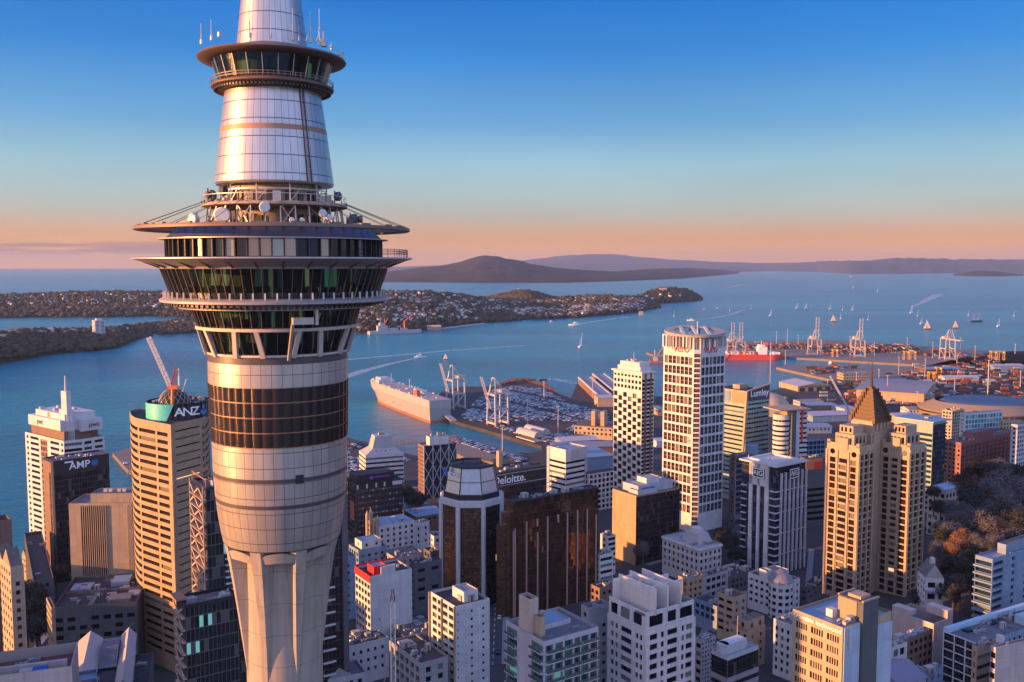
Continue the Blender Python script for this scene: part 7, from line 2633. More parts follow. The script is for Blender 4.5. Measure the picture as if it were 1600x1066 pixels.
 B = tower_block("pale_walled_block", "pale block with high parapet walls and blue-white inner roof, below the twin-shaft tower", 1394, 1459, 1489, 975, 385, 34, 'pink', 'blue', spec(cols=[(.82, .93)], fh=30, wh=3.2, top=5, rec=.8), spec(cols=[(.28, .78)], fh=40, wh=14, top=10, rec=.8), kit=0, par=5)
 B.extra("raised_wall", M_W['pink'], lambda m: m.obox(B.poly[0], B.u, B.v, B.W * .7, B.W + .02, -.02, B.D * .5, B.z1, B.z1 + 3.5))
 B.extra("raised_wall", M_W['pink'], lambda m: (m.obox(B.poly[0], B.u, B.v, -.02, B.W * .3, B.D * .55, B.D, B.z1, B.z1 + 2.2)))
 B = tower_block("dark_maroon_hall", "dark maroon walled hall with cluttered roof in front of the pale walled block", 1385, 1398, 1458, 1006, 352, 34, 'brown', 'brown', sp_small, sp_sq, kit=12, par=.5)
 B = tower_block("white_framed_block", "small white framed block with big windows right of the orange-lit near tower", 1380, 1392, 1418, 1012, 335, 30, 'white', 'grey', sp_med, spec(bay=3.6, ww=2.4, fh=5, wh=2.8, top=1.4), 'dark', kit=2)
 B = tower_block("big_flat_roof_hall", "large hall with pale flat roof and bright blue edge strip, right foreground", 1475, 1529, 1690, 1006, 345, 30, 'bluegrey', 'grey', sp_sq, sp_small, kit=12, par=.6)
 B.hall = True
 B.extra("roof_edge_strip", plain_mat("edge_pale_blue", (0.36, 0.50, 0.60), .5), lambda m: m.obox(B.poly[0], B.u, B.v, 0, B.W, B.D - 1.6, B.D + .3, B.zr + .1, B.z1 + 1.4))
 B.extra("roof_plant", plain_mat("edge_pale_blue2", (0.32, 0.46, 0.54), .5), lambda m: m.obox(B.poly[0], B.u, B.v, B.W * .48, B.W * .60, B.D * .2, B.D * .45, B.zr, B.zr + 3.5))
 glass_face(B, 3, C_dblue, 0, 1, z1=B.z1 - .5)
 B.extra("white_grid", M_W['white'], lambda m: ([m.obox(B.poly[0], B.u, B.v, -.5, -.11, 0, B.D, B.z1 - 3.4 * k - .4, B.z1 - 3.4 * k) for k in range(8)], [m.obox(B.poly[0], B.u, B.v, -.7, -.51, B.D * t - .25, B.D * t + .25, B.z0, B.z1) for t in (.02, .34, .66, .98)]))
 B.extra("roof_light", C_dblue, lambda m: [m.obox(B.poly[0], B.u, B.v, B.W * (.1 + .22 * k), B.W * (.2 + .22 * k), B.D * .62, B.D * .8, B.zr, B.zr + 1.0) for k in range(3)])
 B = tower_block("cream_banded_corner_block", "cream block with dark ribbon windows and lit corner in front of the big flat-roofed hall", 1519, 1527, 1556, 1010, 290, 30, 'cream', 'grey', sp_rib, spec(ww=None, mx=.4, fh=3.4, wh=1.4, top=3.4, rec=.3), kit=2)
 B = tower_block("maroon_capped_block", "pale block with maroon roof at the bottom right corner", 1548, 1556, 1650, 1012, 280, 24, 'pink', 'maroon', sp_sq, spec(cols=[(.30, .34), (.42, .95)], fh=12, wh=9, top=14), kit=2, par=.5)
 B.extra("white_vent", M_W['white'], lambda m: m.obox(B.poly[0], B.u, B.v, B.W * .18, B.W * .23, 2, 4, B.zr, B.zr + 2.4))
 B = tower_block("striped_pitched_hall", "low hall with pale striped pitched roof at the bottom, right of the orange-lit tower", 1392, 1402, 1447, 1068, 300, 22, 'lilac', 'grey', sp_med, sp_small, kit=0, depth=16)
 gable_on(B, -.03, 1.03, -.03, 1.03, B.z1, 3.2, 'u', M_W['lilac'], curtain_mat("striped_roof", (0.40, 0.36, 0.44), (0.22, 0.18, 0.24), 1.5, 40, .3, .6))
 tower_block("blue_stepped_roofs", "low block with pale blue stepped roof beside the striped hall", 1426, 1440, 1474, 1052, 312, 28, 'bluegrey', 'pale', sp_sq, sp_small, kit=5)
 B = tower_block("rubble_roof_block", "low white block with dark littered roof at the foot of the observation tower", 512, 531, 607, 1014, 385, 34, 'white', 'dark', sp_sq, spec(bay=3.4, ww=1.1, fh=4.2, wh=1.6, top=3.0, mx=1.5), kit=12, par=.6)
 def rub(m):
  r = random.Random(21)
  for i in range(150):
   q = sub_poly(B, *([r.uniform(.05, .95)] * 2), *([r.uniform(.06, .94)] * 2))[0]
   s = r.uniform(.3, 1.4)
   m.box(q + Z * (B.zr + s * .2), B.u * s * r.uniform(.6, 2), B.v * s, Z * s * .5)
 tag(B.extra("roof_rubble", O_['brown'], rub), kind='stuff')
 B = tower_block("concrete_frame_block", "open grey concrete frame block with window grid, beside the lattice crane mast", 608, 657, 700, 1037, 320, 34, 'grey', 'dark', spec(bay=4.0, ww=2.5, fh=3.5, wh=2.3, top=1.8, rec=.9), spec(bay=5, ww=2, fh=3.5, wh=2, top=2), kit=6, par=.5)
 B = tower_block("dark_floor_block", "low dark roofed block with parapet behind the open concrete frame block", 600, 640, 700, 1000, 395, 34, 'dgrey', 'brown', sp_med, sp_small, kit=8, par=.8)
 B = tower_block("hipped_annexe", "small block with pale pitched roof at the foot of the observation tower", 498, 512, 572, 1062, 345, 26, 'lilac', 'grey', sp_sq, sp_small, kit=2)
 gable_on(B, 0, .62, 0, 1, B.z1, 3.4, 'v', M_W['lilac'], plain_mat("roof_tile_pale", (0.42, 0.34, 0.31), .8))
 p = at(615, 1066, 300)
 T = thing("lattice_crane_mast", "slender white lattice crane mast with dark red tip in front of the red-topped hotel", "crane", (p.x, p.y, 0))
 zt, zr = at(615, 940, 300).z, at(614, 921, 300).z
 zb = zg(p.x, p.y)
 def mast(m, z0, z1, w0, w1):
  n = int((z1 - z0) / 1.6)
  for sx in (-1, 1):
   for sy in (-1, 1):
    m.bar(Vector((p.x + sx * w0, p.y + sy * w0, z0)), Vector((p.x + sx * w1, p.y + sy * w1, z1)), .16)
  for i in range(n):
   a, b = z0 + (z1 - z0) * i / n, z0 + (z1 - z0) * (i + 1) / n
   w = w0 + (w1 - w0) * i / n
   s = 1 if i % 2 else -1
   for q in (1, -1):
    m.bar(Vector((p.x - s * w, p.y + q * w, a)), Vector((p.x + s * w, p.y + q * w, b)), .1)
    m.bar(Vector((p.x + q * w, p.y - s * w, a)), Vector((p.x + q * w, p.y + s * w, b)), .1)
 m = MB(); mast(m, zb, zt, .72, .72); m.obj("mast_section", plain_mat("crane_white", (0.72, 0.62, 0.54), .5), T)
 m = MB(); mast(m, zt, zr, .72, .25); m.obj("mast_tip", plain_mat("crane_dull_red", (0.30, 0.10, 0.10), .5), T)
b_right()
def off_left_shade_casters():  # unseen plain blocks, added to throw shade on the lower storeys
 for nm, x0, y0, w, d, h, lab in (("shade_caster_tower", -212, 206, 62, 34, 121, "unseen plain tower added beyond the left edge to cast shade"),
          ("shade_caster_slab", -400, 318, 86, 80, 63, "unseen slab added beyond the left edge, toward the water, to cast shade"),
          ("shade_caster_block", -250, 238, 42, 36, 86, "unseen block added beyond the left edge, behind the tower, to cast shade"),
          ("shade_caster_low_block", -420, 190, 90, 100, 58, "unseen low block added far beyond the left edge to cast shade")):
  f = Vector((x0, y0, 0))
  B = Bld(nm, lab, f, zg(x0, y0) - 1)
  u, v = Vector((1, 0, 0)), Vector((0, 1, 0))
  poly = [f, f + u * w, f + u * w + v * d, f + v * d]
  B.block(poly, B.z0, h, (S(sp_rib, fh=4), S(sp_rib, fh=4), None, None), .9)
  B.finish(M_W['beige'], M_ROOF['grey'], 'dark', limit=6)
off_left_shade_casters()
# ------------------------------------------------------------------ harbour: ships, cranes, wharf sheds, cars, containers, boats
M_hull = wall_mat("ship_cream", (0.50, 0.50, 0.50), .5, .06, .02, .15)
M_hulllow = wall_mat("ship_grey", (0.42, 0.41, 0.42), .5, .06, .02, .15)
M_boot = plain_mat("boot_red", (0.42, 0.10, 0.035), .6)
M_deck = plain_mat("ship_deck", (0.38, 0.31, 0.28), .7)
M_orange = plain_mat("safety_orange", (0.65, 0.12, 0.03), .5)
M_redhull = plain_mat("ship_red", (0.62, 0.055, 0.02), .5)
M_crw = plain_mat("crane_pale", (0.42, 0.39, 0.38), .5)
M_yel = plain_mat("machine_yellow", (0.65, 0.33, 0.03), .5)
M_sail = plain_mat("sail_white", (0.80, 0.76, 0.70), .7)
M_boat = plain_mat("boat_white", (0.75, 0.73, 0.70), .4)
M_wake = plain_mat("wake_foam", (0.62, 0.70, 0.74), .8)
def frame_of(p, q):
 d = Vector((q.x - p.x, q.y - p.y, 0))
 L = d.length
 d.normalize()
 return d, Vector((-d.y, d.x, 0)), L
def car_carrier():
 bow, stern = gnd(576, 625), gnd(671, 662)
 d, s, L = frame_of(stern, bow)
 T = thing("car_carrier_ship", "big cream car-carrier ship with orange waterline berthed at the car terminal", "ship", (stern.x, stern.y, 0))
 H, B = 29.0, 30.0
 s = -s if s.y < 0 else s
 st = [(0, .92, 1, -0.0), (.06, .98, 1, 0), (.5, 1, 1, 0), (.78, .92, 1, 0), (.9, .60, .97, 2), (.96, .28, .85, 5), (1.0, .04, .62, 8)]
 lev = [(-1, 0), (3.2, .0), (11, .35), (19, .85), (H, 1)]
 off = s * (B / 2)
 def P(i, j, side):
  t, wb, db, rk = st[i]
  z, f = lev[j]
  hb = (wb + (db - wb) * f) * B / 2
  return stern + off + d * (t * L + rk * f) + s * (hb * side) + Z * z
 parts = {}
 for j in range(len(lev) - 1):
  m = parts.setdefault(0 if j == 0 else 1 if j < 3 else 2, MB())
  for i in range(len(st) - 1):
   m.face([P(i, j, -1), P(i + 1, j, -1), P(i + 1, j + 1, -1), P(i, j + 1, -1)])
   m.face([P(i + 1, j, 1), P(i, j, 1), P(i, j + 1, 1), P(i + 1, j + 1, 1)])
  m.face([P(0, j, 1), P(0, j, -1), P(0, j + 1, -1), P(0, j + 1, 1)])
  e = len(st) - 1
  m.face([P(e, j, -1), P(e, j, 1), P(e, j + 1, 1), P(e, j + 1, -1)])
 parts[0].obj("boot_topping", M_boot, T)
 parts[1].obj("lower_hull", M_hulllow, T)
 parts[2].obj("upper_hull", M_hull, T)
 m = MB()
 k = len(lev) - 1
 for i in range(len(st) - 1):
  m.face([P(i, k, -1), P(i + 1, k, -1), P(i + 1, k, 1), P(i, k, 1)])
 m.obj("weather_deck", M_deck, T)
 def bx(name, mat, t0, t1, w0, w1, z0, z1):
  m = MB()
  m.obox(stern + off, d, s, t0 * L, t1 * L, w0 * B, w1 * B, z0, z1)
  return m.obj(name, mat, T)
 br = bx("bridge", M_hull, .84, .96, -.40, .40, H, H + 4.2)
 bx("bridge_wing", M_hull, .90, .94, -.5, .5, H + 2.2, H + 4.0)
 bx("wheelhouse", M_hull, .86, .95, -.25, .25, H + 4.2, H + 6.6)
 bx("bridge_windows", M_txtk, .952, .956, -.3, .3, H + 2.4, H + 3.4)
 bx("funnel", M_orange, .20, .25, -.44, -.26, H, H + 6.5)
 bx("deck_house", M_hull, .30, .42, .1, .4, H, H + 2.4)
 for t in (.12, .3, .46, .62, .74):
  bx("roof_vent", M_hull, t, t + .012, -.46, -.40, H, H + 1.8)
 for t, w in ((.5, .15), (.82, .18)):
  m = MB(); m.tube(stern + off + d * t * L + s * w * B + Z * H, stern + off + d * t * L + s * w * B + Z * (H + 14), .5, .35, n=8); m.obj("mast", M_hull, T)
 m = MB()
 for t0, t1 in ((.47, .56), (.68, .78), (.30, .36)):
  m.obox(stern + off, d, s, t0 * L, t1 * L, -.505 * B, -.499 * B, H - 2.2, H - .9)
 m.obj("side_openings", M_deck, T)
 m = MB()
 for t in (.42, .55):
  m.obox(stern + off, d, s, t * L, t * L + 1.6, -.502 * B, -.497 * B, 9, 11)
 m.obj("pilot_doors", M_txtk, T)
 r = random.Random(2)
 m = MB()
 for k in range(40):
  t, w = r.uniform(.03, .95), r.choice([-.47, .46, r.uniform(-.4, .4)])
  m.obox(stern + off, d, s, t * L, t * L + r.uniform(.8, 3), w * B, w * B + r.uniform(.6, 2), H, H + r.uniform(.6, 2))
 tag(m.obj("deck_fittings", M_hull, T), kind='stuff')
 m = MB(); m.bar(stern + off * 1.6 + Z * 9, stern + off * 1.6 - d * 22 + Z * 4.6, 9, .8, up=Z); m.obj("stern_ramp", M_deck, T)
car_carrier()
def cargo_ship():
 a, b = gnd(1128, 563), gnd(1224, 563)
 d, s, L = frame_of(a, b)
 if s.y < 0: s = -s
 T = thing("red_cargo_ship", "red-hulled cargo ship with white bridge and deck containers at the container wharf", "ship", (a.x, a.y, 0))
 B, H = 22.0, 11.5
 m = MB()
 st = [(0, .5), (.04, .85), (.1, 1), (.85, 1), (.94, .7), (1, .1)]
 off = s * (B / 2)
 for (t0, w0), (t1, w1) in zip(st, st[1:]):
  for sd in (-1, 1):
   p = [a + off + d * t0 * L + s * sd * w0 * B / 2 - Z, a + off + d * t1 * L + s * sd * w1 * B / 2 - Z, a + off + d * (t1 * L + (3 if t1 > .9 else 0)) + s * sd * w1 * B / 2 + Z * (H + (2 if t1 > .9 else 0)), a + off + d * t0 * L + s * sd * w0 * B / 2 + Z * (H + (2 if t0 > .9 else 0))]
   m.face(p if sd < 0 else p[::-1])
  m.face([a + off + d * t0 * L - s * w0 * B / 2 + Z * (H - .5), a + off + d * t1 * L - s * w1 * B / 2 + Z * (H - .5), a + off + d * t1 * L + s * w1 * B / 2 + Z * (H - .5), a + off + d * t0 * L + s * w0 * B / 2 + Z * (H - .5)])
 p = st[0]
 m.face([a + off + s * p[1] * B / 2 - Z, a + off - s * p[1] * B / 2 - Z, a + off - s * p[1] * B / 2 + Z * H, a + off + s * p[1] * B / 2 + Z * H])
 m.obj("hull", M_redhull, T)
 def bx(name, mat, t0, t1, w0, w1, z0, z1):
  m = MB(); m.obox(a + off, d, s, t0 * L, t1 * L, w0 * B, w1 * B, z0, z1); return m.obj(name, mat, T)
 bx("bridge_tower", M_boat, .60, .74, -.4, .4, H, H + 17)
 bx("bridge_wing", M_boat, .62, .70, -.5, .5, H + 17, H + 20)
 bx("funnel", M_orange, .70, .76, -.15, .15, H + 17, H + 25)
 m = MB(); m.tube(a + off + d * .66 * L + Z * (H + 20), a + off + d * .66 * L + Z * (H + 29), .5, n=6); m.obj("mast", M_boat, T)
 r = random.Random(6)
 for k in range(22):
  t = .05 + .025 * k if k < 20 else .78 + .06 * (k - 20)
  if .57 < t < .77: continue
  hgt = r.choice([3, 6, 6, 6])
  bx("deck_container", r.choice([M_boat, M_boat, M_orange, M_hull]), t, t + .023, -.42, .42, H, H + hgt)
 for t in (.79, .85, .9):
  bx("deck_container", M_boat, t, t + .05, -.4, .4, H, H + 5)
cargo_ship()
def sts_crane(name, label, foot, h, boom_up, w=24, gauge=20, rot=0.0, mat=None, boomlen=55, lean=4):
 T = thing(name, label, "crane", foot, "ship-to-shore container cranes")
 mat = mat or M_crw
 c, s_ = math.cos(rot), math.sin(rot)
 u, v = Vector((c, s_, 0)), Vector((-s_, c, 0))
 O = Vector(foot)
 def P(x, y, z): return O + u * x + v * y + Z * z
 for x in (-w / 2, w / 2):
  for y in (0, gauge):
   m = MB(); m.bar(P(x, y, 1.5), P(x * .86, y, h), 1.8, 1.8); m.obj("leg", mat, T)
 m = MB()
 for y in (0, gauge):
  m.bar(P(-w / 2, y, 3), P(w / 2, y, 3), 1.8, 2.2)
  m.bar(P(-w * .43, y, h), P(w * .43, y, h), 1.8, 2.4)
 for x in (-w / 2, w / 2):
  m.bar(P(x * .93, 0, h * .55), P(x * .93, gauge, h * .55), 1.4, 1.6)
  m.bar(P(x, 0, 4), P(x * .93, gauge, h * .55), .9)
 m.obj("portal_frame", mat, T)
 m = MB(); m.box(P(0, gauge * .9, h + 3), u * w * .55, v * 11, Z * 5.5); m.obj("machinery_house", mat, T)
 m = MB(); m.bar(P(-3, gauge * 1.6, h + 1), P(-3, -2, h + 1), 1.4, 2); m.bar(P(3, gauge * 1.6, h + 1), P(3, -2, h + 1), 1.4, 2); m.obj("back_girder", mat, T)
 top = h + 20
 m = MB()
 for x in (-1, 1):
  m.bar(P(x * w * .38, 1, h), P(x * 3, 3, top), 1.2)
  m.bar(P(x * 3, gauge, h + 1), P(x * 3, 3, top), .8)
 m.bar(P(-3, 3, top), P(3, 3, top), 1.2)
 m.obj("apex_frame", mat, T)
 m = MB()
 if boom_up:
  for x in (-3, 3):
   m.bar(P(x, -2, h + 1), P(x, -2 - lean, h + 1 + boomlen), 1.1, 1.6)
  for k in range(6):
   f = (k + .5) / 6
   m.bar(P(-3, -2 - lean * f, h + 1 + boomlen * f), P(3, -2 - lean * f, h + 1 + boomlen * f), .8)
 else:
  for x in (-3, 3):
   m.bar(P(x, -2, h + 1), P(x, -42, h + 1), 1.1, 1.6)
 m.obj("boom", mat, T)
 m = MB(); m.bar(P(0, 3, top), P(0, -2 - lean * .7, h + 1 + boomlen * .7 if boom_up else h + 2), .35); m.obj("boom_stay", mat, T)
 m = MB()
 for x in (-w / 2, w / 2):
  for y in (0, gauge):
   m.box(P(x, y, .8), u * 4.2, v * 1.4, Z * 1.6)
 m.obj("bogies", M_orange, T)
 return T
def cranes():
 for x, y, h, bl, lab in ((1144, 553, 27, 42, "ship-to-shore crane with boom raised behind the ring-roof tower, leftmost of the far pair"),
        (1157, 553, 27, 42, "ship-to-shore crane with boom raised just left of the red cargo ship"),
        (1275.5, 556.5, 36, 47, "lone ship-to-shore crane with boom raised right of the red cargo ship"),
        (1343.5, 558.5, 37, 44, "ship-to-shore crane with boom raised right of a yellow straddle carrier")):
  p = gnd(x, y, 4)
  sts_crane("container_crane", lab, p, h, True, 23, 22, R(3), None, bl, 1)
 p = gnd(1484.5, 563, 4)
 sts_crane("container_crane", "ship-to-shore crane with boom lowered out of sight, rightmost on the wharf", p, 42, False, 22, 22, R(3))
 for x, y, h, lab in ((703, 640, 40, "white wharf crane beside the car carrier's stern, boom leaning up to the left"), (768, 665, 38, "white wharf crane nearest the viewer on the car terminal quay")):
  p = gnd(x, y, 4)
  d, s, L = frame_of(gnd(682, 651), gnd(845, 700))
  rot = math.atan2(d.y, d.x)
  n = Vector((-d.y, d.x, 0))
  T = sts_crane("wharf_crane", lab, p, h, False, 20, 18, rot, M_crw)
  for ch in list(T.children):
   if ch.name.startswith("boom"):
    bpy.data.objects.remove(ch)
  m = MB()
  u, v = Vector((math.cos(rot), math.sin(rot), 0)), Vector((-math.sin(rot), math.cos(rot), 0))
  for k in (-2.2, 2.2):
   b = p + u * k + Z * (h * .55)
   m.bar(b - v * 2, b - v * 11 - u * 6 + Z * (h * 1.02), 1.1, 1.4)
  m.obj("boom", M_crw, T)
cranes()
def ship_wakes():
 def wake(nm, pts, w0, w1, label):
  m = MB()
  P = [gnd(x, y, .12) for x, y in pts]
  n = len(P)
  Lr = []
  for i, p in enumerate(P):
   d = (P[min(i + 1, n - 1)] - P[max(i - 1, 0)]).normalized()
   s = Vector((-d.y, d.x, 0))
   w = w0 + (w1 - w0) * i / (n - 1)
   Lr.append((p - s * w, p + s * w))
  for (a, b), (c, e) in zip(Lr, Lr[1:]):
   m.face([a, c, e, b])
  o = m.obj(nm, M_wk, None)
  tag(o, label, "wake", kind='stuff')
 wake("boat_wake", [(655, 558.5), (630, 564), (600, 571), (570, 579), (545, 587), (500, 600)], 4, 15, "broad white wake trailing behind the small ferry")
 wake("boat_wake", [(520, 564), (600, 557), (700, 548), (820, 540)], 9, 6, "faint long wake line across the harbour")
 wake("boat_wake", [(900, 507.5), (930, 502), (960, 498), (985, 496)], 5, 12, "wake behind the white ferry near the peninsula")
 wake("boat_wake", [(1082, 500), (1110, 498), (1140, 492), (1162, 484)], 5, 10, "wake behind the motorboat near the far cranes")
 wake("boat_wake", [(1427, 479), (1438, 474), (1452, 467), (1466, 460)], 6, 34, "curving wake spreading behind a fast boat far out")
 wake("boat_wake", [(1136, 450), (1148, 447.5), (1160, 445)], 10, 24, "short wake streak far out on the open water")
 wake("boat_wake", [(1526, 501), (1514, 501.3), (1504, 501.4)], 5, 4, "white bow streak beside the dark tall ship")
 wake("boat_wake", [(840, 591), (870, 593), (900, 600)], 4, 9, "pale curved streak off the car terminal tip")
t_ = NT("wake_water")
nz_ = t_.noise(0.18, 4.0)
tr_ = t_.n('ShaderNodeBsdfTransparent')
mx_ = t_.n('ShaderNodeMixShader')
t_.l(t_.ramp(nz_, [(0.35, (0.15, 0.15, 0.15, 1)), (0.65, (0.85, 0.85, 0.85, 1))]), mx_.inputs[0])
t_.l(tr_.outputs[0], mx_.inputs[1])
t_.l(t_.b.outputs[0], mx_.inputs[2])
t_.l(mx_.outputs[0], t_.out.inputs['Surface'])
t_.b.inputs['Base Color'].default_value = (0.55, 0.62, 0.66, 1)
t_.b.inputs['Roughness'].default_value = .7
M_wk = t_.m
ship_wakes()
def boats():
 def hullm(m, L, B, H):
  st = [(-.5, .7, 1), (-.2, 1, 1), (.15, .9, 1), (.4, .4, 1.1), (.5, .04, 1.2)]
  for (t0, w0, h0), (t1, w1, h1) in zip(st, st[1:]):
   for s in (-1, 1):
    p = [Vector((t0 * L, s * w0 * B * .35, -.3)), Vector((t1 * L, s * w1 * B * .35, -.3)), Vector((t1 * L, s * w1 * B / 2, H * h1)), Vector((t0 * L, s * w0 * B / 2, H * h0))]
    m.face(p if s < 0 else p[::-1])
   m.face([Vector((t0 * L, -w0 * B / 2, H * h0)), Vector((t1 * L, -w1 * B / 2, H * h1)), Vector((t1 * L, w1 * B / 2, H * h1)), Vector((t0 * L, w0 * B / 2, H * h0))])
  m.face([Vector((-.5 * L, .35 * B * .7, -.3)), Vector((-.5 * L, -.35 * B * .7, -.3)), Vector((-.5 * L, -.35 * B, H)), Vector((-.5 * L, .35 * B, H))])
 def yacht(p, size, rot, label, dark=False):
  T = thing("sailing_yacht", label, "yacht", p, "sailing yachts on the harbour")
  m = MB(); hullm(m, 14, 4.2, 1.5); h = m.obj("hull", M_txtk if dark else M_boat, None)
  m = MB(); m.tube((1.0, 0, 1.4), (1.0, 0, 21), .16, n=5); mt = m.obj("mast", M_boat, None)
  m = MB()
  m.face([Vector((.8, .05, 2.6)), Vector((-6.2, .7, 2.6)), Vector((-3.2, .6, 11)), Vector((.8, .05, 20.5))])
  m.face([Vector((.8, .05, 20.5)), Vector((-3.2, .63, 11)), Vector((-6.2, .73, 2.6)), Vector((.8, .08, 2.6))])
  ms = m.obj("mainsail", M_sail if not dark else M_deck, None)
  m = MB()
  m.face([Vector((1.2, 0, 17.5)), Vector((6.6, 0, 2.0)), Vector((1.4, 1.3, 2.4))])
  m.face([Vector((1.4, 1.33, 2.4)), Vector((6.6, .03, 2.0)), Vector((1.2, .03, 17.5))])
  jb = m.obj("jib_sail", M_sail if not dark else M_deck, None)
  for o in (h, mt, ms, jb):
   o.parent = T
  T.rotation_euler = (R(6), 0, rot)
  T.scale = (size * 1.5, size * 1.5, size * 1.3)
 Yl = [(1204, 493, 1.0, "lone white yacht above the red cargo ship", 0), (1245, 482, .95, "left of the pair of white yachts above the cargo ship's stern", 0),
   (1259.5, 482, .95, "right of the pair of white yachts left of the lone crane's boom", 0), (1297, 483, 1.0, "white yacht between the two tall crane booms, upper one", 0),
   (1316, 485, .7, "thin yacht seen edge-on between the two crane booms, upper one", 1), (1332, 485, .95, "white yacht just left of the right crane boom's tip", 0),
   (1302, 503, .95, "dark-hulled yacht low between the two crane booms", 2), (1313, 498, .75, "edge-on yacht beside the dark-hulled one between the booms", 1),
   (1356, 500, 1.0, "white yacht just right of the right crane boom", 0), (1424, 489, 1.05, "white yacht at the end of the fast boat's curving wake", 0),
   (1434, 494, 1.0, "second white yacht of the diagonal line right of the cranes", 0), (1439.5, 506, 1.0, "third white yacht of the diagonal line right of the cranes", 0),
   (1448.5, 515, 1.1, "grey-sailed yacht ending the diagonal line right of the cranes", 2), (1513, 493, 1.0, "white yacht just left of the dark tall ship", 0),
   (1584, 494, 1.0, "white yacht near the right edge of the picture", 0), (1560, 510, 1.0, "low white yacht right of the dark tall ship", 0),
   (1493, 513, .9, "faint grey yacht above the lowered-boom crane", 2), (907, 542, 1.3, "white yacht alone on the near harbour left of the honeycomb tower", 0),
   (1371, 456, 1.3, "small orange-lit yacht far out beside a wake", 0), (1333, 450, 1.4, "tiny yacht far out above the cranes", 0),
   (1053, 494, .9, "edge-on small yacht off the headland", 1), (1173, 483, .85, "slim yacht above the ring roof's right side", 1),
   (696, 562, .5, "dark yacht beside the small ferry's wake", 2), (1140, 486, .8, "slim yacht behind the far pair of cranes", 1)]
 for x, y, s, lab, k in Yl:
  p = gnd(x, y)
  rot = {0: R(20 + (x * 7) % 50), 1: R(80), 2: R(165)}[k]
  yacht(p, s, rot, lab, k == 2)
 def motor(x, y, L, lab, rot=0.0, name="motor_boat", cat="boat", mats=None):
  p = gnd(x, y)
  T = thing(name, lab, cat, p)
  m = MB(); hullm(m, L, L * .3, L * .09); a = m.obj("hull", (mats or M_boat), None)
  m = MB(); m.abox(-L * .3, L * .12, -L * .11, L * .11, L * .085, L * .2); b = m.obj("cabin", M_boat, None)
  m = MB(); m.abox(-L * .12, L * .04, -L * .09, L * .09, L * .2, L * .27); c = m.obj("wheelhouse", M_boat, None)
  m = MB(); m.abox(-L * .29, L * .121, -L * .112, L * .112, L * .13, L * .165); e = m.obj("cabin_windows", M_txtk, None)
  for o in (a, b, c, e): o.parent = T
  T.rotation_euler = (0, 0, rot)
 motor(657, 558.5, 26, "small white ferry at the head of the broad white wake", R(15), "ferry_boat", "ferry")
 motor(898, 508.5, 42, "white catamaran ferry off the peninsula shore", R(190), "ferry_boat", "ferry")
 motor(1079, 501, 26, "white motorboat at the head of a wake near the far cranes", R(170))
 motor(1425, 480, 18, "small dark fast boat at the head of the curving wake", R(240), mats=M_txtk)
 motor(1330, 433.5, 60, "far-off orange-lit vessel near the eastern islands", R(0), "small_ship", "ship", M_orange)  # far vessel: orange sunlight is put into the hull colour
 motor(862, 503, 16, "little white launch by the peninsula, left of the catamaran ferry", R(30))
 motor(1297, 569, 22, "small white workboat tied at the finger wharf", R(70))
 motor(1100, 484, 14, "tiny launch off the headland, left one", R(10))
 motor(1121, 482, 14, "tiny launch off the headland, right one", R(10))
 p = gnd(1526, 503)
 T = thing("tall_ship", "dark two-masted tall ship under bare masts on the right harbour", "ship", p)
 m = MB(); hullm(m, 44, 9, 4.5); a = m.obj("hull", M_txtk, None)
 m = MB(); [m.tube((x, 0, 4), (x, 0, h), .35, n=5) for x, h in ((-10, 28), (8, 33))]; b = m.obj("mast", M_deck, None)
 m = MB()
 for x, h in ((-10, 28), (8, 33)):
  for s in (1, -1):
   m.tube((x, 0, h - 2), (x - 9, 3 * s, 4), .1, n=4)
   m.tube((x, 0, h - 2), (x + 11, 0, 5), .1, n=4)
  m.bar((x, 0, 7), (x - 10, .5, 7), .4)
 c = m.obj("rigging", M_deck, None)
 for o in (a, b, c): o.parent = T
 T.rotation_euler = (0, 0, R(8))
 motor(196, 731, 20, "blue and white catamaran moored at the wharf beside the round banded tower", R(120), "moored_catamaran", "boat", plain_mat("boat_blue", (0.20, 0.34, 0.48), .4))
 p, q = gnd(578, 523), gnd(660, 520)
 d, s, L = frame_of(p, q)
 T = thing("naval_ship", "grey naval ship with cranes and masts berthed at the far dockyard", "ship", p)
 gm = plain_mat("naval_grey", (0.36, 0.35, 0.36), .6)
 m = MB(); m.obox(p, d, s, 0, L * .95, 0, 22, -1, 9); m.obox(p, d, s, L * .95, L * 1.0, 6, 16, -1, 10); m.obj("hull", gm, T)
 for a, b, z0, z1 in ((.16, .34, 9, 24), (.38, .55, 9, 16), (.2, .27, 24, 32), (.62, .72, 9, 15)):
  m = MB(); m.obox(p, d, s, L * a, L * b, 4, 18, z0, z1); m.obj("superstructure", gm, T)
 for t, h in ((.22, 48), (.3, 44)):
  m = MB(); m.tube(p + d * L * t + s * 10 + Z * 22, p + d * L * t + s * 10 + Z * h, .8, n=6); m.obj("mast", gm, T)
 for x0, y0, x1, y1, lab in ((598, 513, 606, 497, "red leaning dock crane at the far naval dockyard, left one"), (632, 502, 645, 491, "red dock crane at the far naval dockyard, right one")):
  Y = gnd(600, 521).y + 30
  T = thing("dock_crane", lab, "crane", at(x0, y0, Y))
  m = MB(); m.bar(at(x0, y0, Y), at(x1, y1, Y), 2.2); m.obj("jib", M_orange, T)
  b = at(x0, y0, Y)
  m = MB(); m.tube((b.x, b.y, 2), b + Z * 2, 2.2, n=8); m.obj("column", M_orange, T)
boats()
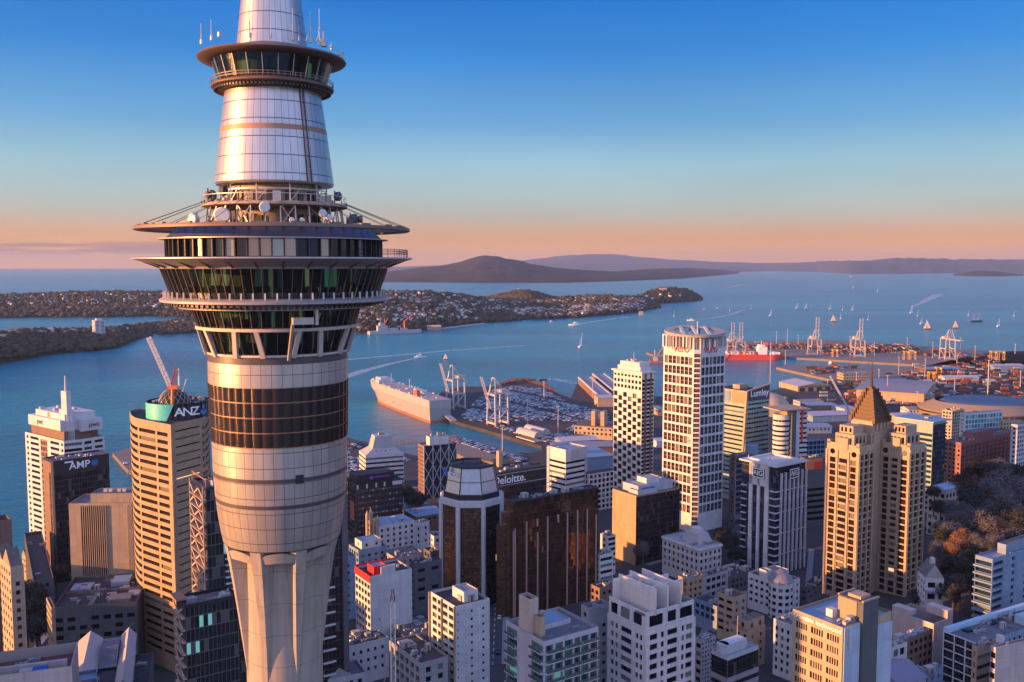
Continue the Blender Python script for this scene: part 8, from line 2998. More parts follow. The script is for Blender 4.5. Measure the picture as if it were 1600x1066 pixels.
# ------------------------------------------------------------------ sheds and low buildings of the waterfront
def shed(name, label, xl, xf, xr, yf, Y, ang, h, wall, roofm, ridge=2.5, along='u', depth=None, width=None, z0=3.5, bays=0, cat="shed", windows=None):
 F_, u, v, W, D, poly = plan4(xl, xf, xr, yf, Y, ang, depth, width)
 B = Bld(name, label, poly[0], z0, cat)
 B.u, B.v, B.W, B.D, B.poly, B.z1, B.zr = u, v, W, D, poly, F_.z, F_.z
 for i in range(4):
  B.facade(poly[i], poly[(i + 1) % 4], z0, F_.z, windows if i in (0, 3) else None)
 B.finish(wall, roofm, 'dark', limit=24)
 if ridge > .2:
  gable_on(B, -.02, 1.02, -.03, 1.03, F_.z, ridge, along, wall, roofm)
 else:
  B.extra("flat_roof", roofm, lambda m: m.prism([(p.x, p.y) for p in sub_poly(B, -.01, 1.01, -.01, 1.01)], F_.z, F_.z + .5))
 if bays:
  a, d = poly[0], poly[1] - poly[0]
  n = Vector((d.y, -d.x, 0)).normalized()
  for k in range(bays):
   B.extra("loading_door", M_txtk, lambda m: m.box(a + d * ((k + .5) / bays) + n * .05 + Z * (z0 + (F_.z - z0) * .4), d * (.6 / bays), n * .1, Z * (F_.z - z0) * .7))
 return B
def ribroof(name, c):
 return curtain_mat(name, c, tuple(x * .7 for x in c), 2.2, 60, .35, .55)
def depth_for(y, z=4.0):
 return gnd(800, y, z).y
def sheds():
 W, O = M_W, M_ROOF
 pal = plain_mat("shed_roof_pale", (0.44, 0.40, 0.40), .6)
 gry = plain_mat("shed_roof_grey", (0.24, 0.23, 0.25), .6)
 lil = plain_mat("shed_roof_lilac", (0.36, 0.35, 0.40), .6)
 Y = depth_for(612)
 shed("white_wharf_shed", "white gabled shed at the root of the finger wharf", 1224, 1247, 1300, 604, Y, 12, 9, W['cream'], lil, 5, 'v', depth=60, bays=4)
 Y = depth_for(628)
 shed("long_cream_shed", "very long cream shed with grey-lilac roof behind the brown pyramid", 1338, 1444, 1462, 615, depth_for(631), 60, 10, W['cream'], gry, 3, 'v')
 q = at(1214, 640, 900)
 c = gnd(1204, 643, 8)
 T = thing("domed_hall", "hall with big pale barrel dome behind the green banded office", "hall", (c.x, c.y, 4))
 m = MB(); r = 34 / F * c.y
 m.lathe((c.x, c.y + 8), [(0.01, 32), (r * .3, 31), (r * .6, 27.5), (r * .85, 20.5), (r, 12), (r * 1.02, 4)], 64); m.obj("dome_shell", W['cream'], T)
 m = MB(); m.obox((c.x - r, c.y), Vector((1, 0, 0)), Vector((0, 1, 0)), -6, 2 * r + 10, -16, 6, 3.5, 12); m.obj("entrance_hall", W['offwhite'], T)
 c = gnd(1560, 660, 6)
 T = thing("oval_arena", "large oval arena with dark blue roof and cream wall at the right edge", "arena", (c.x, c.y, 4))
 def ell(rx, ry, n=64): return [(c.x + rx * math.cos(2 * PI * i / n), c.y + 40 + ry * math.sin(2 * PI * i / n)) for i in range(n)]
 k = c.y / F
 def lof(m, A, z0, Bq, z1, mi=0, sm=True):
  n = len(A)
  for i in range(n):
   j = (i + 1) % n
   m.face([(*A[i], z0), (*A[j], z0), (*Bq[j], z1), (*Bq[i], z1)], mi, None, sm)
 zt = at(1560, 626, c.y + 40).z
 m = MB(); lof(m, ell(92 * k, 60), 3.5, ell(100 * k, 66), zt - 9); lof(m, ell(100 * k, 66), zt - 9, ell(74 * k, 46), zt); m.obj("bowl_wall", W['cream'], T)
 m = MB(); A = [(x + 8 * k, y) for x, y in ell(66 * k, 42)]; lof(m, [(x + 8 * k, y) for x, y in ell(74 * k, 46)], zt - 1, A, zt + 1.6); m.ngon(A, zt + 1.6); m.obj("roof_disc", plain_mat("arena_roof_blue", (0.045, 0.085, 0.15), .5), T)
 m = MB()
 lof(m, ell(100 * k, 67), zt - 12.5, ell(100.3 * k, 67.2), zt - 10.5)
 m.obj("ribbon_windows", M_txtk, T)
 sw = spec(bay=6, ww=3.2, fh=5, wh=2.2, top=1.6, mx=1, bot=1)
 L = [("cream_terminal_office", "cream office with two square towers on its roof, left of the honeycomb tower", 895, 905, 957, 676, depth_for(690), 150, 'cream', O['brown'], 0),]
 B = shed("cream_terminal_office", "cream office with two stair towers on its roof, left of the honeycomb tower", None, 897, 957, 665, depth_for(684), -22, 12, W['cream'], O['brown'], 0, depth=40, windows=S(sw, bay=5, ww=2.4))
 for t in (.42, .66):
  B.extra("stair_tower", W['cream'], lambda m: m.obox(B.poly[0], B.u, B.v, B.W * t, B.W * (t + .10), 4, 16, B.z1 + .5, B.z1 + 17))
 shed("dark_store_shed", "long dark shed with pale roof strip behind the blue-roofed banded block", None, 868, 960, 700, depth_for(718), 8, 12, W['brown'], gry, 2, 'u', depth=30)
 shed("pale_strip_shed", "shed with white-edged roof below the cream terminal office", None, 878, 935, 690, depth_for(704), 14, 9, W['bluegrey'], pal, 2, 'u', depth=26)
 shed("blue_glazed_hall", "low blue-grey hall right of the blue-roofed banded block", None, 914, 962, 716, depth_for(748), 20, 12, W['bluegrey'], O['blue'], 0, depth=50)
 shed("white_gridded_office", "low white gridded office behind the bronze glass block", 912, 920, 960, 741, 690, 34, 16, W['white'], O['dark'], 0, windows=spec(bay=4, ww=2.6, fh=4, wh=2.6, top=1.2))
 p0 = gnd(903, 598, 4)
 for k, (xa, ya, xb, yb, lab) in enumerate(((903, 600, 932, 628, "left of the twin long pier sheds with white roof edges"), (925, 594, 957, 622, "right of the twin long pier sheds with white roof edges"))):
  a, b = gnd(xa, ya, 4), gnd(xb, yb, 4)
  d, s, Ln = frame_of(b, a)
  if s.x < 0: s = -s
  T = thing("pier_shed", lab, "shed", b, "twin pier sheds")
  m = MB(); m.obox(b, d, s, 0, Ln, 0, 22, 3.5, 14); m.obj("wall", W['brown'], T)
  m = MB()
  for e in (0, 19):
   m.obox(b, d, s, -1, Ln + 1, e, e + 3, 14, 15.5)
  m.obj("roof_edge", W['white'], T)
  m = MB(); m.obox(b, d, s, -.5, Ln, 3, 19, 14, 14.8); m.obj("roof", gry, T)
 shed("pier_end_hall", "cream hall at the landward end of the twin pier sheds", None, 934, 960, 622, depth_for(636), 5, 14, W['cream'], pal, 1.5, 'u', depth=30)
 for x0, x1, y, lab in ((806, 826, 683, "left of two white barrel-roofed quay sheds"), (818, 842, 678, "right of two white barrel-roofed quay sheds")):
  a = gnd(x0, y, 4)
  T = thing("barrel_roofed_shed", lab, "shed", a, "barrel-roofed quay sheds")
  dd, s, _ = frame_of(gnd(682, 651), gnd(845, 700))
  Ln = 38
  m = MB()
  for i in range(10):
   t0, t1 = PI * i / 10, PI * (i + 1) / 10
   A = [a + s * (6 + 6 * -math.cos(t)) + Z * (5 + 6 * math.sin(t)) for t in (t0, t1)]
   m.face([A[0], A[0] + dd * Ln, A[1] + dd * Ln, A[1]][::-1], 0, None, True)
  for e in (0, Ln):
   pts = [a + dd * e + s * (6 - 6 * math.cos(PI * i / 10)) + Z * (5 + 6 * math.sin(PI * i / 10)) for i in range(11)]
   m.face(pts if e else pts[::-1])
  m.obj("barrel_roof", W['white'], T)
  m = MB(); m.obox(a, dd, s, 0, Ln, 0.1, 11.9, 3.5, 5.0); m.obj("wall", W['offwhite'], T)
 rs = random.Random(31)
 lst = [(1386, 1412, 1460, 617, "low pale workshop left of the arena"), (1400, 1420, 1470, 640, "low open-sided shed in front of the arena"),
   (1545, 1552, 1600, 572, "white terminal office at the far right wharf"), (1440, 1446, 1502, 577, "white roofed customs shed beside the rightmost crane"),
   (1470, 1476, 1530, 590, "long transit shed among the container stacks"), (1310, 1318, 1358, 584, "pale shed with ribbed wall beyond the finger wharf"),
   (1262, 1270, 1330, 650, "blue-roofed low hall behind the orange billboard"), (1230, 1243, 1300, 668, "dark green low hall behind the round striped block"),
   (1258, 1262, 1310, 634, "row of white low roofs right of the barrel dome"), (1244, 1250, 1285, 628, "grey flat store beside the barrel dome"),
   (1395, 1402, 1440, 652, "glazed low block with dark posts behind the green striped slab"), (1440, 1450, 1500, 655, "dark low block beyond the green striped slab"),
   (1150, 1160, 1206, 622, "flat dark store at the water's edge behind the green banded office"), (1500, 1508, 1600, 640, "low dark block between the arena and the turquoise panelled block"),
   (1312, 1320, 1345, 640, "small curved-roof store behind the twin-shaft tower's left side"), (1020, 1028, 1040, 640, "low store seen between the honeycomb tower and the ring-roof tower"),
   (1022, 1026, 1040, 690, "tan low block seen between the honeycomb tower and the ring-roof tower"), (1400, 1410, 1436, 600, "small white office among the parked machines")]
 for k, (xl, xf, xr, y, lab) in enumerate(lst):
  h = rs.uniform(7, 12)
  Y = depth_for(y + 10)
  shed("waterfront_store", lab, None, xf, xr, y, Y, rs.choice([4, 10, 16]), h, [W['cream'], W['white'], W['bluegrey'], W['brown'], W['offwhite']][k % 5] if k not in (6, 7, 12) else W['bluegrey'], [pal, gry, lil, O['blue']][k % 4], rs.choice([0, 2.0, 2.6]), 'u', depth=rs.uniform(18, 36), windows=S(sw, ww=2.4, bay=4.5) if k % 2 else None)
 p = at(149, 527, gnd(149, 549).y * 1.09)
 B = Bld("far_apartment_tower", "cream balconied apartment tower standing alone on the wooded point across the water", p, p.z - 6)
 k = p.y / F
 w = 20 * k
 u, v = Vector((math.cos(R(40)), math.sin(R(40)), 0)), Vector((-math.sin(R(40)), math.cos(R(40)), 0))
 zt = at(149, 501, p.y).z
 f = Vector((p.x, p.y, 0))
 poly = [f, f + u * w * .75, f + u * w * .75 + v * w * .75, f + v * w * .75]
 s_ = spec(cols=[(.06, .45), (.55, .94)], fh=3.4, wh=1.6, top=1.6, rec=.8, bot=4)
 B.u, B.v, B.W, B.D, B.poly, B.z1, B.zr = u, v, w * .75, w * .75, poly, zt, zt - .9
 B.block(poly, B.z0, zt, (s_, None, None, s_), .9)
 B.finish(W['white'], O['grey'], 'brown')
 B.extra("plant_room", W['white'], lambda m: m.prism([(q.x, q.y) for q in sub_poly(B, .25, .8, .25, .8)], zt - .9, zt + 4))
 for x, y, wpx, hpx, lab, mt in ((698, 502, 12, 8, "white block at the naval dockyard", 'white'), (722, 501, 14, 6, "pale blue shed right of the white dockyard block", 'bluegrey'), (738, 500, 18, 5, "long pale shed at the dockyard", 'lilac'),
         (641, 509, 30, 6, "cream dockyard shed behind the naval ship", 'cream'), (560, 516, 22, 7, "cream dockyard buildings left of the naval ship", 'cream'), (616, 514, 20, 5, "small white store behind the naval ship", 'white'),
         (678, 512, 22, 4, "low cream wharf office at the dockyard", 'cream'), (810, 454, 3, 3.5, "tiny white signal mast house on the grassy volcano top", 'white'), (1036, 453, 12, 4, "cream fort building on the headland", 'cream'), (1002, 489, 6, 2.2, "white boatshed at the peninsula's tip", 'cream'),
         (950, 481, 12, 4, "cream lit waterfront block on the peninsula", 'cream'), (905, 478, 14, 4, "cream lit terrace on the peninsula", 'cream')):
  Yb = gnd(x, y + 4).y if y > 475 else (CONE.point(810, .6).y if x == 810 else HEAD.point(1036, .45).y)
  p = at(x - wpx / 2, y + hpx * .4, Yb)
  k = Yb / F
  T = thing("far_building", lab, "building", p)
  m = MB(); m.abox(p.x, p.x + wpx * k, p.y, p.y + 14, p.z - 8, p.z + hpx * k); m.obj("wall", W[mt], T)
  m = MB()
  q0, h0 = p.x, p.z + hpx * k
  m.face([(q0 - .5, p.y - .6, h0), (q0 + wpx * k + .5, p.y - .6, h0), (q0 + wpx * k + .5, p.y + 7, h0 + 2.6), (q0 - .5, p.y + 7, h0 + 2.6)])
  m.face([(q0 - .5, p.y + 7, h0 + 2.6), (q0 + wpx * k + .5, p.y + 7, h0 + 2.6), (q0 + wpx * k + .5, p.y + 14.5, h0), (q0 - .5, p.y + 14.5, h0)])
  m.obj("roof", pal, T)
sheds()
m = MB()
a, b = gnd(690, 513.5, 2), gnd(756, 505.5, 2)
m.bar(a, b, 14, 3)
tag(m.obj("dockyard_jetty", M_W['offwhite']), kind='structure')
# ------------------------------------------------------------------ parked cars, containers, light poles, straddle carriers
def car_proto(mat):
 m = MB()
 L, W = 4.5, 1.8
 prof = [(-2.2, .35), (-2.2, .85), (-1.5, .95), (-1.0, 1.45), (.5, 1.45), (1.2, .95), (2.2, .8), (2.25, .35)]
 n = len(prof)
 for s in (-1, 1):
  pts = [Vector((x, s * (W / 2 - (.12 if z > 1.2 else 0)), z)) for x, z in prof]
  m.face(pts if s > 0 else pts[::-1])
 for i in range(n):
  (x0, z0), (x1, z1) = prof[i], prof[(i + 1) % n]
  w0, w1 = W / 2 - (.12 if z0 > 1.2 else 0), W / 2 - (.12 if z1 > 1.2 else 0)
  m.face([(x0, w0, z0), (x1, w1, z1), (x1, -w1, z1), (x0, -w0, z0)], 1 if i in (2, 4) else 0)
 for x in (-1.35, 1.35):
  for y in (-.85, .85):
   m.tube((x, y - .1, .33), (x, y + .1, .33), .33, n=8, mi=2)
 me = m.mesh("parked_car", [mat, plain_mat("car_glass", (0.02, 0.025, 0.03), .1), plain_mat("car_tyre", (0.015, 0.015, 0.015), .8)])
 return me
def cars():
 pal = [("white", (0.72, 0.72, 0.74), 5), ("silver", (0.40, 0.41, 0.44), 4), ("dark blue", (0.03, 0.06, 0.16), 2.5), ("black", (0.02, 0.02, 0.025), 2.5), ("red", (0.40, 0.03, 0.03), .8), ("grey", (0.16, 0.17, 0.19), 2)]
 protos = [car_proto(plain_mat("car_paint_" + n.replace(' ', '_'), c, .25, .2)) for n, c, w in pal]
 r = random.Random(17)
 dq, sq, Lq = frame_of(gnd(682, 651, 4), gnd(845, 700, 4))
 if sq.y < 0: sq = -sq
 spots = []
 def inside(p, poly):
  c = False
  n = len(poly)
  for i in range(n):
   a, b = poly[i], poly[i - 1]
   if (a.y > p.y) != (b.y > p.y) and p.x < (b.x - a.x) * (p.y - a.y) / (b.y - a.y) + a.x:
    c = not c
  return c
 def fill(pix, z, fillf, blocks=True, rot=None):
  poly = [gnd(x, y, z) for x, y in pix]
  u, v = dq, sq
  o = poly[0]
  us = [(p - o).dot(u) for p in poly]
  vs = [(p - o).dot(v) for p in poly]
  row = 0
  b = min(vs)
  while b < max(vs):
   a = min(us)
   while a < max(us):
    p = o + u * a + v * b
    blk = mnoise.noise(Vector((p.x * .012, p.y * .012, 3.0)))
    if inside(p, poly) and r.random() < fillf and blk > -.28:
     spots.append((Vector((p.x + r.uniform(-.15, .15), p.y + r.uniform(-.3, .3), z)), math.atan2(v.y, v.x) + (0 if r.random() < .5 else PI), blk))
    a += 2.6 if (int(a / 60) % 2 == 0) else 2.6
    if r.random() < .02: a += 8
   row += 1
   b += 5.4 if row % 2 else 6.2
   if row % 10 == 0: b += 9
 fill([(720, 652), (760, 612), (800, 604), (850, 608), (885, 628), (948, 645), (960, 668), (895, 690), (850, 692), (800, 676)], 4, .93)
 fill([(706, 689), (716, 683), (824, 716), (812, 726)], 4.1, .96)
 fill([(546, 690), (580, 705), (640, 718), (640, 745), (546, 735)], 4, .85)
 spots.sort(key=lambda q: q[0].y)
 nind = 300
 grp = {}
 for i, (p, a, blk) in enumerate(spots):
  k = r.choices(range(len(pal)), [w * (2.2 if (n in ("white", "silver") and blk > .1) else 1) for n, c, w in pal])[0]
  if i < nind:
   o = bpy.data.objects.new("parked_car", protos[k])
   COL.objects.link(o)
   o.location = p
   o.rotation_euler = (0, 0, a)
   tag(o, pal[k][0] + " car parked in the dense rows on the car terminal wharf", "car", "cars parked on the wharf")
  else:
   grp.setdefault(k, []).append((p, a))
 for k, lst in grp.items():
  me = protos[k]
  tv = [tuple(v.co) for v in me.vertices]
  tf = [tuple(pp.vertices) for pp in me.polygons]
  tm = [pp.material_index for pp in me.polygons]
  o = merge_copies("parked_cars", tv, tf, list(me.materials), [(p.x, p.y, p.z, 1, 1, 1, a) for p, a in lst])
  o.data.polygons.foreach_set('material_index', np.array(tm * len(lst), dtype=np.int32))
  tag(o, kind='stuff')
 return len(spots)
cars()
def container_proto(mat):
 m = MB()
 m.abox(-6.1, 6.1, -1.22, 1.22, 0.0, 2.6)
 for i in range(20):
  x = -5.8 + 11.6 * i / 19
  for s in (-1, 1):
   m.abox(x - .1, x + .1, s * 1.22 - .04, s * 1.22 + .04, .15, 2.45)
 return m.mesh("shipping_container", [mat])
def containers():
 pal = [("orange-red", (0.44, 0.11, 0.05), 4), ("white", (0.62, 0.60, 0.58), 3), ("dark blue", (0.03, 0.07, 0.17), 3), ("brown", (0.16, 0.07, 0.05), 3), ("grey", (0.25, 0.25, 0.26), 1.5), ("orange", (0.60, 0.22, 0.05), 1.6), ("green", (0.03, 0.13, 0.10), 1)]
 protos = [container_proto(plain_mat("container_" + n.replace('-', '_').replace(' ', '_'), tuple(v * .62 for v in c), .6)) for n, c, w in pal]
 r = random.Random(23)
 spots = []
 def field(x0, x1, y0, y1, n, hmax, rot=None, z=4.0):
  for _ in range(n):
   p = gnd(r.uniform(x0, x1), r.uniform(y0, y1), z)
   a = R(4) if rot is None else rot
   for k in range(r.randint(1, hmax)):
    spots.append((p + Z * (2.6 * k), a + r.choice([0, 0, 0, PI / 2]) * (1 if hmax < 3 else 0)))
 def bank(x0, x1, y, rows, hmax, fillf=.85):
  a, b = gnd(x0, y, 4), gnd(x1, y, 4)
  d, s, L = frame_of(a, b)
  if s.y < 0: s = -s
  for rr in range(rows):
   k = 0.0
   while k < L:
    if r.random() < fillf:
     for h in range(r.randint(1, hmax)):
      spots.append((a + d * k + s * (rr * 15) + Z * (2.6 * h), math.atan2(s.y, s.x)))
    k += 4.3
 bank(1140, 1240, 543, 3, 2, .6)
 bank(1250, 1440, 545, 6, 2, .6)
 field(1380, 1600, 606, 640, 150, 2)
 field(1280, 1400, 600, 634, 60, 2)
 field(1420, 1600, 575, 606, 120, 4)
 field(1140, 1230, 614, 640, 24, 1)
 bank(1290, 1340, 553, 5, 2, .7)
 bank(1352, 1440, 551, 7, 3, .8)
 bank(1170, 1290, 546, 4, 2, .5)
 bank(1440, 1500, 556, 5, 3, .7)
 field(1262, 1300, 578, 586, 16, 3)
 field(1300, 1340, 572, 577, 9, 2)
 field(1480, 1600, 575, 606, 44, 4)
 field(1380, 1480, 582, 606, 22, 3)
 field(1300, 1380, 596, 606, 14, 2)
 field(1500, 1600, 555, 572, 18, 2)
 field(1140, 1260, 537, 545, 18, 2)
 field(800, 850, 594, 600, 6, 2)
 spots.sort(key=lambda q: (round(q[0].y / 12), -q[0].z))
 rest = {}
 for i, (p, a) in enumerate(spots):
  k = r.choices(range(len(pal)), [w for n, c, w in pal])[0]
  if i < 300:
   o = bpy.data.objects.new("shipping_container", protos[k])
   COL.objects.link(o)
   o.location = p
   o.rotation_euler = (0, 0, a)
   tag(o, pal[k][0] + " shipping container in the stacks on the container terminal", "container", "container stacks on the terminal")
  else:
   rest.setdefault(k, []).append((p, a))
 for k, lst in rest.items():
  me = protos[k]
  o = merge_copies("shipping_containers", [tuple(v.co) for v in me.vertices], [tuple(pp.vertices) for pp in me.polygons], list(me.materials), [(p.x, p.y, p.z, 1, 1, 1, a) for p, a in lst])
  tag(o, kind='stuff')
containers()
def poles():
 m = MB()
 m.tube((0, 0, 0), (0, 0, 1), .022, .014, n=8)
 pm = m.mesh("mast", [M_crw])
 m = MB()
 m.tube((0, 0, 0), (0, 0, .9), 1.5, 1.7, n=12)
 for i in range(6):
  t = 2 * PI * i / 6
  m.box((2.0 * math.cos(t), 2.0 * math.sin(t), .3), (.9, 0, 0), (0, .9, 0), (0, 0, .9))
 hm = m.mesh("lamp_ring", [M_crw])
 L = [(850, 623, 596, "tall floodlight mast at the seaward tip of the car terminal"), (824, 663, 620, "tall floodlight mast amid the parked cars, left one"), (872, 677, 635, "tall floodlight mast amid the parked cars, right one"),
   (926, 622, 588, "floodlight mast on the twin-shed pier"), (785, 715, 665, "thin lamp mast on the car-covered finger wharf"),
   (1213, 541, 518, "left of three lamp masts behind the red cargo ship"), (1230, 540, 515, "middle of three lamp masts behind the red cargo ship"), (1247, 541, 524, "right of three lamp masts behind the red cargo ship"),
   (1328, 545, 526, "floodlight mast between the two tall cranes"), (1366, 557, 533, "floodlight mast right of the second tall crane"), (1417, 549, 528, "floodlight mast amid the container rows"), (1457, 560, 535, "floodlight mast left of the lowered-boom crane"),
   (1500, 553, 528, "floodlight mast right of the lowered-boom crane"), (1523, 566, 541, "floodlight mast beyond the straddle carriers at right"), (1586, 553, 538, "floodlight mast at the far right of the wharf"),
   (1404, 585, 558, "lamp mast in front of the container wharf edge"), (1445, 592, 561, "lamp mast beside the customs shed"), (1495, 575, 556, "lamp mast right of the customs shed"), (1543, 620, 563, "tall lamp mast near the arena"),
   (1491, 622, 592, "lamp mast in front of the container stacks by the arena"), (1373, 598, 577, "lamp mast on the finger wharf root"), (1386, 620, 587, "lamp mast over the long cream shed, left one"), (1433, 632, 612, "lamp mast at the end of the long cream shed"),
   (1594, 605, 580, "lamp mast at the right edge of the picture"), (1227, 570, 548, "lamp mast at the tip of the finger wharf"), (1293, 610, 593, "lamp mast beside the white gabled shed"), (1338, 600, 582, "lamp mast left of the ribbed pale shed")]
 for x, yb, yt, lab in L:
  p = gnd(x, yb, 4)
  h = at(x, yt, p.y).z - 4
  T = thing("floodlight_mast", lab, "lamp mast", p, "floodlight masts of the port")
  o = bpy.data.objects.new("mast", pm); COL.objects.link(o); o.parent = T; o.scale = (h * .8 if h > 30 else 32, h * .8 if h > 30 else 32, h)
  o = bpy.data.objects.new("lamp_ring", hm); COL.objects.link(o); o.parent = T; o.location = (0, 0, h - .5)
  o.scale = (1, 1, 1) if x < 930 else (.8, .8, 1)
 for x, y, s, lab in ((1304.5, 558, 1.25, "yellow straddle carrier between the two tall cranes"), (1416, 562, 1.3, "left of two yellow straddle carriers on the wharf edge"), (1426, 562, 1.3, "right of two yellow straddle carriers on the wharf edge"), (1552, 563, 1.4, "yellow straddle carrier by the white terminal office, left one"), (1564, 563, 1.4, "yellow straddle carrier by the white terminal office, right one"),
       (1455, 596, 1.2, "yellow straddle carrier near the lamp mast by the arena"), (1466, 587, 1.1, "yellow straddle carrier among the white containers")):
  p = gnd(x, y, 4)
  T = thing("straddle_carrier", lab, "straddle carrier", p, "yellow straddle carriers")
  k = s
  for sx in (-1, 1):
   m = MB()
   for yy in (-1, 1):
    m.bar((p.x + sx * 4 * k, p.y + yy * 2.4 * k, p.z + .6), (p.x + sx * 4 * k, p.y + yy * 2.4 * k, p.z + 13 * k), .9)
   m.bar((p.x + sx * 4 * k, p.y - 3 * k, p.z + 1), (p.x + sx * 4 * k, p.y + 3 * k, p.z + 1), 1.2)
   m.obj("leg_frame", M_yel, T)
  m = MB(); m.box((p.x, p.y, p.z + 13 * k), (9.6 * k, 0, 0), (0, 5.6 * k, 0), (0, 0, 1.6)); m.box((p.x, p.y, p.z + 11 * k), (6 * k, 0, 0), (0, 3.2 * k, 0), (0, 0, 2.4)); m.obj("top_frame", M_yel, T)
  m = MB(); m.box((p.x + 3 * k, p.y - 2 * k, p.z + 11.5 * k), (2.2, 0, 0), (0, 2.2, 0), (0, 0, 2.4)); m.obj("cab", M_boat, T)
 p, q = at(1326, 640, 760), at(1297, 588, 760)
 T = thing("mobile_crane", "pale mobile crane jib leaning up beside the brown pyramid", "crane", (p.x, p.y, 8))
 m = MB(); m.bar(p, q, 1.3); m.bar(p, Vector((p.x, p.y, 10)), 1.6); m.obj("jib", M_crw, T)
 m = MB(); m.box((p.x, p.y, 10), (9, 0, 0), (0, 3.2, 0), (0, 0, 4)); m.obj("carrier_body", M_yel, T)
 m = MB()
 for k in range(16):
  a = gnd(560 + 6 * k, 692 + (k % 2), 0)
  m.tube((a.x, a.y, -2), (a.x, a.y, 3.4), .4, n=5)
 for k in range(2):
  a, b = gnd(556, 690 + 3 * k, 3), gnd(656, 690 + 3 * k, 3)
  m.bar(a, b, .8, .5)
 tag(m.obj("timber_breastwork", M_W['brown']), "row of timber piles with rails standing in the water by the tiered white block", "pile row")
 p = gnd(1022, 567)
 T = thing("dredging_barge", "barge with crane moored left of the ring-roof tower", "boat", p)
 m = MB(); m.abox(p.x - 8, p.x + 26, p.y, p.y + 14, -1, 3.5); m.obj("hull", M_boot, T)
 m = MB(); m.abox(p.x, p.x + 8, p.y + 3, p.y + 10, 3.5, 11); m.bar((p.x + 4, p.y + 6, 11), (p.x + 18, p.y + 6, 30), 1.1); m.tube((p.x + 2, p.y + 5, 10), (p.x + 2, p.y + 5, 26), .8, n=6); m.obj("crane_house", M_crw, T)
poles()
m = MB()
rr_ = random.Random(41)
for _ in range(120):
 x = rr_.uniform(780, 868)
 y = lerp_tab([(780, 601), (800, 594), (828, 595), (852, 603), (868, 613)], x) + rr_.uniform(-.5, 2.2)
 p = gnd(x, y, 4)
 s = rr_.uniform(2, 6)
 m.box(p + Z * s * .25, (s, 0, 0), (0, s * .8, 0), (0, 0, s * rr_.uniform(.6, 1.3)))
tag(m.obj("rubble_heaps", M_W['brown']), kind='stuff')
# ------------------------------------------------------------------ trees
M_bark = wall_mat("tree_bark", (0.10, 0.075, 0.055), .9, .2, .5, 0)
def crown_mesh(name, seed, n, mat, leaf=.55, bare=False, flat=1.0):
 r = random.Random(seed)
 lobes = [(Vector((r.uniform(-.55, .55), r.uniform(-.55, .55), r.uniform(-.3, .45))), r.uniform(.32, .60)) for _ in range(12)]
 V, Fc = [], []
 while len(Fc) < n:
  c, s = r.choice(lobes)
  d = Vector((r.gauss(0, 1), r.gauss(0, 1), r.gauss(0, 1))).normalized()
  p = c + d * s * (r.random() ** .35)
  p.z *= flat
  a = Vector((r.gauss(0, 1), r.gauss(0, 1), r.gauss(0, .6))).normalized()
  b = a.cross(d if abs(a.dot(d)) < .95 else Z).normalized()
  h = leaf * r.uniform(.05, .13)
  w = h * (.25 if bare else r.uniform(.5, .9))
  k = len(V)
  V += [tuple(p - a * h), tuple(p + b * w), tuple(p + a * h), tuple(p - b * w)]
  Fc.append((k, k + 1, k + 2, k + 3))
 me = bpy.data.meshes.new(name)
 me.from_pydata(V, [], Fc)
 me.materials.append(mat)
 return me
def trunk_mesh(seed):
 r = random.Random(seed)
 m = MB()
 m.tube((0, 0, -2.6), (0, 0, -1.0), .085, .075, n=7)
 m.tube((0, 0, -1.0), (.02, .03, -.35), .075, .05, n=7)
 for k in range(8):
  t = 2 * PI * k / 8 + r.uniform(-.3, .3)
  q = Vector((math.cos(t) * r.uniform(.3, .6), math.sin(t) * r.uniform(.3, .6), r.uniform(.0, .5)))
  m.tube((.02, .03, -.38), q * .55, .032, .018, n=5)
  m.tube(q * .55, q, .018, .006, n=4)
 return m.mesh("trunk", [M_bark])
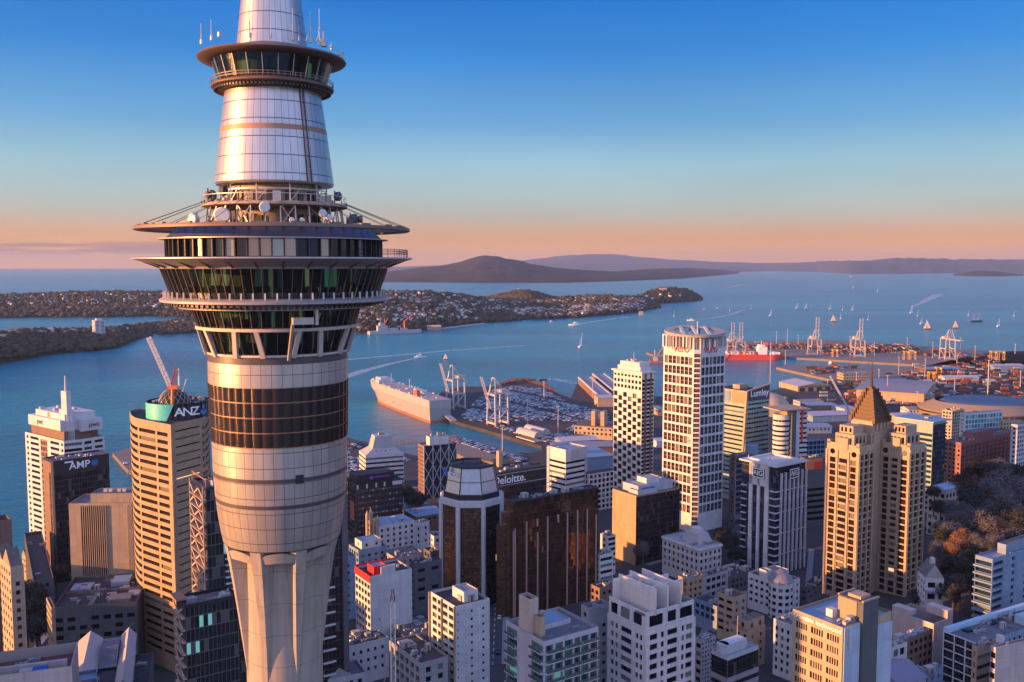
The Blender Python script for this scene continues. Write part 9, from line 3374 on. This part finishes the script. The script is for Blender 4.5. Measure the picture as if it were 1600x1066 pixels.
def trees():
 fol = [foliage_mat("leaf_dark_green", (0.038, 0.041, 0.034), .6), foliage_mat("leaf_grey_winter", (0.115, 0.100, 0.105), .4), foliage_mat("leaf_olive", (0.050, 0.046, 0.034), .6), foliage_mat("leaf_russet", (0.20, 0.10, 0.055), .5)]
 kinds = [("dark evergreen", 0, False), ("grey bare winter", 1, True), ("olive green", 2, False), ("russet leaved", 3, False)]
 crowns = {}
 for k, (nm, fi, bare) in enumerate(kinds):
  crowns[k] = [crown_mesh("crown", 100 * k + s, 6500 if not bare else 8000, fol[fi], .52 if not bare else .75, bare) for s in range(2)]
 trunks = [trunk_mesh(s) for s in range(2)]
 n_ = [0]
 def tree(x, y, Y, r, k, lab, zb=None, stretch=1.0):
  p = at(x, y, Y)
  z0 = zg(p.x, p.y) if zb is None else zb
  T = thing("park_tree", lab, "tree", (p.x, p.y, z0), "trees of the hillside park" if x > 1300 else "street trees")
  n_[0] += 1
  rot = n_[0] * 1.7
  c = bpy.data.objects.new("crown", crowns[k][n_[0] % 2]); COL.objects.link(c); c.parent = T
  c.location = (0, 0, p.z - z0); c.scale = (r, r, r * stretch); c.rotation_euler = (0, 0, rot)
  t = bpy.data.objects.new("trunk", trunks[n_[0] % 2]); COL.objects.link(t); t.parent = T
  t.location = (0, 0, p.z - z0); t.scale = (r, r, r); t.rotation_euler = (0, 0, rot)
 r = random.Random(77)
 L = [(1548, 762, 560, 13, 1, "big pale grey winter tree in the middle of the park"), (1520, 785, 540, 12, 0, "broad dark evergreen at the heart of the park"),
   (1575, 790, 530, 13, 1, "grey winter tree right of the broad dark evergreen"), (1495, 800, 530, 10, 1, "grey winter tree beside the blue-roofed pavilion"),
   (1530, 735, 600, 10, 0, "dark tree against the red brick block, left one"), (1560, 732, 605, 10, 1, "twiggy tree against the red brick block, middle one"), (1592, 740, 600, 9, 0, "dark tree against the red brick block, right one"),
   (1480, 830, 500, 9, 1, "bare tree close to the twin-shaft tower, upper one"), (1535, 820, 505, 11, 1, "twiggy grey tree below the park's middle"), (1588, 830, 500, 11, 1, "grey winter tree at the park's right edge"),
   (1508, 842, 480, 8, 3, "russet tree caught by the last sun, larger one"), (1492, 858, 470, 6, 3, "russet tree caught by the last sun, lower left one"), (1470, 862, 475, 7, 1, "twiggy grey tree beside the white gabled villa"),
   (1560, 850, 470, 8, 1, "twiggy grey tree behind the blue balconied block"), (1500, 885, 450, 9, 0, "dark tree above the pale walled block"), (1520, 912, 440, 8, 0, "dark tree left of the blue balconied block"), (1490, 925, 425, 7, 0, "low dark tree beside the villa's verandah"),
   (1515, 950, 420, 6, 1, "grey bush-like tree above the big flat-roofed hall"), (1570, 818, 440, 4.2, 3, "round orange-lit treetop rising behind the rooftop room at right"), (1600, 770, 560, 12, 1, "grey winter tree touching the right edge"),  # treetop at right: orange sunlight is put into its russet leaf colour
   (1512, 768, 565, 9, 2, "olive tree behind the broad dark evergreen"), (1470, 795, 540, 7, 0, "dark tree in front of the pavilion"), (1545, 880, 450, 6, 2, "small olive tree beside the blue balconied block"), (1600, 812, 500, 10, 0, "dark evergreen at the right edge"),
   (1440, 935, 440, 6, 0, "dark tree at the foot of the twin-shaft tower")]
 for x, y, Y, rr, k, lab in L:
  tree(x, y, Y, rr, k, lab, stretch=.85)
 L += [(1460, 770, 580, 6, 0, "dark tree left of the blue-roofed pavilion"), (1540, 800, 525, 9, 1, "pale twiggy tree between the two big evergreens"), (1505, 812, 515, 8, 1, "twiggy grey tree under the grey winter tree by the pavilion"),
   (1560, 812, 510, 9, 0, "dark evergreen under the right-hand grey winter tree"), (1476, 840, 490, 6, 0, "small dark tree above the russet trees"), (1525, 850, 475, 7, 1, "grey twiggy tree right of the russet trees"),
   (1512, 872, 462, 6, 0, "dark tree between russet tree and blue balconied block"), (1482, 888, 455, 6, 2, "olive tree just right of the villa gable"), (1500, 910, 440, 6, 1, "grey twiggy tree above the flat-roofed hall"),
   (1578, 752, 585, 9, 1, "grey winter tree below the tall grey slab"), (1500, 752, 600, 7, 0, "dark tree at the brick block's blank side"), (1590, 850, 465, 7, 0, "dark tree behind the rooftop room at right"),
   (1530, 895, 445, 6, 0, "dark tree at the corner of the blue balconied block"), (1470, 910, 440, 5, 0, "dark tree in front of the villa")]
 for x, y, Y, rr, k, lab in L[-14:]:
  tree(x, y, Y, rr, k, lab, stretch=.85)
 S_ = [(46, 930, 440, 9, 2, "olive street tree left of the dark-roofed hall, upper one"), (56, 955, 425, 8, 2, "olive street tree left of the dark-roofed hall, middle one"), (62, 985, 400, 7, 0, "dark street tree beside the narrow lit block"), (88, 900, 500, 7, 0, "dark tree in the shade below the black office tower"),
   (42, 975, 405, 6, 2, "low olive tree beside the gabled apartment block"), (640, 775, 700, 9, 0, "dark tree at the foot of the braced tower, left one"), (655, 782, 690, 8, 0, "dark tree at the foot of the braced tower, right one"),
   (632, 762, 720, 7, 3, "russet tree beside the tiered white block"), (1140, 850, 560, 7, 0, "dark street tree beside the framed-sign tower, upper one"), (1150, 866, 545, 6, 0, "dark street tree beside the framed-sign tower, lower one"), (1128, 838, 580, 7, 0, "dark street tree behind the classical office block"),
   (1005, 858, 545, 6, 1, "bare street tree at the foot of the brown curtain tower")]
 for x, y, Y, rr, k, lab in S_:
  tree(x, y, Y, rr, k, lab)
trees()
# ------------------------------------------------------------------ streets with kerbs, markings, lamps and cars
def street(pix, w, z_off=.02):
 P = []
 for x, y in pix:
  p = gnd(x, y, 14)
  for _ in range(4):
   p = gnd(x, y, zg(p.x, p.y))
  P.append(p)
 ta = wall_mat("street_asphalt", (0.055, 0.055, 0.06), .85, .2, .3, 0)
 tp = wall_mat("pavement_concrete", (0.22, 0.21, 0.21), .85, .2, .3, 0)
 tm = plain_mat("road_paint", (0.70, 0.70, 0.68), .7)
 ma, mp, mm = MB(), MB(), MB()
 for a, b in zip(P, P[1:]):
  d, s, L = frame_of(a, b)
  n = max(1, int(L / 8))
  for i in range(n):
   q0, q1 = a.lerp(b, i / n), a.lerp(b, (i + 1) / n)
   def lift(q, o, dz):
    q = q + s * o
    return Vector((q.x, q.y, max(zg(q.x, q.y), 4) + dz))
   ma.face([lift(q0, w / 2, .25), lift(q0, -w / 2, .25), lift(q1, -w / 2, .25), lift(q1, w / 2, .25)])
   for sg in (1, -1):
    A = [lift(q0, sg * w / 2, .38), lift(q1, sg * w / 2, .38), lift(q1, sg * (w / 2 + 3.5), .38), lift(q0, sg * (w / 2 + 3.5), .38)]
    mp.face(A[::-1] if sg > 0 else A)
    mp.face([lift(q0, sg * w / 2, .2), lift(q1, sg * w / 2, .2), lift(q1, sg * w / 2, .38), lift(q0, sg * w / 2, .38)])
   mm.face([lift(q0, .12, .256), lift(q0, -.12, .256), lift(q0.lerp(q1, .45), -.12, .256), lift(q0.lerp(q1, .45), .12, .256)])
 tag(ma.obj("street_road", ta), kind='structure')
 tag(mp.obj("street_pavement", tp), kind='structure')
 tag(mm.obj("road_markings", tm), kind='structure')
 return P
SR = [street([(20, 1035), (60, 985), (95, 945)], 9), street([(600, 1066), (640, 960), (690, 880)], 9), street([(770, 1040), (775, 930)], 8), street([(1095, 1060), (1150, 910), (1190, 840)], 9), street([(1280, 960), (1285, 860)], 10), street([(1000, 880), (1110, 850)], 8), street([(545, 760), (640, 765), (850, 770)], 12)]
def street_cars():
 r = random.Random(8)
 names = [("white", (0.72, 0.72, 0.74)), ("silver", (0.40, 0.41, 0.44)), ("black", (0.02, 0.02, 0.025)), ("red", (0.40, 0.03, 0.03))]
 protos = [car_proto(plain_mat("car_paint_" + n, c, .25, .2)) for n, c in names]
 wh = ["on the street below the gabled apartment block", "on the street by the red-topped hotel", "on the street beside the white apartment tower", "on the street below the classical office block", "on the street at the foot of the twin-shaft tower"]
 for si, P in enumerate(SR[:5]):
  for k in range(4):
   a, b = P[0], P[-1]
   t = (k + .5) / 4 + r.uniform(-.05, .05)
   i = min(int(t * (len(P) - 1)), len(P) - 2)
   q = P[i].lerp(P[i + 1], t * (len(P) - 1) - i)
   d, s, L = frame_of(P[i], P[i + 1])
   sd = 1 if k % 2 else -1
   q = q + s * 2.3 * sd
   o = bpy.data.objects.new("street_car", protos[(k + si) % 4]); COL.objects.link(o)
   o.location = (q.x, q.y, max(zg(q.x, q.y), 4) + .26)
   o.rotation_euler = (0, 0, math.atan2(d.y, d.x) + (PI if sd > 0 else 0))
   tag(o, names[(k + si) % 4][0] + " car " + wh[si], "car", "cars on the city streets")
street_cars()
